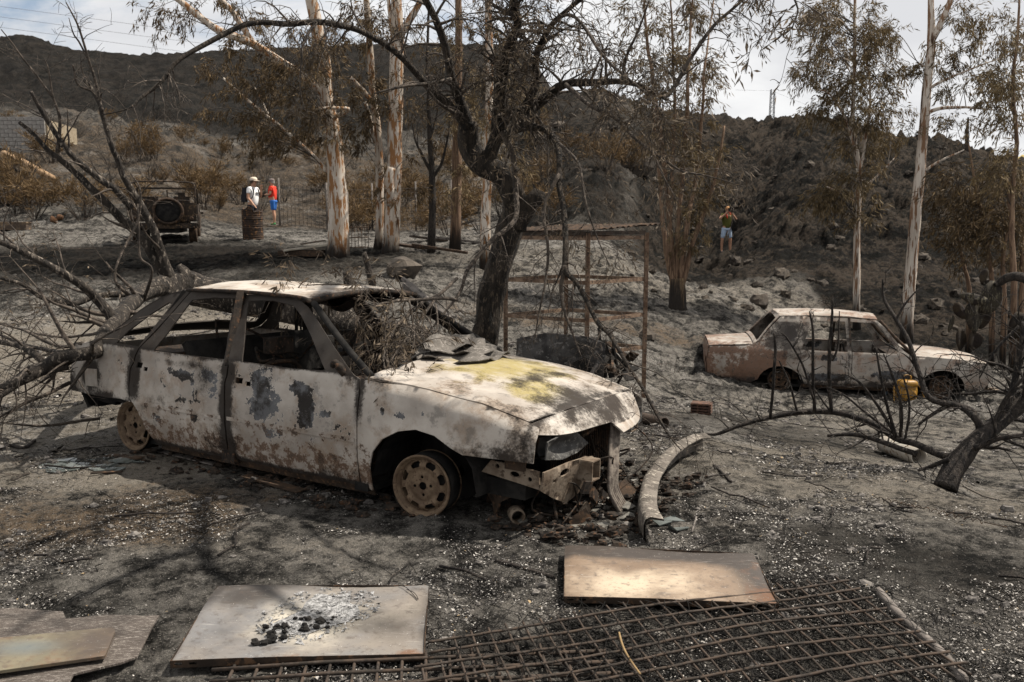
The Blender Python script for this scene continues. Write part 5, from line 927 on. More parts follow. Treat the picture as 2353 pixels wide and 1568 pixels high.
def build_arch():
    t = Tree('charred_branch', GP(2195, 1078), 'charred black fallen tree arching low over the ground at the right', 'fallen tree')
    LB = [
        ([(2172, 1125, 5.85, .085), (2192, 1080, 5.9, .075), (2215, 1045, 5.95, .07), (2242, 1012, 6.0, .06), (2297, 968, 6.1, .055), (2353, 925, 6.1, .05), (2420, 880, 6.1, .045)], 8, .5, .2),
        ([(2235, 1025, 6.0, .03), (2180, 1050, 6.1, .028), (2107, 1023, 6.3, .026), (2063, 1009, 6.5, .026), (2023, 983, 6.7, .027), (1968, 961, 6.9, .027), (1914, 948, 7.1, .026), (1859, 947, 7.2, .025), (1804, 954, 7.3, .024), (1749, 965, 7.3, .022), (1698, 979, 7.3, .019), (1647, 998, 7.3, .014), (1614, 997, 7.3, .006)], 16, .35, .2),
        ([(1770, 963, 7.25, .014), (1778, 880, 7.2, .013), (1780, 800, 7.2, .012), (1778, 765, 7.2, .010)], 8, .1, .1),
        ([(1872, 948, 7.15, .015), (1868, 850, 7.1, .013), (1866, 760, 7.1, .011), (1860, 715, 7.1, .006)], 8, .1, .1),
        ([(1910, 948, 7.1, .017), (1906, 880, 7.05, .016), (1905, 800, 7.0, .014), (1910, 740, 7.0, .012), (1913, 683, 7.0, .006)], 8, .12, .1),
        ([(1912, 830, 7.0, .009), (1925, 790, 7.0, .008), (1928, 715, 7.0, .004)], 4, .1, .1),
        ([(1832, 948, 7.2, .010), (1815, 880, 7.15, .009), (1790, 830, 7.1, .006)], 5, .15, .2),
        ([(1870, 920, 7.1, .010), (1845, 840, 7.1, .009), (1810, 780, 7.0, .007), (1795, 765, 7.0, .004)], 6, .15, .2),
        ([(2060, 1008, 6.5, .014), (2040, 940, 6.5, .012), (2025, 870, 6.5, .010), (2012, 800, 6.5, .006)], 8, .15, .15),
        ([(2062, 1008, 6.5, .014), (2015, 930, 6.5, .011), (1975, 880, 6.5, .009), (1940, 860, 6.5, .004)], 8, .2, .2),
        ([(2070, 1010, 6.5, .014), (2070, 930, 6.4, .012), (2050, 860, 6.4, .010), (2030, 815, 6.4, .005)], 8, .2, .2),
        ([(2072, 1010, 6.5, .010), (1990, 950, 6.6, .009), (1940, 910, 6.6, .007), (1900, 890, 6.6, .003)], 8, .2, .2),
        ([(2080, 1015, 6.4, .010), (2090, 930, 6.4, .009), (2075, 860, 6.4, .006)], 6, .2, .2),
        ([(2260, 990, 6.05, .03), (2235, 955, 6.1, .026), (2202, 932, 6.2, .024), (2136, 914, 6.3, .022), (2111, 852, 6.4, .020), (2089, 786, 6.5, .018), (2060, 735, 6.6, .016), (2030, 687, 6.7, .012), (2027, 643, 6.7, .006)], 14, .2, .2),
        ([(2060, 735, 6.6, .010), (2080, 700, 6.6, .008), (2110, 665, 6.6, .004)], 3, .12, .1),
        ([(2107, 1045, 6.3, .022), (2060, 1030, 6.35, .02), (2010, 1010, 6.5, .019), (1960, 998, 6.6, .017), (1900, 1000, 6.7, .012)], 8, .25, 0),
        ([(2250, 985, 6.1, .024), (2235, 945, 6.2, .02), (2190, 930, 6.3, .018), (2150, 945, 6.4, .014), (2110, 975, 6.4, .008)], 10, .3, .1),
        ([(2300, 965, 6.1, .025), (2330, 880, 6.1, .022), (2345, 800, 6.1, .018), (2350, 740, 6.1, .012)], 18, .4, .1),
        ([(2280, 980, 6.05, .02), (2310, 920, 6.0, .016), (2353, 870, 5.9, .012), (2400, 850, 5.9, .008)], 14, .4, .15),
        ([(2240, 1030, 5.9, .022), (2290, 1010, 5.8, .018), (2353, 1000, 5.7, .014), (2400, 990, 5.7, .01)], 12, .4, .1),
        ([(2180, 1055, 5.9, .016), (2130, 1075, 6.0, .014), (2110, 1080, 6.0, .008)], 4, .2, .1),
        ([(2353, 915, 6.3, .014), (2290, 900, 6.4, .012), (2230, 905, 6.5, .010), (2160, 905, 6.6, .006)], 12, .3, .15),
        ([(2353, 740, 6.6, .012), (2300, 790, 6.6, .010), (2270, 830, 6.6, .008), (2250, 870, 6.6, .004)], 14, .3, .1)]
    for i, (L, n, sl, up) in enumerate(LB):
        P, R = t.part('limb' if i else 'trunk', L, B_CHAR, 8, .2, .01)
        sprout(t.tw, P, R, n, sl, 1, .04, 1.0, None, .15, 4, .42, up, rmin=.0028)
    t.finish(B_CHAR, L_OLIVE)
build_arch()

# twigs and dry leaves fallen over the bonnet's rear corner
def build_tangle():
    t = Tree('broken_branch', W(905, 840, 5.6), 'broken olive branch with dry leaves hanging over the windscreen of the hatchback', 'branch')
    LB = [[(980, 690, 6.6, .014), (940, 720, 6.3, .013), (900, 760, 6.0, .012), (880, 830, 5.6, .008), (905, 880, 5.45, .004)], [(1050, 640, 7.0, .014), (990, 700, 6.5, .012), (930, 780, 6.0, .009), (890, 840, 5.6, .005)], [(905, 668, 6.5, .010), (890, 720, 6.2, .010), (885, 780, 5.9, .008), (893, 850, 5.6, .004)], [(1050, 690, 6.8, .016), (960, 690, 6.4, .013), (880, 695, 6.1, .010), (850, 720, 5.9, .005)], [(860, 660, 6.4, .006), (760, 655, 6.3, .005), (650, 660, 6.2, .003)],
          [(940, 690, 6.3, .008), (950, 780, 6.0, .007), (930, 850, 5.7, .004)], [(1000, 700, 6.5, .008), (1000, 760, 6.2, .006), (950, 800, 6.0, .003)]]
    for L in LB:
        P, R = t.part('stem', L, B_TWIG, 6, .1, .02); sprout(t.tw, P, R, 15, .4, 1, .3, 1.0, t.lp, .1, 3, .5, rmin=.0018)
    t.lp = [q for q in t.lp if rng.random() < .5]; t.per, t.L, t.Wd, t.hang = 3, .065, .013, .7; t.finish(B_TWIG, L_OLIVE)
build_tangle()
def build_shrubs():
    vars_ = []
    for k in range(4):
        lf = MB(); tw = MB(); pts = []
        for _ in range(16):
            a = rng.random() * 6.28; d = np.array([math.cos(a) * .55, math.sin(a) * .55, 1]); q = [np.array([math.cos(a) * .08, math.sin(a) * .08, 0])]
            for j in range(5): d = d + rng.normal(size=3) * .16; d /= np.linalg.norm(d); q.append(q[-1] + d * (.16 + .06 * rng.random()))
            q = np.array(q); tw.tube(q, np.linspace(.012, .004, 6), 3, cap=False); sprout(tw, q, np.full(6, .006), 4, .35, 0, .05, .8, pts, .3, 3, .7, .3, rmin=.004)
        if k % 2 == 0: leafspray(lf, pts, 4, .16, .022, .0, .5)
        vars_.append((tw.build('twigs', B_CHAR if k % 2 else B_TWIG, raw=True), lf.build('leaves', L_STRAW, raw=True) if lf.n else None))
    for k, (a, b) in enumerate(vars_):
        a.materials.append(B_CHAR if k % 2 else B_TWIG)
        if b: b.materials.append(L_STRAW)
    regs = [(-12, 38, 7, 6, 44), (-20, 40, 7, 7, 26), (-6, 46, 5, 8, 30), (-1.5, 36, 3.5, 7, 24), (-9, 55, 9, 8, 34), (3, 38, 3, 6, 10), (-2, 30, 3.5, 3, 12), (-14, 31, 5, 2.5, 14), (-24, 60, 9, 12, 14)]
    for rx, ry, sx, sy, n in regs:
        for _ in range(int(n * .65)):
            x, y = rx + rng.normal() * sx * .6, ry + rng.normal() * sy * .6
            if y < 28.5 or (y < 37 and -11.5 < x < -7): continue
            straw = rng.random() < .6; k = int(rng.integers(0, 2)) * 2 + (0 if straw else 1); s = .55 + rng.random() * .9
            e = empty('dry_shrub' if straw else 'charred_shrub', (x, y, h1(x, y) - .05), 'dry straw coloured shrub left standing on the burnt slope behind the gums' if straw else 'leafless blackened shrub on the burnt slope behind the gums', 'shrub', 'dry shrubs on the slope' if straw else 'charred shrubs on the slope')
            e.scale = (s, s, s * (.8 + .5 * rng.random())); e.rotation_euler = (0, 0, rng.random() * 6.28)
            o = link('twigs', vars_[k][0], None, e); o['kind'] = 'stuff'
            if vars_[k][1]: o = link('leaves', vars_[k][1], None, e); o['kind'] = 'stuff'
build_shrubs()
# ------------------------------------------------------------------ things on the ground
def one(mb, name, m, label, cat, base=None, group=None):
    o = mb.build(name, m)
    if base is None:
        v = np.concatenate(mb.v); base = np.array([v[:, 0].mean(), v[:, 1].mean(), v[:, 2].min()])
    o.data.transform(Matrix.Translation(-Vector(base))); o.location = Vector(base); return tag(o, label, cat, group)
def heat_sheet(name, a, b, c):
    t = NT(name, .5, .35); R, G, B, A = t.attr('M'); n = t.noise(3.5, 6, .6); n2 = t.noise(22, 6, .65); n3 = t.noise(120, 3, .6)
    f = lambda s, k=1.5: t.op('ADD', s, t.op('MULTIPLY', t.op('SUBTRACT', n, .5), k))
    col = t.mix(t.step(n, .3, .7), a, b); col = t.mix(t.step(f(G), .2, .9), col, c)
    col = t.mix(t.op('MULTIPLY', t.step(f(R), .2, .95), .92), col, (.03, .025, .022))
    col = t.mix(t.op('MULTIPLY', t.step(t.op('ADD', f(B), t.op('MULTIPLY', t.op('SUBTRACT', n2, .5), .8)), .4, .75), .8), col, (.12, .055, .025))
    sc_ = t.noise(1.5, 4, .6, t.obj((5, 90, 5))); col = t.mix(t.op('MULTIPLY', t.step(n2, .53, .66), .55), col, (.07, .055, .045)); col = t.mix(t.op('MULTIPLY', t.step(sc_, .62, .68), .3), col, (.4, .37, .33)); col = t.mix(t.op('MULTIPLY', t.step(t.noise(60, 5, .7), .56, .66), .5), col, (.05, .042, .036)); col = t.mix(t.step(n3, .68, .74), col, (.5, .47, .43))
    col = t.mix(t.step(A, .3, .7), col, (.095, .115, .12)); t.bump(t.op('ADD', n2, t.op('MULTIPLY', n, 2)), .15, .01); return t.done(col)
M_HEAT1 = heat_sheet('heat_stained_steel', (.135, .131, .129), (.175, .15, .125), (.37, .335, .275))
M_HEAT2 = heat_sheet('scorched_cream_steel', (.135, .094, .064), (.20, .145, .10), (.42, .34, .25))
M_SHEET3 = heat_sheet('oily_steel', (.06, .047, .038), (.095, .068, .046), (.15, .13, .085))
def tray(name, label, px, m, mask, lift=.05, thick=.032, warp=.006):
    C4 = [GP(u, v) for u, v in px]; zt = max(c[2] for c in C4) * .5 + .5 * np.mean([c[2] for c in C4]) + lift
    base = np.mean(C4, axis=0); base[2] = zt - lift
    r = empty(name, tuple(base), label, 'metal panel')
    Q = [np.array([0, 0, CH]) + ray(u, v) * ((zt - CH) / ray(u, v)[2]) - base for u, v in px]   # back left, back right, front right, front left
    def sf(s, t):
        p = Q[0] * (1 - s) * (1 - t) + Q[1] * s * (1 - t) + Q[2] * s * t + Q[3] * (1 - s) * t
        return (p[0], p[1], p[2] + warp * math.sin(s * 7 + t * 5) - .004 * max(0, abs(s - .5) * 2 - .97) * 30 - .004 * max(0, abs(t - .5) * 2 - .97) * 30)
    rc = .012
    ol = [(rc, 0), (1 - rc, 0), (1, rc * 1.5), (1, 1 - rc), (1 - rc * .5, 1), (rc * .5, 1), (0, 1 - rc), (0, rc * 1.5)]
    o = panel('sheet', [q[::-1] for q in ol], [], lambda t, s: sf(s, t), m, r, g=.035, thick=.003)
    n = len(o.data.vertices); co = np.empty(n * 3); o.data.vertices.foreach_get('co', co); co = co.reshape(-1, 3)
    if np.mean([p.normal.z for p in o.data.polygons][:20]) < 0: o.data.flip_normals()
    Ex, Ey = Q[1] - Q[0], Q[3] - Q[0]; rel = co - Q[0]; A2 = np.linalg.lstsq(np.stack([Ex[:2], Ey[:2]], 1), rel[:, :2].T, rcond=None)[0]
    at = o.data.color_attributes.new('M', 'FLOAT_COLOR', 'POINT'); at.data.foreach_set('color', np.asarray(mask(A2[0], A2[1]), 'f').ravel())
    edge = [(Q[3], Q[2], 'front_lip'), (Q[2], Q[1], 'side_lip'), (Q[0], Q[3], 'side_lip'), (Q[1], Q[0], 'back_lip')]
    for a, b, nm in edge:
        L = np.linalg.norm(b - a); d = (b - a) / L; e = np.array([0, 0, 1.]); hs = []
        if nm == 'front_lip': hs = [[(x - .014, -thick * .65), (x + .014, -thick * .65), (x + .014, -thick * .35), (x - .014, -thick * .35)] for x in (.03, .085, L - .085, L - .03)]
        nn = np.cross(d, e)
        panel(nm, [(0.002, -thick), (L - .002, -thick), (L - .002, -.002), (0.002, -.002)], hs, lambda s, t, a=a, d=d, L=L: tuple(a + d * s + e * (t + warp * .5 * math.sin(s * 5))), M_CHARW, r, g=.05, thick=.003)
    return r, sf, base
def build_panels():
    def m1(s, t):
        c = np.exp(-((s - .47) / .28) ** 2 - ((t - .5) / .38) ** 2)
        return np.stack([.45 * np.exp(-(np.minimum(np.minimum(s, 1 - s), np.minimum(t, 1 - t)) / .03) ** 2) + .85 * np.exp(-((s - .15) / .22) ** 2 - ((t - .15) / .25) ** 2) + .45 * np.exp(-((s - .85) / .2) ** 2 - ((t - .6) / .2) ** 2) + .35 * np.exp(-((s - .68) / .09) ** 2 - ((t - .5) / .3) ** 2), c * .95, .55 * np.exp(-((t - 1) / .1) ** 2) * (s > .35) + .5 * np.exp(-((s - .95) / .08) ** 2 - ((t - .92) / .1) ** 2) + .3 * np.exp(-((s - .36) / .06) ** 2 - ((t - .75) / .1) ** 2), 0 * s], 1)
    def m2(s, t):
        return np.stack([.5 * np.exp(-(np.minimum(np.minimum(s, 1 - s), np.minimum(t, 1 - t)) / .035) ** 2) + 1.35 * (1 - sst(t, .05, .42)) + .95 * sst(s, .66, 1.02) * (1 - .4 * t), .95 * np.exp(-((s - .3) / .35) ** 2 - ((t - .72) / .35) ** 2), .55 * sst(s, .75, 1) * sst(t, .5, .9) + .2, 0 * s], 1)
    r1, f1, b1 = tray('steel_panel', 'grey heat stained steel panel with a heap of white ash on it', [(500, 1345), (985, 1345), (975, 1500), (390, 1518)], M_HEAT1, m1)
    r2, f2, b2 = tray('steel_panel', 'cream scorched steel panel with bare top, beside the fallen bumper', [(1298, 1252), (1730, 1272), (1790, 1385), (1295, 1370)], M_HEAT2, m2)
    # heap of ash
    e = empty('ash_heap', tuple(b1 + np.array(f1(.5, .45))), 'heap of cracked white ash with black crumbs on the grey panel', 'ash heap')
    o0 = np.array(f1(.5, .45)); ring = [(.30, .66), (.36, .52), (.44, .40), (.45, .24), (.49, .13), (.56, .16), (.64, .11), (.65, .3), (.69, .36), (.71, .48), (.66, .60), (.58, .66), (.5, .76), (.40, .72)]
    def af(s, t):
        p = np.array(f1(s, t)) - o0; k = fbm(np.array([s * 26]), np.array([t * 20]), 3, .7)[0]; return (p[0], p[1], p[2] + .002 + .018 * max(0, k - .3) * math.exp(-((s - .55) / .16) ** 2 - ((t - .42) / .32) ** 2))
    ma = simple('white_ash', (.52, .51, .50), (.2, .195, .19), 45, .98, 1., .02, c3=(.06, .058, .056)); o = panel('ash', ring, [], af, ma, e, g=.012, thick=.0); o['kind'] = 'stuff'
    for k in range(40):
        s, t = (.30 + .13 * rng.random(), .62 + .24 * rng.random()) if k < 24 else (.40 + .2 * rng.random(), .5 + .2 * rng.random())
        p = np.array(f1(s, t)) - o0; b = MB(); q = rng.normal(size=(10, 3)); q /= np.linalg.norm(q, axis=1)[:, None]; rock(b, p + np.array([0, 0, .010]), (.005 + .013 * rng.random() ** 2) * np.array([1.3, 1, .8])); b.build('charcoal_lump', M_BLACK, e)
    b = MB(); b.smooth = False
    for k in range(700):
        a = rng.random() * 6.28; r = math.sqrt(rng.random()) * 1.25; s, t = .52 + .2 * r * math.cos(a) - .05 * math.sin(a) * r, .44 + .33 * r * math.sin(a); p = np.array(f1(s, t)) - o0 + [0, 0, .004]; z = .003 + .011 * rng.random() ** 2; q = rng.normal(size=(4, 3)) * [z, z, z * .35]; b.add(q + p, [(0, 1, 2), (0, 2, 3)])
    o = b.build('ash_crumbs', ma, e); o['kind'] = 'stuff'
    # wire loop, flakes on the second panel
    b = MB(); b.tube(spline([b1 + np.array(f1(s, t)) + np.array([0, 0, z]) for s, t, z in ((.86, .02, .006), (.9, .10, .012), (.955, .28, .006), (.94, .2, .012), (.90, .12, .01))], 5), .0018, 4); one(b, 'wire_loop', M_BLACK, 'thin bent wire loop lying on a corner of the grey panel', 'wire')
    # dark sheet with a rounded corner on a scorched board
    z0 = .03
    def flat(L, z): return [tuple((np.array([0, 0, CH]) + ray(u, v) * ((z - CH) / ray(u, v)[2]))[:2]) for u, v in L]
    ol = flat([(-140, 1418), (43, 1408), (145, 1412), (152, 1433), (247, 1427), (330, 1432), (367, 1429), (316, 1519), (277, 1536), (170, 1568), (140, 1640), (-140, 1640)], .012)
    mw = simple('scorched_board', (.055, .045, .038), (.085, .07, .06), 5, .75, .5, .01, c3=(.28, .25, .22), vec=(3, 30, 1)); c = np.mean(ol, axis=0)
    o = panel('scorched_board', [tuple(np.array(q) - c) for q in ol], [], lambda x, y: (x, y, .006 * math.sin(x * 9) + .006 * math.sin(y * 13)), mw, None, g=.05, thick=.008); o.location = (c[0], c[1], .035); o.rotation_euler = (0, 0, 0)
    if o.data.polygons[0].normal.z < 0: o.data.flip_normals()
    tag(o, 'dark wood grained board flat on the ash under the oily sheet', 'board')
    ol = flat([(-120, 1482), (0, 1470), (256, 1446), (263, 1448), (265, 1454), (244, 1506), (241, 1511), (234, 1513), (0, 1546), (-120, 1562)], .06); c = np.mean(ol, axis=0)
    o = panel('oily_sheet', [tuple(np.array(q) - c) for q in ol], [], lambda x, y: (x, y, 0), M_SHEET3, None, g=.04, thick=.012, mask=lambda P: np.stack([.75 * sst(P[:, 0], .1, .5), .7 * np.exp(-((P[:, 0] + .1) / .25) ** 2), .35 + 0 * P[:, 0], .55 * np.exp(-((P[:, 0] + .12) / .25) ** 2 - (P[:, 1] / .12) ** 2)], 1)); o.location = (c[0], c[1], .068)
    if o.data.polygons[0].normal.z < 0: o.data.flip_normals()
    tag(o, 'dark oily metal sheet with rounded corner in the left foreground', 'metal sheet')
def rock(mb, c, s, n=0, k=8, rough=.35):
    """uneven stone"""
    lat = 5; v = [(0, 0, -1)]; 
    for i in range(1, lat):
        a = math.pi * (i / lat - .5)
        for j in range(k): v.append((math.cos(a) * math.cos(6.283 * j / k), math.cos(a) * math.sin(6.283 * j / k), math.sin(a)))
    v.append((0, 0, 1)); v = np.array(v); v = v * (1 + rng.normal(size=(len(v), 1)) * rough * .5)
    v = v + rng.normal(size=v.shape) * .06
    f = [(0, 1 + (j + 1) % k, 1 + j) for j in range(k)]
    for i in range(lat - 2):
        for j in range(k): f.append((1 + i * k + j, 1 + i * k + (j + 1) % k, 1 + (i + 1) * k + (j + 1) % k, 1 + (i + 1) * k + j))
    m = len(v) - 1; f += [(m, m - k + j, m - k + (j + 1) % k) for j in range(k)]
    sm = mb.smooth; mb.smooth = False; mb.add(v * np.asarray(s) + np.asarray(c), f); mb.smooth = sm
build_panels()

def build_grating():
    e = empty('rod_grating', (.7, 3.35, 0), 'grating of woven rusty steel rods lying in ash in front of the cream panel', 'grating'); B0 = np.array([.7, 3.35, 0])
    dr = np.array([.957, .29]); dr /= np.linalg.norm(dr); dc = np.array([.21, -.978]); P0 = np.array([.65, 3.585]); sr, sc = .098, .076
    def zz(x, y, ph): return .050 - .012 * float(sst(-x, -.2, .9)) + .006 * math.sin(x * 4 + y * 5) + ph
    def wpos(i, j): return P0 + dc * sr * i * 1.0 + dr * sc * j
    def ext(i): return (-13 if i < 2 else (-14 if i == 2 else -18), 12)
    for i in range(9):
        j0, j1 = ext(i)
        pts = []
        for j in np.arange(j0 - .5, j1 + .55, .25):
            p = wpos(i + .25 * math.sin(j * .23 + i) * .5, j); ph = .003 + .001 * math.cos(math.pi * (j + i))
            pts.append((p[0], p[1] + .02 * math.sin(j * .16 + 1), zz(*p, ph)))
        b = MB(); b.tube(np.array(pts) - B0, .0058, 6, rough=.08, seed=i); b.build('rod', M_RUSTBAR, e)
    for j in range(-18, 13):
        i0 = -.55 - .25 * rng.random(); i0 = i0 if j > -13 else (1.6 if j > -15 else 2.6)
        pts = []
        for i in np.arange(i0, 8.8, .25):
            p = wpos(i, j + .3 * math.sin(i * .3 + j * .2) * .4); ph = -.003 - .001 * math.cos(math.pi * (i + j)); pts.append((p[0], p[1] + .02 * math.sin(j * .16 + 1), zz(*p, ph)))
        if rng.random() < .12: pts = pts[:int(len(pts) * (.45 + .4 * rng.random()))]
        b = MB(); b.tube(np.array(pts) - B0, .0052, 6, rough=.08, seed=j); b.build('rod', M_RUSTBAR, e)
    e2 = empty('rod_grating', (-.95, 3.05, 0), 'rusty end of a rod grating sticking out under the grey panel', 'grating'); B2 = np.array([-.95, 3.05, 0])
    for i in range(5): a = np.array([-1.13 + .02 * i, 3.09 - i * .085, .03]); b = MB(); b.tube(np.array([a, a + [.4, .05, .004], a + [.9, .10, 0], a + [1.5, .15, 0]]) - B2, .0075, 6, rough=.08); b.build('rod', M_RUSTBAR, e2)
    for j in range(15): a = np.array([-1.06 + .09 * j, 3.15 + .012 * j, .024]); b = MB(); b.tube(np.array([a, a + [.02, -.2, .003], a + [.05, -.45, 0]]) - B2, .0065, 6, rough=.08); b.build('rod', M_RUSTBAR, e2)
    # loose netting over it
    b = MB()
    for q in range(30):
        for sgn in (0, 1):
            a = np.array([-.75 + q * .095, 3.85 if sgn else 3.95]); L = 1.25; pts = []
            for t in np.linspace(0, 1, 26):
                x = a[0] + (t * .75 if sgn else -t * .25) * L * .9; y = a[1] - t * L * .8; x += .012 * math.sin(t * 23 + q); y += .02 * math.sin(t * 9 + q)
                if -.8 < x < 2.0 and not (x < 1.32 and y > 3.66) and not (x < -.26): pts.append((x, y, h1(x, y) * .5 + .055 + .012 * math.sin(t * 16 + q * 1.3)))
            if len(pts) > 3: b.tube(pts, .0016, 3, cap=False)
    o = one(b, 'wire_netting', M_BLACK, 'torn black wire netting draped over the rod grating', 'wire netting')
build_grating()

def sweep_ground(L, r, m, name, label, cat, k=7, lift=.0, rough=.15, dz=None):
    pts = [GP(u, v) for u, v in L]; pts = np.array([p + np.array([0, 0, r * .8 + lift + (dz[i] if dz else 0)]) for i, p in enumerate(pts)])
    b = MB(); b.tube(spline(pts, 5), r, k, rough=rough, seed=len(name)); return one(b, name, m, label, cat)
M_STICK = simple('grey_wood', (.10, .088, .078), (.16, .14, .125), 9, .9, .5, .01, c3=(.05, .045, .04), vec=(1, 1, .3))
def build_scatter():
    sweep_ground([zG(930, 1030), zG(1000, 1115), zG(1095, 1215), zG(1240, 1345), zG(1340, 1440), zG(1450, 1580)], .021, M_STICK, 'wooden_pole', 'long grey charred pole lying along the right end of the rod grating', 'pole')
    sweep_ground([(1137, 1292), (1180, 1302), (1230, 1318), (1275, 1331)], .010, B_CHAR, 'charred_stick', 'thin charred stick pointing at the cream panel', 'stick')
    sweep_ground([(1640, 1072), (1652, 1082), (1668, 1098), (1680, 1110)], .009, B_CHAR, 'charred_stick', 'short forked charred stick right of the fallen bumper', 'stick')
    sweep_ground([(0, 1035), (25, 1027), (55, 1033), (80, 1015)], .014, B_CHAR, 'charred_stick', 'curved burnt stick on sunlit ash at the left edge', 'stick')
    sweep_ground([(1590, 1225), (1600, 1190)], .006, M_STICK, 'charred_stick', 'tiny tan stick standing in ash right of the bumper', 'stick')
    sweep_ground([zF(1275, 825), zF(1292, 890), zF(1322, 955), zF(1385, 1050)], .0045, simple('dry_strip', (.24, .165, .08), (.18, .12, .06), 20), 'dry_leaf', 'long curled tan leaf lying across the rod grating', 'leaf', 5, .05)
    # bumper
    pix = [zB(1905, 1375), zB(1868, 1290), zB(1868, 1190), zB(1895, 1080), zB(1960, 975), zB(2050, 880), zB(2150, 815), zB(2235, 800)]
    P = spline([GP(*q) for q in pix], 6); b = MB(); T = np.gradient(P, axis=0); T[:, 2] = 0; T /= np.linalg.norm(T, axis=1)[:, None]; N = np.stack([-T[:, 1], T[:, 0], 0 * T[:, 0]], 1)
    prof = [(.04, .0), (.052, .03), (.055, .10), (.045, .135), (.02, .15), (-.05, .135), (-.055, .125), (.015, .135), (.035, .12), (.044, .09), (.042, .03), (.03, .006)]
    V = np.concatenate([P + N * n + np.array([0, 0, z]) for n, z in prof]).reshape(len(prof), len(P), 3); V[..., 2] += (fbm(V[..., 0] * 8, V[..., 1] * 8, 3) - .5) * .02; n = len(P); f = []
    for i in range(len(prof)):
        i2 = (i + 1) % len(prof)
        for j in range(n - 1): f.append((i * n + j, i2 * n + j, i2 * n + j + 1, i * n + j + 1))
    b.add(V.reshape(-1, 3), f); one(b, 'car_bumper', simple('ashy_plastic', (.15, .13, .11), (.08, .069, .058), 9, .9, .9, .02, c3=(.27, .24, .2)), 'bent ash covered bumper lying on the ground in front of the hatchback', 'bumper')
    # panes and lens fragments
    gm = NT('smoked_glass', .2, .5); gl = gm.done(gm.mix(gm.step(gm.noise(6), .4, .6), (.06, .068, .062), (.11, .12, .112)))
    e = empty('broken_glass', tuple(GP(200, 1065)), 'shattered greenish windscreen glass lying flat left of the hatchback sill', 'broken glass'); b0 = np.array(e.location)
    for _ in range(26):
        p = GP(110 + 200 * rng.random(), 1050 + 32 * rng.random(), .012) - b0; a = np.sort(rng.random(5) * 6.28); r = .05 + .08 * rng.random(); q = np.array([(r * math.cos(t), r * math.sin(t) * .8, .004 * rng.normal()) for t in a]) + p
        b = MB(); b.smooth = False; b.add(np.concatenate([q, q - np.array([0, 0, .005])]), [tuple(range(5)), tuple(range(9, 4, -1))] + [(i, i + 5, (i + 1) % 5 + 5, (i + 1) % 5) for i in range(5)]); b.build('shard', gl, e)
    lm = simple('ribbed_lens', (.085, .08, .07), (.15, .14, .12), 30, .5, .4, .004, spec=.3); e = empty('lens_fragments', tuple(GP(*zB(1500, 1230))), 'broken pale headlamp lens pieces in ash between bonnet nose and bumper', 'lens pieces'); b0 = np.array(e.location)
    for u, v, r in ((1410, 1270, .07), (1500, 1180, .06), (1590, 1270, .055), (1720, 1150, .08), (1740, 1220, .06), (1760, 1260, .05), (1660, 1100, .05), (1800, 1080, .09), (1790, 1010, .07), (1640, 1050, .03), (2020, 1240, .08), (2060, 1290, .06), (1960, 1250, .06), (1090, 1250, .035)):
        p = GP(*zB(u, v), .015) - b0; a = np.sort(rng.random(5) * 6.28); q = np.array([(r * math.cos(t), r * math.sin(t) * .8, .012 * rng.normal()) for t in a]) + p; b = MB(); b.smooth = False
        b.add(np.concatenate([q, q - np.array([0, 0, .006])]), [tuple(range(5)), tuple(range(9, 4, -1))] + [(i, i + 5, (i + 1) % 5 + 5, (i + 1) % 5) for i in range(5)]); b.build('fragment', lm if u < 1900 else gl, e)
    # pipes
    def pipe(name, a, b_, r, m, label, cat, wall=.008, k=18):
        a, b_ = np.array(a), np.array(b_); d = b_ - a; L = np.linalg.norm(d); M = Matrix.Translation(a) @ Vector(d).to_track_quat('Z', 'Y').to_matrix().to_4x4(); b = MB()
        b.lathe([(r, 0), (r * 1.02, L * .3), (r, L), (r - wall, L), (r - wall, 0)], k, M, True); return one(b, name, m, label, cat)
    p = GP(*zB(1032, 1250)); pipe('pipe_collar', p + np.array([0, .09, .045]), p + np.array([.02, -.03, .05]), .044, M_TAN, 'short pale pipe collar facing the viewer beside the front wheel', 'pipe', .009)
    b = MB(); p = GP(*zB(955, 1190)); b.tube([p + np.array([.05 * math.cos(t), .004 * t - .02, .055 + .05 * math.sin(t)]) for t in np.linspace(0, 6.28 * 7, 130)], .0016, 4); one(b, 'wire_coil', M_CHARW, 'loose coil of thin wire beside the pipe collar', 'wire coil')
    p = GP(*zB(905, 1140)); b = MB(); b.tube(spline([p + np.array(q) for q in ((-.03, .06, .03), (0, .0, .06), (.03, -.02, .12), (.04, -.01, .17))], 5), .028, 10, rough=.15); one(b, 'rubber_hose', M_CHARW, 'short ribbed hose standing between the wire coil and the front wheel', 'hose')
    pipe('rusty_pipe', W(1464, 890, 8.3) * [1, 1, 0] + [0, 0, h1(W(1464, 890, 8.3)[0], 8.3) + .05], W(1528, 918, 7.9) * [1, 1, 0] + [0, 0, h1(W(1528, 918, 7.9)[0], 7.9) + .05], .055, M_RUSTBAR, 'rusty pipe lying at the foot of the frame beside the bonnet', 'pipe')
    a, c = GP(*zE(1475, 1195)), GP(*zE(1690, 1262)); pipe('clay_pipe', a + np.array([0, .02, .085]), c + np.array([0, 0, .06]), .085, simple('pale_clay', (.36, .33, .28), (.28, .25, .21), 8, .9, .5, .008, c3=(.15, .10, .06)), 'broken pale clay pipe under the charred arching branch', 'pipe', .014)
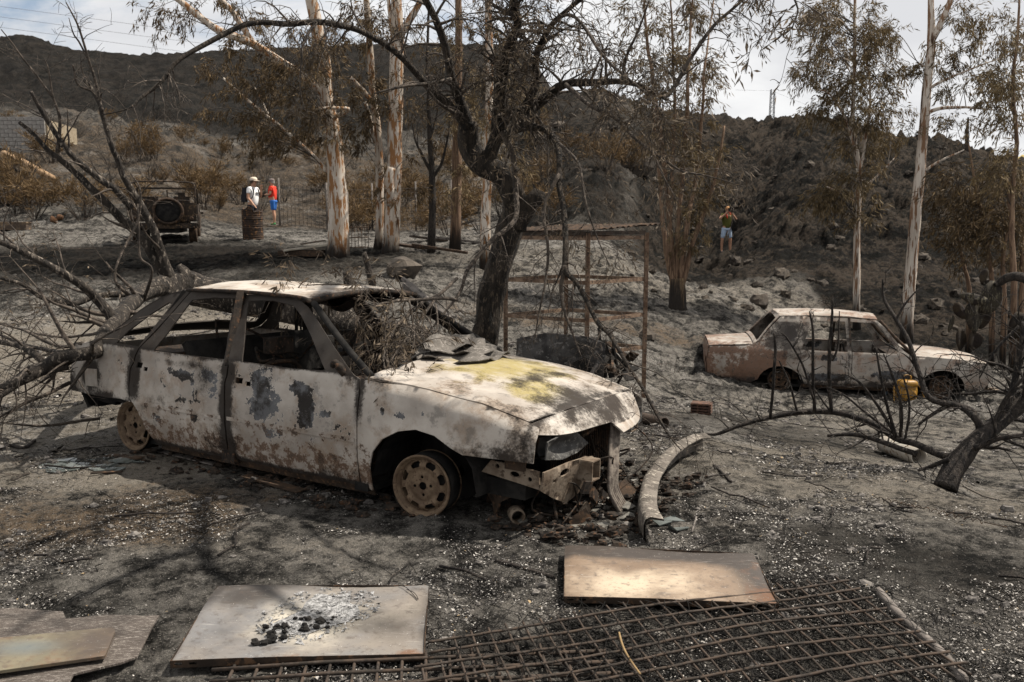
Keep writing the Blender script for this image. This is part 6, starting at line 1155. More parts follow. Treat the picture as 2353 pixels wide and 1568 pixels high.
    b = MB(); p = GP(*zG(980, 470), .012); q = GP(*zG(1130, 500), .008); d = (q - p) / np.linalg.norm(q - p); s_ = np.cross(d, (0, 0, 1)); b.tube([p + d * (t / 130 - .05) + s_ * .011 * math.cos(t) + np.array([0, 0, .011 * math.sin(t)]) for t in np.linspace(0, 6.28 * 13, 160)], .0025, 4); b.tube([p - d * .05, p - d * .09 + np.array([0, 0, .01])], .002, 4); b.tube([p + d * .55 * np.linalg.norm(q - p) * .0 + d * .58, p + d * .58 + d * .12], .003, 4); b.tube([p + d * .06, p + d * .24], .003, 4)
    one(b, 'coil_spring', M_CHARW, 'small coil spring with a wire tail on open ash at the right', 'spring')
    # hollow brick
    p = GP(*zE(320, 950)); e = empty('hollow_brick', tuple(p), 'charred hollow clay brick standing on ash between the two cars', 'brick'); e.rotation_euler = (0, 0, -.35)
    mb_ = simple('fired_clay', (.11, .062, .042), (.07, .042, .032), 20, .9, .5, .005, c3=(.025, .02, .018)); b = MB(); 
    for z in (.008, .045, .085, .125): b.box((0, 0, z), (.22, .16, .014))
    for x in (-.10, -.03, .03, .10): b.box((x, 0, .066), (.014, .158, .104))
    b.build('shell', mb_, e)
    for i in range(4): b = MB(); b.box((0.118, 0, .02 + i * .033), (.014, .15, .020)); b.build('rib', mb_, e)
    for i in range(4): b = MB(); b.box((0, -.083, .02 + i * .033), (.22, .010, .018)); b.build('rib', mb_, e)
    # strips by the sill
    for i, (L, w_, lab) in enumerate(((((zA(610, 1235)), (zA(1090, 1350))), .05, 'long flat metal strip on ash below the rear door'), (((zA(380, 1290)), (zA(600, 1310))), .07, 'short dark strip of trim near the rear wheel'), (((zA(1290, 1425)), (zA(1660, 1530))), .08, 'rusty flat strip in the shade below the front door'), (((zA(270, 1410)), (zA(480, 1400))), .03, 'thin pale strip on ash at the shadow edge'))):
        a, c = GP(*L[0], .02), GP(*L[1], .02); b = MB(); b.bar(a, c, w_, .008); one(b, 'metal_strip', M_CHARW if i else M_STICK, lab, 'metal strip')
    # warped layered sheet on the bonnet
    e = empty('warped_sheet', tuple(carw(-.45, .35, .80)), 'warped grey brown layered sheet curled over the rear of the bonnet', 'sheet'); b0 = np.array(e.location)
    ms = simple('felt_ash', (.125, .112, .098), (.085, .076, .066), 14, .95, .6, .01, c3=(.2, .18, .16))
    for k, (ol, z) in enumerate((([(-.60, -.10), (-.42, -.22), (-.30, -.12), (-.18, -.16), (-.10, .05), (-.16, .25), (-.2, .5), (-.42, .62), (-.62, .5), (-.70, .2)], .83), ([(-.62, .0), (-.45, -.1), (-.36, .02), (-.26, .0), (-.22, .3), (-.36, .58), (-.6, .5), (-.68, .2)], .85), ([(-.66, .12), (-.5, .02), (-.4, .15), (-.34, .4), (-.5, .62), (-.66, .48)], .87))):
        def sf(x, y, z=z, k=k):
            q = carw(x, y, z - .02 - .07 * (x + .3) * 0 + .022 * math.sin(x * 24 + y * 9 + k) * .7 + .018 * math.sin(y * 19 + k * 2) + (.07 if x < -.55 else 0) * .6) - b0; return tuple(q)
        panel('layer', ol, [], sf, ms, e, g=.03, thick=.008)
    # metal channel leaning behind the car
    b = MB(); b.bar(W(935, 655, 7.9), W(1098, 800, 7.2), .10, .05); b.bar(W(925, 640, 8.0), W(1092, 785, 7.3) , .03, .03); one(b, 'metal_channel', M_STICK, 'pale metal channel leaning from the fallen trunk towards the bonnet', 'channel')
build_scatter()

M_RACK = simple('pale_rust', (.21, .145, .10), (.11, .068, .045), 12, .85, .4, .004, c3=(.045, .032, .026))
def build_shed():
    F, Rr, L, K = np.array([.87, 10.3]), np.array([1.665, 11.0]), np.array([-.1, 10.9]), np.array([.70, 11.6])
    e = empty('iron_rack', (.78, 10.95, h1(.78, 10.95)), 'rusty angle iron rack with shelf rails and a corrugated sheet roof behind the bonnet', 'rack'); b0 = np.array(e.location)
    P3 = lambda p, z: np.array([p[0], p[1], z]) - b0
    for p in (F, Rr, L, K):
        z0 = h1(*p) - .08; b = MB(); b.bar(P3(p, z0), P3(p, 1.56), .055, .01); b.bar(P3(p + np.array([.02, 0]), z0), P3(p + np.array([.02, 0]), 1.56), .008, .055); b.build('post', M_RACK, e)
    for z in (.13, .53, .98, 1.50):
        for a, c in ((F, Rr), (F, L), (L, K), (K, Rr)):
            if z < .2 and (a is L or c is L): continue
            b = MB(); b.bar(P3(a, z), P3(c, z - (.0 if z > .2 else .02)), .012, .045); b.build('rail', M_RACK, e)
    for a, c in ((F, Rr), (F, L)): b = MB(); b.bar(P3(a, 1.56), P3(c, 1.56), .03, .05); b.build('beam', M_RUSTBAR, e)
    u = (Rr - F) / np.linalg.norm(Rr - F); w_ = (L - F) / np.linalg.norm(L - F)
    def rf(s, t): p = F + u * s + w_ * t; return (p[0] - b0[0], p[1] - b0[1], 1.605 + .012 * math.sin(s * 60) + .05 * s - .01 * t - b0[2])
    panel('corrugated_sheet', [(-.05, -.08), (1.28, -.05), (1.25, .6), (1.2, 1.2), (-.04, 1.22)], [], rf, M_CHARW, e, g=.03, thick=.004)
    # blackened cabinet under it
    z0 = h1(.5, 10.0) + .12; e = empty('charred_cabinet', (.58, 10.4, z0), 'soot blackened dented metal cabinet lying under the rusty frame', 'cabinet')
    def fr(s, t): return (s, -.22 + .05 * math.sin(s * 6) * math.sin(t * 9) - .04 * t, t + .06 * (1 - abs(s)) * (t > .3))
    mf = simple('mottled_soot', (.075, .07, .066), (.030, .028, .027), 7, .85, .6, .01, c3=(.16, .15, .14)); panel('front_plate', [(-.55, .06), (.50, .0), (.52, .42), (.3, .50), (-.2, .52), (-.52, .48)], [], fr, mf, e, g=.05, thick=.01, wob=.03)
    b = MB(); b.box((0, .05, .24), (1.05, .5, .44), taper=.92); b.build('body', M_BLACK, e)
    for x, l_ in ((.55, .5), (.70, .45), (.62, .35)): b = MB(); b.bar((x, -.1, .02), (x - .12 + .1 * rng.random(), .05, l_ + .1), .09, .02); b.build('torn_flap', M_BLACK, e)
    for k in range(14): x = .45 + .62 * rng.random(); q = np.array([x, .25 * rng.normal(), .02 + .25 * rng.random()]); b = MB(); b.box(q, (.12 + .3 * rng.random(), .02 + .1 * rng.random(), .01 + .06 * rng.random()), np.array(Matrix.Rotation(rng.normal() * .6, 3, 'X') @ Matrix.Rotation(.5 + rng.normal() * .6, 3, 'Y') @ Matrix.Rotation(rng.random() * 3, 3, 'Z'))); b.build('scrap_piece', M_BLACK if k % 3 else M_CHARW, e)
    b = MB(); b.bar((.25, -.32, -.05), (.42, -.3, .22), .14, .01); b.build('bent_plate', M_STICK, e)
build_shed()

def build_cactus():
    p0 = W(2235, 800, 14.6); e = empty('prickly_pear', (p0[0], 14.6, h1(p0[0], 14.6)), 'scorched drooping prickly pear hanging from a charred stem at the right', 'cactus'); b0 = np.array(e.location)
    P, R = limb([(2420, 690, 14.2, .10), (2375, 650, 14.3, .085), (2340, 636, 14.4, .08), (2315, 638, 14.5, .075), (2296, 650, 14.6, .06), (2285, 655, 14.6, .03)]); b = MB(); b.tube(P - b0, R, 10, rough=.2); b.build('stem', B_CHAR, e)
    q0 = W(2420, 690, 14.2); b = MB(); b.tube(np.array([q0, q0 + np.array([.1, 0, -.9]), [q0[0] + .1, q0[1], h1(q0[0], q0[1]) - .1]]) - b0, [.1, .12, .16], 10, rough=.2); b.build('trunk', B_CHAR, e)
    mp = simple('withered_pad', (.036, .030, .021), (.016, .013, .011), 6, .85, .6, .02, c3=(.10, .088, .06), vec=(2, 2, .6)); md = simple('burnt_pad', (.016, .012, .010), (.03, .022, .014), 7, .9, .6, .02)
    for x, y, rx, rz, tilt, m, dd in ((1440, 600, 120, 215, .15, mp, 0), (1250, 830, 112, 210, -.06, mp, .05), (1245, 620, 170, 70, .25, mp, -.05), (1245, 1140, 95, 125, .05, md, .03), (1075, 1120, 75, 150, -.1, md, .06), (962, 930, 42, 110, .2, mp, .0), (1390, 850, 60, 160, .3, md, .15), (1060, 760, 60, 120, -.6, md, .1), (1355, 330, 40, 90, .3, md, 0), (1780, 950, 120, 180, .3, md, .3)):
        c = W(*z16(x, y), 14.6 + dd) - b0; k = 14.6 / FPX * .18319; b = MB(); th = np.linspace(0, 2 * math.pi, 18, endpoint=False); v = []; rings = 5
        for i in range(rings + 1):
            a = i / rings * math.pi - math.pi / 2
            for t in th: v.append((math.cos(t) * math.cos(a) * (1 + .12 * math.sin(t)), math.sin(a) * .22, math.sin(t) * math.cos(a)))
        v = np.array(v) * [rx * k * 1.12, rx * k, rz * k * 1.08]; v *= 1 + .12 * (fbm(v[:, 0] * 9 + x, v[:, 2] * 9, 3) - .5)[:, None]; v[:, 1] += .05 * np.sin(v[:, 0] * 20 + x)
        R_ = np.array(Matrix.Rotation(tilt, 3, 'Y')); f = [(i * 18 + j, i * 18 + (j + 1) % 18, (i + 1) * 18 + (j + 1) % 18, (i + 1) * 18 + j) for i in range(rings) for j in range(18)]
        b.add(v @ R_.T + c, f); b.build('pad', m, e)
build_cactus()

def build_bag():
    p = GP(2086, 925); e = empty('backpack', tuple(p + np.array([.03, .15, -.01])), 'yellow ochre backpack set on the ash beside the saloon front wheel', 'bag'); my = simple('yellow_leather', (.27, .135, .012), (.17, .085, .01), 9, .5, .3, .01, spec=.4)
    def rbox(b, c, s, bev=.25, top=.8):
        v = []; f = []
        for i, (z, k) in enumerate(((0, .86), (.1, 1), (.55, 1), (.85, top + .08), (1, top * .7))):
            for j in range(16):
                t = 2 * math.pi * j / 16; q = lambda w: math.copysign(abs(w) ** .6, w); v.append((c[0] + s[0] / 2 * k * q(math.cos(t)), c[1] + s[1] / 2 * k * q(math.sin(t)), c[2] + s[2] * z))
        for i in range(4):
            for j in range(16): f.append((i * 16 + j, i * 16 + (j + 1) % 16, (i + 1) * 16 + (j + 1) % 16, (i + 1) * 16 + j))
        f += [tuple(range(15, -1, -1)), tuple(64 + j for j in range(16))]; b.add(np.array(v), f)
    b = MB(); rbox(b, (0, 0, 0), (.32, .2, .33)); b.build('body', my, e); b = MB(); rbox(b, (.01, -.10, .03), (.22, .07, .17)); b.build('front_pocket', my, e); b = MB(); rbox(b, (0, -.02, .24), (.30, .22, .10)); b.build('flap', my, e)
    b = MB(); b.tube(spline([(-.05, 0, .33), (-.05, 0, .39), (0, 0, .41), (.06, 0, .39), (.06, 0, .33)], 4), .012, 6); b.build('handle', my, e)
    for x in (-.13, .15): b = MB(); b.tube(spline([(x, .08, .28), (x * 1.5, -.02, .2), (x * 1.7, -.1, .03), (x * 1.9, -.16, .012)], 5), .012, 5); b.build('strap', my, e)
    p = GP(2034, 907); e = empty('water_bottle', tuple(p), 'small clear blue water bottle beside the yellow backpack', 'bottle'); t = NT('pale_blue_plastic', .15, .5); t.b.inputs['Transmission Weight'].default_value = .6; mw = t.done((.45, .58, .75)); b = MB(); b.lathe([(.001, 0), (.032, .002), (.035, .02), (.033, .06), (.035, .10), (.034, .14), (.014, .18), (.013, .19)], 16); b.build('body', mw, e); b = MB(); b.lathe([(.016, .188), (.016, .21), (.001, .211)], 12); b.build('cap', simple('blue_cap', (.05, .12, .35), (.05, .12, .35)), e)
build_bag()

def build_barrel():
    x, d = W(582, 552, 24.5)[0], 24.5; e = empty('oil_drum', (x, d, h1(x, d) - .03), 'rusted dark oil drum with a torn rim standing before the woman', 'drum'); mr = simple('drum_rust', (.022, .016, .013), (.040, .025, .017), 5, .8, .4, .01, c3=(.15, .075, .032)); pr = [(.285, 0), (.29, .015)]
    for i in range(56): z = .02 + i * .015; pr.append((.283 + .006 * math.sin(z * 6.283 / .06) + (.008 if abs(z - .3) < .02 or abs(z - .58) < .02 else 0), z))
    b = MB(); k = 32; b.lathe(pr + [(.288, .86), (.278, .86), (.272, .80), (.27, .4), (.27, .02)], k); v = b.v[0]; top = v[:, 2] > .79; a = np.arctan2(v[:, 1], v[:, 0]); v[top, 2] += (.05 * np.sin(a[top] * 3 + .5) + .035 * np.sin(a[top] * 7)) - .03; b.build('shell', mr, e)
    b = MB(); b.lathe([(.001, .10), (.26, .10)], 24); b.build('ash_fill', M_BLACK, e)
build_barrel()

def build_offroad():
    fw = np.array([-.30, .954]); x, d = W(378, 552, 23.2)[0], 23.2; c = np.array([x, d]) + fw * 1.7; z0 = min(h1(*c), h1(x, d)) + .0
    e = empty('offroad_vehicle', (c[0], c[1], z0), 'burnt out open off road vehicle with spare wheel on its tail at the left', 'car'); e.scale = (1.12, 1.17, 1.06); e.rotation_euler = (0, 0, math.atan2(fw[1], fw[0])); mj = simple('offroad_burnt', (.016, .013, .011), (.042, .029, .02), 5, .85, .4, .01, c3=(.12, .078, .045))
    def bxp(name, c_, s_, m=mj, **k): b = MB(); b.box(c_, s_, **k); return b.build(name, m, e)
    bxp('tailgate', (-1.6, 0, .78), (.05, .86, .46)); bxp('rear_corner', (-1.6, .57, .78), (.06, .28, .46)); bxp('rear_corner', (-1.6, -.57, .78), (.06, .28, .46)); bxp('rear_crossmember', (-1.66, 0, .45), (.10, 1.42, .14)); bxp('rear_bumper', (-1.70, -.52, .44), (.08, .3, .1)); bxp('rear_bumper', (-1.70, .52, .44), (.08, .3, .1))
    for s in (-1, 1):
        sd = panel('side_panel', [(-1.6, .5), (-1.55, .42), (-1.42, .50), (-1.25, .72), (-.95, .72), (-.80, .5), (-.76, .38), (.25, .38), (.25, .80), (-.05, .80), (-.15, .62), (-.60, .62), (-.68, .98), (-1.6, .98)][::1], [], lambda u, z, s=s: (u, s * .72, z), mj, e, g=.1, thick=.02 * s)
        bxp('front_fender', (.95, s * .66, .78), (.95, .26, .05)); bxp('bonnet_side', (.85, s * .44, .80), (1.0, .03, .34)); b = MB(); b.bar((.25, s * .70, .80), (.12, s * .66, 1.42), .05); b.build('windscreen_post', mj, e)
        b = MB(); b.tube(spline([(-1.2, s * .68, .98), (-1.2, s * .68, 1.42), (-1.15, s * .60, 1.52), (-1.15, s * .4, 1.54), (-1.15, 0, 1.55)], 5), .022, 6); b.build('hoop', mj, e)
        b = MB(); b.tube(spline([(-1.6, s * .2, 1.0), (-1.6, s * .22, 1.06), (-1.6, s * .55, 1.06), (-1.6, s * .57, 1.0)], 4), .014, 5); b.build('grab_rail', mj, e)
        for x_ in (-1.08, 1.0):
            A = Matrix.Translation((x_, s * .60, .26)) @ Matrix.Rotation(math.radians(90), 4, 'X'); b = MB(); b.lathe([(.2, -.07), (.235, -.085), (.25, -.06), (.235, -.04), (.235, .04), (.25, .06), (.235, .085), (.2, .07), (.12, .02), (.001, .02), (.001, -.02), (.12, -.02)], 22, A); b.build('wheel', M_CHARW, e)
        b = MB(); b.lathe([(.05, 0), (.055, .03), (.04, .04), (.001, .03)], 14, Matrix.Translation((-1.65, s * .6, .62)) @ Matrix.Rotation(math.radians(-90), 4, 'Y')); b.build('tail_light', M_CHARW, e)
    b = MB(); b.bar((.12, -.66, 1.42), (.12, .66, 1.42), .05); b.bar((.25, -.7, .86), (.25, .7, .86), .05); b.bar((.19, 0, 1.1), (.15, 0, 1.38), .03); b.build('windscreen_frame', mj, e)
    b = MB(); b.tube(spline([(.12, -.66, 1.45), (-.5, -.66, 1.54), (-1.15, -.6, 1.53)], 5), .016, 5); b.build('top_rail', mj, e); b = MB(); b.tube(spline([(.12, .66, 1.45), (-.5, .66, 1.54), (-1.15, .6, 1.53)], 5), .016, 5); b.build('top_rail', mj, e)
    bxp('bonnet', (.85, 0, .97), (1.05, .9, .05)); bxp('dashboard', (.2, 0, .88), (.12, 1.3, .2)); bxp('floor', (-.6, 0, .45), (2.0, 1.36, .05), M_BLACK); bxp('chassis', (0, 0, .33), (3.2, .7, .12), M_BLACK); bxp('grille', (1.38, 0, .72), (.05, .9, .44)); bxp('engine_block', (.8, 0, .62), (.7, .4, .4), M_BLACK)
    for y in (-.35, .35): bxp('seat_back', (-.35, y, .98), (.10, .36, .42), M_CHAR)
    b = MB(); b.bar((-.35, -.35, 1.15), (-.35, -.35, 1.30), .16, .06, up=(1, 0, 0)); b.build('headrest', M_CHAR, e)
    sp_ = empty('spare_wheel'); sp_.parent = e; sp_.location = (-1.72, -.12, .80); A = Matrix.Rotation(math.radians(-90), 4, 'Y'); b = MB(); b.lathe([(.30, -.05), (.335, -.02), (.335, .04), (.30, .07), (.27, .05), (.27, -.03)], 30, A, True); b.build('rim', M_CHARW, sp_); b = MB(); b.lathe([(.001, .03), (.12, .035), (.2, .0), (.27, .02), (.27, -.02), (.001, -.02)], 26, A); b.build('disc', M_BLACK, sp_)
build_offroad()

# ------------------------------------------------------------------ people
def skin_mesh(V, Ed, R, sub=2):
    me = bpy.data.meshes.new('tmp'); me.from_pydata(V, Ed, []); o = bpy.data.objects.new('tmp', me); COL.objects.link(o)
    o.modifiers.new('Skin', 'SKIN').use_smooth_shade = True; 
    for i, r in enumerate(R): me.skin_vertices[0].data[i].radius = (r if isinstance(r, tuple) else (r, r))
    me.skin_vertices[0].data[0].use_root = True; s = o.modifiers.new('Sub', 'SUBSURF'); s.levels = s.render_levels = sub
    bpy.context.view_layer.update(); dg = bpy.context.evaluated_depsgraph_get(); out = bpy.data.meshes.new_from_object(o.evaluated_get(dg)); bpy.data.objects.remove(o); bpy.data.meshes.remove(me); return out
def cloth_mat(n, c, k=.8): return simple(n, c, tuple(q * k for q in c), 12, .9, .3, .005)
M_SKIN = simple('skin', (.40, .225, .15), (.36, .20, .13), 20, .6, .1, .002)
def person(root_loc, heading, label, J, shirt, shorts, legs_long=False, hairc=(.05, .035, .025), shoe=(.05, .05, .05), belly=0.):
    e = empty('person', root_loc, label, 'person'); e.rotation_euler = (0, 0, heading)
    # joints (x = own left, y = forward, z = up)
    hip, ch, nk, hd = (0, 0, .92), (0, .01 + J.get('lean', 0), 1.30), (0, .02 + J.get('lean', 0), 1.47), (0, .05 + J.get('lean', 0) + J.get('hy', 0), 1.62)
    V = [hip, (0, .01 + belly * .4, 1.08), ch, nk, hd, (0, hd[1] - .01, 1.69)]; E = [(0, 1), (1, 2), (2, 3), (3, 4), (4, 5)]; R = [(.135, .10), (.13 + belly * .3, .10 + belly * .4), (.15, .105), .05, (.076, .092), .07]
    i = len(V); V += [(hd[0], hd[1] + .105, hd[2] + .005)]; E += [(4, i)]; R += [.013]
    arms = []
    for s in (1, -1):
        el, wr = J['elbow'][0 if s > 0 else 1], J['wrist'][0 if s > 0 else 1]; i = len(V); sh = (s * .185, ch[1], 1.41); V += [sh, el, tuple((np.array(el) + np.array(wr)) / 2), wr]; E += [(2, i), (i, i + 1), (i + 1, i + 2), (i + 2, i + 3)]; R += [.058, .043, .041, .028]; arms.append((sh, el, wr))
        j = i + 3; dv = np.array(wr) - np.array(el); dv /= np.linalg.norm(dv); pm = np.array(wr) + dv * .07; V += [tuple(pm)]; E += [(j, len(V) - 1)]; R += [(.035, .018)]; pj = len(V) - 1; sd = np.cross(dv, (0, 0, 1.)); sd = sd / (np.linalg.norm(sd) + 1e-6)
        for q, (o_, ln) in enumerate(((-.03, .065), (-.01, .08), (.01, .075), (.03, .06))): V += [tuple(pm + sd * o_ + dv * .03), tuple(pm + sd * o_ + dv * (.03 + ln * .6) + np.array([0, .01, -.012])), ]; E += [(pj, len(V) - 2), (len(V) - 2, len(V) - 1)]; R += [.009, .0075]
        V += [tuple(np.array(wr) + dv * .03 + sd * .05 * s)]; E += [(j, len(V) - 1)]; R += [.009]
    lg = []
    for s in (1, -1):
        st = J.get('stance', .10); ft = J.get('feet', [0, 0])[0 if s > 0 else 1]; i = len(V); hp, kn, an = (s * .095, 0, .88), (s * (st + .0), ft * .6 + .01, .49), (s * (st + .01), ft, .09); V += [hp, kn, (s * (st + .005), (kn[1] + an[1]) / 2 - .02, .34), an, (s * (st + .03), ft + .13, .04)]; E += [(0, i), (i, i + 1), (i + 1, i + 2), (i + 2, i + 3), (i + 3, i + 4)]; R += [.085, .06, .056, .036, .035]; lg.append((hp, kn, an))
    me = skin_mesh(V, E, R); me.materials.clear(); link('body', me, M_SKIN, e)
    # shirt, trousers, shoes
    V = [(0, 0, .87), (0, .01 + belly * .4, 1.08), ch, (0, ch[1] + .005, 1.445)]; E = [(0, 1), (1, 2), (2, 3)]; R = [(.15, .14), (.155 + belly * .3, .13 + belly * .45), (.17, .13), (.075, .07)]
    for sh, el, wr in arms: i = len(V); mid = tuple(np.array(sh) * .42 + np.array(el) * .58); V += [sh, mid]; E += [(2, i), (i, i + 1)]; R += [.078, .066]
    me = skin_mesh(V, E, R); me.materials.clear(); link('shirt', me, shirt, e)
    V = [(0, 0, .97)]; E = []; R = [.128]
    for hp, kn, an in lg:
        i = len(V); V += [hp, tuple(np.array(hp) * .08 + np.array(kn) * .92)] + ([tuple(an)] if legs_long else []); E += [(0, i), (i, i + 1)] + ([(i + 1, i + 2)] if legs_long else []); R += [.108, .084 if not legs_long else .075] + ([.055] if legs_long else [])
    me = skin_mesh(V, E, R); me.materials.clear(); link('trousers' if legs_long else 'shorts', me, shorts, e); ms = cloth_mat('shoe', shoe)
    for hp, kn, an in lg: me = skin_mesh([(an[0], an[1] - .05, .045), (an[0], an[1] + .05, .055), (an[0] + .01, an[1] + .16, .035)], [(0, 1), (1, 2)], [.045, .05, .036]); me.materials.clear(); link('shoe', me, ms, e)
    b = MB(); v = []; n = 14
    for i in range(6):
        a = math.pi / 2 * i / 5
        for j in range(n): t = 6.283 * j / n; v.append((.088 * math.cos(a) * math.cos(t), -.012 + .105 * math.cos(a) * math.sin(t), .10 * math.sin(a) + (-.07 if (math.sin(t) < .25 and i == 0) else 0)))
    b.add(np.array(v) + np.array([hd[0], hd[1] - .005, 1.635]), [(i * n + j, i * n + (j + 1) % n, (i + 1) * n + (j + 1) % n, (i + 1) * n + j) for i in range(5) for j in range(n)]); b.build('hair', cloth_mat('hair', hairc), e)
    b = MB()
    for s in (-1, 1): b.box((s * .032, hd[1] + .088, 1.645), (.022, .01, .010))
    b.box((0, hd[1] + .088, 1.575), (.04, .008, .008)); b.build('face_features', M_BLACK, e)['kind'] = 'stuff'; return e, hd
def cap(e, hd, m, dz=0):
    b = MB(); b.lathe([(.104, 0), (.108, .02), (.10, .06), (.07, .095), (.001, .108)], 18, Matrix.Translation((0, hd[1] - .005, 1.655 + dz)) @ Matrix.Diagonal((.92, 1.08, 1, 1))); b.build('cap', m, e)
    b = MB(); th = np.linspace(.35, math.pi - .35, 9); v = [(.098 * math.cos(t), hd[1] + .105 * math.sin(t), 1.66 + dz) for t in th] + [(.085 * math.cos(t), hd[1] + .06 + .14 * math.sin(t), 1.645 + dz) for t in th]; v += [(x, y, z - .008) for x, y, z in v]; b.add(np.array(v), [(i, i + 1, i + 10, i + 9) for i in range(8)] + [(i + 18, i + 27, i + 28, i + 19) for i in range(8)] + [(i + 9, i + 10, i + 28, i + 27) for i in range(8)]); b.build('cap_peak', m, e)
def build_people():
    d = 26.2; x = W(581, 500, d)[0]; z = h1(x, d); wm = cloth_mat('white_cotton', (.72, .71, .70), .9)
    e, hd = person((x, d, z), math.radians(-108), 'woman in white shirt, pale cap and dark backpack behind the oil drum', dict(elbow=[(.24, .02, 1.14), (-.26, .12, 1.16)], wrist=[(.20, .16, .97), (-.12, .24, 1.42)], lean=.03), wm, cloth_mat('black_trousers', (.02, .02, .025)), True, belly=.06)
    cap(e, hd, cloth_mat('pale_cap', (.60, .50, .40)))
    b = MB(); b.box((0, -.20, 1.24), (.28, .16, .42), taper=.75); b.box((0, -.29, 1.15), (.2, .05, .2)); b.build('backpack', cloth_mat('black_nylon', (.018, .018, .022)), e)
    for s in (-1, 1): b = MB(); b.tube(spline([(s * .13, -.14, 1.44), (s * .13, .03, 1.475), (s * .13, .15, 1.36), (s * .15, .10, 1.15), (s * .16, -.12, 1.08)], 4), .016, 5); b.build('shoulder_strap', M_BLACK, e)
    b = MB(); b.box((.0, .178, 1.30), (.12, .004, .02)); b.box((0.01, .178, 1.26), (.08, .004, .015)); b.build('shirt_print', M_BLACK, e)['kind'] = 'stuff'
    b = MB(); b.tube([(.085 * math.cos(t), hd[1] + .10 * math.sin(t), 1.672) for t in np.linspace(.2, 2.94, 9)], .012, 5); b.build('sunglasses', M_BLACK, e)
    d = 33.6; x = W(630, 500, d)[0]; z = h1(x, d)
    e, hd = person((x, d, z), math.radians(82), 'man in red shirt and blue shorts holding a camera by the fence', dict(elbow=[(.23, .04, 1.14), (-.23, .04, 1.14)], wrist=[(.10, .26, 1.16), (-.08, .28, 1.14)], feet=[.05, -.05]), cloth_mat('red_shirt', (.62, .045, .025)), cloth_mat('blue_shorts', (.03, .13, .42)), hairc=(.22, .2, .18), shoe=(.08, .28, .10), belly=.10)
    cap(e, hd, cloth_mat('grey_cap', (.16, .13, .12)), -.01); b = MB(); b.box((0, .36, 1.12), (.14, .08, .10)); b.lathe([(.045, 0), (.045, .12), (.001, .12)], 14, Matrix.Translation((0, .38, 1.10)) @ Matrix.Rotation(math.radians(-100), 4, 'X')); b.build('camera', M_BLACK, e)
    b = MB(); b.tube(spline([(.10, .02, 1.49), (.16, -.14, 1.3), (.2, -.1, 1.05)], 5), .014, 5); b.tube(spline([(-.06, .08, 1.48), (-.05, .18, 1.3), (-.02, .34, 1.17)], 5), .010, 5); b.build('camera_strap', M_BLACK, e); b = MB(); b.box((.19, .0, .95), (.10, .26, .2)); b.build('hip_bag', M_BLACK, e)
    d = 32.8; x = W(1667, 600, d)[0]; z = h1(x, d)
    e, hd = person((x, d, z), math.radians(192), 'man in olive shirt and pale blue shorts photographing from the burnt slope', dict(elbow=[(.34, .12, 1.26), (-.34, .10, 1.24)], wrist=[(.13, .21, 1.48), (-.11, .22, 1.44)], stance=.16, hy=.02), cloth_mat('olive_shirt', (.085, .085, .02)), cloth_mat('pale_denim', (.36, .45, .58)), hairc=(.42, .22, .10), shoe=(.07, .07, .08))
    b = MB(); b.box((-.02, .27, 1.60), (.17, .09, .12)); b.box((-.02, .25, 1.68), (.07, .07, .06)); b.lathe([(.05, 0), (.055, .14), (.045, .15), (.001, .13)], 14, Matrix.Translation((-.02, .30, 1.58)) @ Matrix.Rotation(math.radians(-95), 4, 'X')); b.build('camera', M_BLACK, e)
    b = MB(); b.tube(spline([(.08, .06, 1.5), (.09, .15, 1.42), (.06, .17, 1.28)], 5), .016, 5); b.tube(spline([(-.08, .05, 1.5), (-.09, .16, 1.42), (-.08, .26, 1.55)], 5), .012, 5); b.build('red_strap', cloth_mat('red_strap', (.55, .02, .02)), e); b = MB(); b.box((-.19, .05, .98), (.10, .14, .16)); b.build('hip_bag', M_BLACK, e)
build_people()

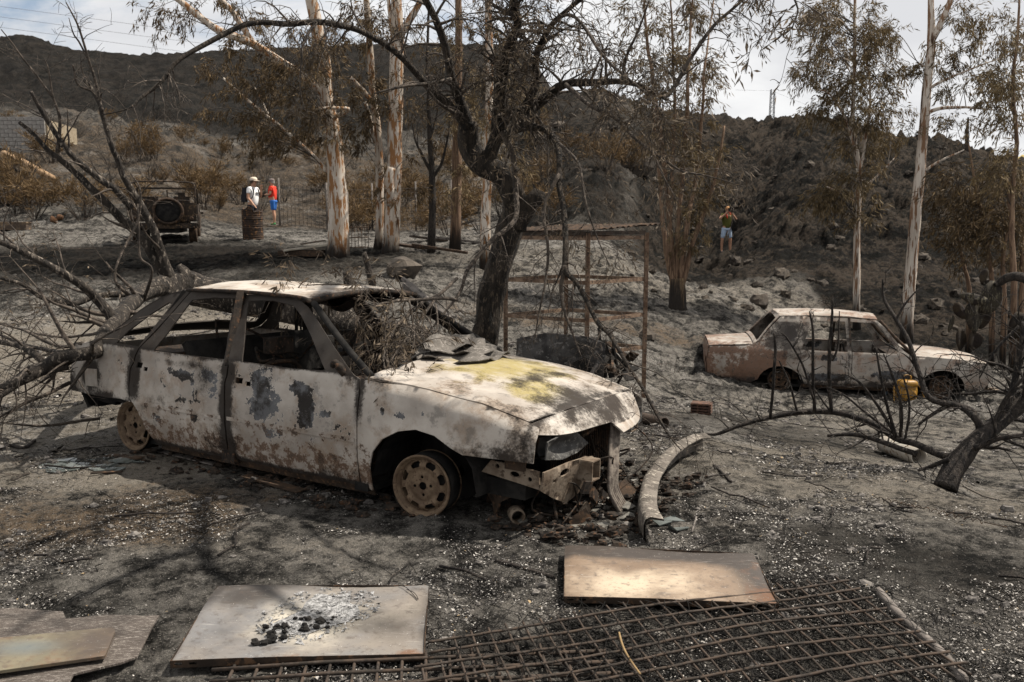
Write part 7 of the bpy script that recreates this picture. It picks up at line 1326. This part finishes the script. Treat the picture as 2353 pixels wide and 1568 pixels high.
# ------------------------------------------------------------------ fence, gate, wall and far things
def build_far():
    gr = lambda u, d: (W(u, 784, d)[0], d, h1(W(u, 784, d)[0], d))
    e = empty('wire_fence', gr(690, 33.0), 'rusty wire mesh fence with thin posts between the man in red and the gums', 'fence'); b0 = np.array(e.location); mk = simple('fence_wire', (.06, .05, .042), (.09, .07, .055), 10)
    us = [653, 760, 862, 960, 1040]; pts = [np.array(gr(u, 33.0 - .004 * (u - 653))) for u in us]
    for p in pts: b = MB(); b.tube(np.array([p - [0, 0, .2], p + [0, 0, 1.75]]) - b0, .035, 6); b.build('post', M_STICK, e)
    for a, c in zip(pts[:-1], pts[1:]):
        b = MB(); n = int(np.linalg.norm(c - a) / .16)
        for k in range(1, n): q = a + (c - a) * k / n; b.tube(np.array([q + [0, 0, .05], q + [0, 0, 1.55]]) - b0, .009, 3, cap=False)
        for k in range(10): z = .08 + k * .16; b.tube(np.array([a + [0, 0, z], (a + c) / 2 + [0, 0, z - .02], c + [0, 0, z]]) - b0, .009, 3, cap=False)
        b.build('mesh_panel', mk, e)['kind'] = 'stuff'
    e = empty('mesh_gate', gr(826, 22.2), 'small welded mesh gate standing between the gum trunks', 'gate'); b0 = np.array(e.location); a, c = np.array(gr(806, 22.2)), np.array(gr(852, 22.4))
    b = MB(); b.tube(np.array([a, a + [0, 0, 1.45]]) - b0, .03, 6); b.build('post', M_STICK, e); b = MB(); b.tube(np.array([a + [0, 0, 1.45], a + [0, 0, 1.47], a + [-.18, 0, 1.47]]) - b0, .025, 6); b.build('cross_arm', simple('pale_pipe', (.4, .36, .28), (.3, .26, .2)), e)
    b = MB()
    for z in (.05, .3, .55): b.tube(np.array([a + [0, 0, z], c + [0, 0, z]]) - b0, .014, 4)
    for k in range(7): q = a + (c - a) * k / 6; b.tube(np.array([q + [0, 0, .0], q + [0, 0, .6]]) - b0, .008, 3)
    b.build('mesh_panel', M_CHARW, e)['kind'] = 'stuff'
    # block walls up the slope
    d = 44.0; p = gr(60, d); e = empty('block_building', (p[0], d, p[2] - .3), 'roofless concrete block building on the slope at the left edge', 'building'); mc = simple('concrete_block', (.25, .235, .215), (.19, .175, .16), 6, .9, .4, .01); mp = simple('tan_render', (.25, .205, .145), (.19, .15, .10), 5, .9, .4, .01, c3=(.30, .25, .18)); mm = simple('mortar', (.12, .11, .10), (.15, .14, .125), 9)
    xa, xb, xc = W(-40, 0, d)[0] - p[0], W(84, 0, d)[0] - p[0], W(152, 0, d + 3.5)[0] - p[0]; zt = W(0, 272, d)[2] - (p[2] - .3); zl = W(0, 345, d)[2] - (p[2] - .3) - .6
    b = MB(); b.box(((xa + xb) / 2, .08, (zt + zl) / 2 - .02), (xb - xa - .02, .12, zt - zl - .04)); b.build('wall_core', mm, e)
    bm = None; bw, bh = .40, .20; row = 0; z = zl
    while z < zt - .1:
        x_ = xa - (row % 2) * bw / 2
        while x_ < xb - .1:
            w_ = min(bw, xb - x_)
            if bm is None or abs(w_ - bw) > .01:
                b = MB(); b.box((0, 0, 0), (w_ - .02, .10, bh - .02)); o = b.build('block', mc, e); bm = bm or (o.data if abs(w_ - bw) < .01 else None)
            else: o = link('block', bm, None, e)
            o.location = (x_ + w_ / 2, -.035, z + bh / 2); x_ += bw
        z += bh; row += 1
    b = MB(); b.bar((xb, 0, zl + (zt - zl) / 2), (xc, 3.5, zl + (zt - zl) / 2 - .1), .16, zt - zl - .1, up=(0, 0, 1)); b.build('rendered_wall', mp, e)
    b = MB(); b.tube([W(9, 354, 38), W(60, 378, 36.5), W(122, 410, 35)], [.16, .15, .11], 9, rough=.1); q = MB(); one(b, 'fallen_log', simple('bare_log', (.33, .22, .13), (.25, .16, .09), 6, .9, .4, .01, vec=(1, 1, .3)), 'bare tan log lying on the slope below the block building', 'log')
    for u, v, w_, lab in ((18, 530, .9, 'weathered timber beam end on the dark ground at the left edge'),):
        p = GP(u, v); b = MB(); b.box(p + [0, 0, .12], (1.3, .3, .2)); b.box(p + [0, 0, .24], (1.35, .34, .04)); one(b, 'timber_beam', simple('beam_wood', (.2, .14, .09), (.06, .045, .035), 5), lab, 'beam')
    for i, (u, v) in enumerate((z8(390, 540), z8(445, 530))):
        p = GP(u, v); b = MB(); b.lathe([(.001, 0), (.07, .0), (.12, .06), (.14, .12), (.12, .12), (.10, .06), (.06, .02)] if i == 0 else [(.001, 0), (.08, .02), (.11, .09), (.09, .17), (.04, .19), (.001, .19)], 16, Matrix.Translation(p) @ Matrix.Rotation(.9 if i == 0 else .3, 4, 'Y')); one(b, 'clay_pot', simple('terracotta', (.15, .08, .045), (.10, .055, .03), 8), ['tipped open terracotta bowl on dark ground left of the open off road vehicle', 'round terracotta pot next to the tipped bowl'][i], 'pot')
    p = GP(22, 470); e = empty('burnt_machine', tuple(p), 'burnt small machine with a wheel at the far left edge', 'machine'); b = MB(); b.box((0, 0, .25), (.9, .5, .3)); b.bar((-.5, 0, .45), (.4, .1, .62), .05); b.bar((-.6, -.2, .06), (.9, -.2, .04), .06); b.build('frame', M_CHAR, e); b = MB(); b.lathe([(.12, -.05), (.25, -.05), (.25, .05), (.12, .05)], 18, Matrix.Translation((.25, -.3, .45)) @ Matrix.Rotation(1.4, 4, 'X'), True); b.build('wheel', M_CHARW, e)
    # scrap near the gums
    p = GP(700, 588); e = empty('board_pile', tuple(p), 'pale board propped on a dark metal trough beside the stout gum', 'board'); b = MB(); b.box((-.05, 0, .06), (1.0, .45, .14)); b.build('trough', M_CHARW, e); b = MB(); b.bar((-.45, -.1, .12), (.62, .15, .26), .5, .03); b.build('board', simple('pale_board', (.3, .27, .22), (.22, .19, .15), 6), e); b = MB(); b.bar((-.1, .1, .26), (.4, .3, .34), .3, .02); b.build('broken_board', M_CHARW, e)
    for u, v, s, lab in ((927, 632, (.34, .28, .24), 'large grey boulder on pale ash below the gums'), (1745, 700, (.22, .2, .2), 'brown boulder on the pale bank beyond the saloon boot'), (1488, 780, (.15, .14, .13), 'round brown stone by the right post of the rusty frame'), (1462, 388, (.9, .7, .6), 'big tan boulder high on the burnt hill left of the stems'), (1425, 356, (.7, .6, .5), 'tan boulder on the burnt hill above the larger one')):
        p = GP(u, v); b = MB(); rock(b, p + [0, 0, s[2] * .4], s, k=10, rough=.22); one(b, 'boulder', simple('boulder_stone', (.085, .07, .056), (.045, .038, .032), 4, .9, .6, .03), lab, 'rock')
    for L, r, lab in (([(858, 660, 15), (850, 630, 15), (842, 600, 15), (836, 580, 15)], [.07, .06, .05, .04], 'charred leaning stump with a pale fork left of the boulder'), ([(803, 662, 14), (800, 642, 14), (797, 625, 14)], [.09, .08, .07], 'short charred stump just above the hatchback roof')):
        P, R = limb([q + (rr,) for q, rr in zip(L, r)]); P[0, 2] = h1(P[0, 0], P[0, 1]) - .1; b = MB(); b.tube(P, R, 9, rough=.35); one(b, 'charred_stump', B_FALL, lab, 'stump')
    for u, v, L_, w_, an, m, lab in ((985, 555, 1.0, .5, .3, M_RUSTBAR, 'rusty crumpled sheet on ash right of the forked gum'), (955, 575, .9, .4, -.2, M_CHARW, 'dark flat sheet beside the forked gum foot'), (1060, 560, 1.3, .14, .2, M_STICK, 'grey plank across the scrap right of the gums'), (1075, 510, .5, .25, 0, M_STICK, 'pale block on the bank under the slender gum'), (1010, 580, 1.4, .1, -.35, M_CHARW, 'charred plank lying below the rusty sheet')):
        p = GP(u, v); R_ = np.array(Matrix.Rotation(an, 3, 'Z') @ Matrix.Rotation(.12, 3, 'Y')); b = MB(); b.box(p + [0, 0, .08], (L_, w_, .06), R_); one(b, 'scrap_sheet' if w_ > .3 else 'scrap_plank', m, lab, 'scrap')
    # stones of the slopes
    ms = [simple('slope_stone', (.05, .041, .033), (.022, .018, .015), 3, .95, .8, .05, c3=(.11, .09, .07)), simple('ashy_stone', (.10, .082, .064), (.04, .033, .027), 3, .95, .8, .05)]
    vs_ = []
    for k in range(6): b = MB(); rock(b, (0, 0, 0), (1, .8, .62), k=8, rough=.35); me = b.build('stone', None, raw=True); me.materials.append(ms[k % 2]); vs_.append(me)
    n = 0
    while n < 290:
        dd = 19 + 42 * rng.random() ** 1.3; u = .03 + .62 * rng.random(); x = u * dd
        if u < .1 and dd < 27: continue
        s = (.05 + .15 * rng.random() ** 2.6) * (1 + dd / 60)
        o = link('stone', vs_[int(rng.integers(0, 6))], None); o.location = (x, dd, h1(x, dd) + s * .1); o.scale = (s * (.8 + .6 * rng.random()), s, s * (.7 + .5 * rng.random())); o.rotation_euler = (rng.normal() * .3, rng.normal() * .3, rng.random() * 6.28); tag(o, 'dark burnt stone scattered on the rocky right hand slope', 'rock', 'stones on the burnt slope'); n += 1
    # pylon and wires
    d = 230.; p = W(1773, 275, d); e = empty('pylon', (p[0], d, h1(p[0], d)), 'thin lattice pylon on the ridge of the right hill', 'pylon'); zt = W(1773, 206, d)[2] - e.location.z; mg = simple('galvanised', (.12, .12, .125), (.09, .09, .095), 3); b = MB(); w_ = .55
    for sx in (-1, 1):
        for sy in (-1, 1): b.bar((sx * w_, sy * w_, 0), (sx * w_ * .8, sy * w_ * .8, zt), .16)
    b.build('legs', mg, e); n = int(zt / 1.1); b = MB()
    for i in range(n): z = i * 1.1; b.bar((-w_, -w_, z), (w_, -w_, z + 1.1), .1); b.bar((w_, -w_, z), (-w_, -w_, z), .1)
    b.build('lattice', mg, e)['kind'] = 'stuff'
    for i, (y0, y1) in enumerate(((15, 108), (39, 135), (63, 160))):
        b = MB(); b.tube([W(-200, y0 - 28, 150), W(0, y0, 160), W(350, y0 + 47, 180), W(760, y1, 220)], .028, 4); one(b, 'power_line', mg, ['uppermost', 'middle', 'lowest'][i] + ' of the three thin power lines across the left sky', 'power line')
    b = MB(); b.tube([W(1690, 207, 232), W(1773, 209, 230), W(1850, 240, 235), W(1990, 300, 240)], .02, 4); one(b, 'power_line', mg, 'faint power line leading from the lattice pylon', 'power line')
build_far()

# ------------------------------------------------------------------ litter of the fire
def build_litter():
    def scatter(n, dmax, p=1.6, mod=True, dmin=2.6):
        t = rng.random(n * 3); q = 2 - p; d = (dmin ** q + t * (dmax ** q - dmin ** q)) ** (1 / q); u = (rng.random(n * 3) * 1.3 - .65); x = u * d
        if mod: k = fbm(x * 1.6 + 8, d * 1.6, 4) + .25 * (fbm(x * 9, d * 9, 2) - .5); k = sst(k, .47, .65) + .025; ok = rng.random(n * 3) < k; x, d = x[ok], d[ok]
        return x[:n], d[:n]
    def flakes(n, dmax, lo, hi, m, name, asp=.6, thick=.3, dmin=2.6, p=1.6):
        x, y = scatter(n, dmax, p, True, dmin); n = len(x); z = H(x, y) + .004 + rng.random(n) * .012; s = lo + (hi - lo) * rng.random(n) ** 2.5; a = rng.random(n) * 6.283
        dv = np.stack([np.cos(a), np.sin(a), rng.normal(size=n) * .25], 1); sv = np.stack([-np.sin(a), np.cos(a), rng.normal(size=n) * .3], 1); P = np.stack([x, y, z], 1); w_ = asp * (.5 + rng.random(n))
        v = np.stack([P - dv * s[:, None] - sv * (s * w_)[:, None] * .6, P + dv * s[:, None] * .8 - sv * (s * w_)[:, None], P + dv * s[:, None] + sv * (s * w_)[:, None] * .7, P - dv * s[:, None] * .7 + sv * (s * w_)[:, None]], 1); v[:, 2, 2] += s * .25
        b = MB(); i = np.arange(n) * 4; b.smooth = False; b.add(v.reshape(-1, 3), np.stack([i, i + 1, i + 2, i + 3], 1)); o = b.build(name, m); o['kind'] = 'stuff'
    t = NT('ash_flake', .95, .1); r = t.nd('ShaderNodeNewGeometry').outputs['Random Per Island']; c = t.mix(t.step(r, .1, .9), (.12, .11, .10), (.39, .365, .335)); m1 = t.done(t.mix(t.step(r, .975, .98), c, (.26, .19, .11)))
    t = NT('char_flake', .95, .1); r = t.nd('ShaderNodeNewGeometry').outputs['Random Per Island']; m2 = t.done(t.mix(t.step(r, 0, 1), (.013, .0125, .012), (.055, .05, .046)))
    flakes(60000, 8, .001, .0065, m1, 'ash_flakes', .5); flakes(45000, 8, .0015, .009, m2, 'char_flakes', .5); flakes(900, 6.5, .005, .011, m1, 'paper_ash', .6); flakes(2500, 14, .006, .018, m1, 'ash_flakes', .45, dmin=6, p=1.3); flakes(7000, 16, .01, .035, m2, 'char_flakes', .45, dmin=6, p=1.2)
    b = MB()
    for k in range(420):
        q = carw(.45 + .75 * rng.random(), -.75 + 1.5 * rng.random(), 0) if k < 300 else carw(-2.6 + 2.6 * rng.random(), -.95 + .35 * rng.random(), 0); s = .008 + .022 * rng.random() ** 2; rock(b, (q[0], q[1], h1(q[0], q[1]) + s * .5 + (.05 * rng.random() ** 2 if k < 300 else 0)), (s * 1.6, s, s * .8), k=5, rough=.6)
    o = b.build('burnt_debris', M_CHAR); o['kind'] = 'stuff'
    b = MB(); x, y = scatter(260, 20, 1.0, True, 3.6)
    for i in range(len(x)):
        a = rng.random() * 6.283; l = (.04 + .16 * rng.random() ** 2) * (1 + y[i] / 14); P = []; c0 = np.array([x[i], y[i]]); dv = np.array([math.cos(a), math.sin(a)])
        for t_ in (-1, -.3, .3, 1): q = c0 + dv * l * t_ + rng.normal(size=2) * l * .12; P.append((q[0], q[1], h1(q[0], q[1]) + .012 + .02 * rng.random()))
        b.tube(np.array(P), .003 + .005 * rng.random(), 4)
    o = b.build('burnt_twigs', B_CHAR); o['kind'] = 'stuff'
    # straws and burnt twigs, thicker around the netting
    b = MB(); x, y = scatter(2600, 9, 1.5)
    xe = .2 + 1.5 * rng.random(2600); ye = 2.75 + 1.25 * rng.random(2600); x, y = np.concatenate([x, xe]), np.concatenate([y, ye]); z = H(x, y)
    for i in range(len(x)):
        a = rng.random() * 6.283; l = .015 + .05 * rng.random(); dv = np.array([math.cos(a) * l, math.sin(a) * l, rng.normal() * l * .25]); p = np.array([x[i], y[i], z[i] + .008]); b.tube([p - dv, p + dv * .1 + [0, 0, .004], p + dv], .0012 + .0015 * rng.random(), 3, cap=False)
    o = b.build('burnt_straw', M_BLACK); o['kind'] = 'stuff'
    b = MB(); x, y = scatter(900, 14, 1.2)
    for i in range(len(x)): s = .006 + .02 * rng.random() ** 2 + .002 * y[i] * rng.random(); rock(b, (x[i], y[i], h1(x[i], y[i]) + s * .3), (s * 1.3, s, s * .7), k=5, rough=.4)
    o = b.build('pebbles', simple('pebble', (.16, .145, .13), (.05, .045, .042), 30, .95)); o['kind'] = 'stuff'
build_litter()
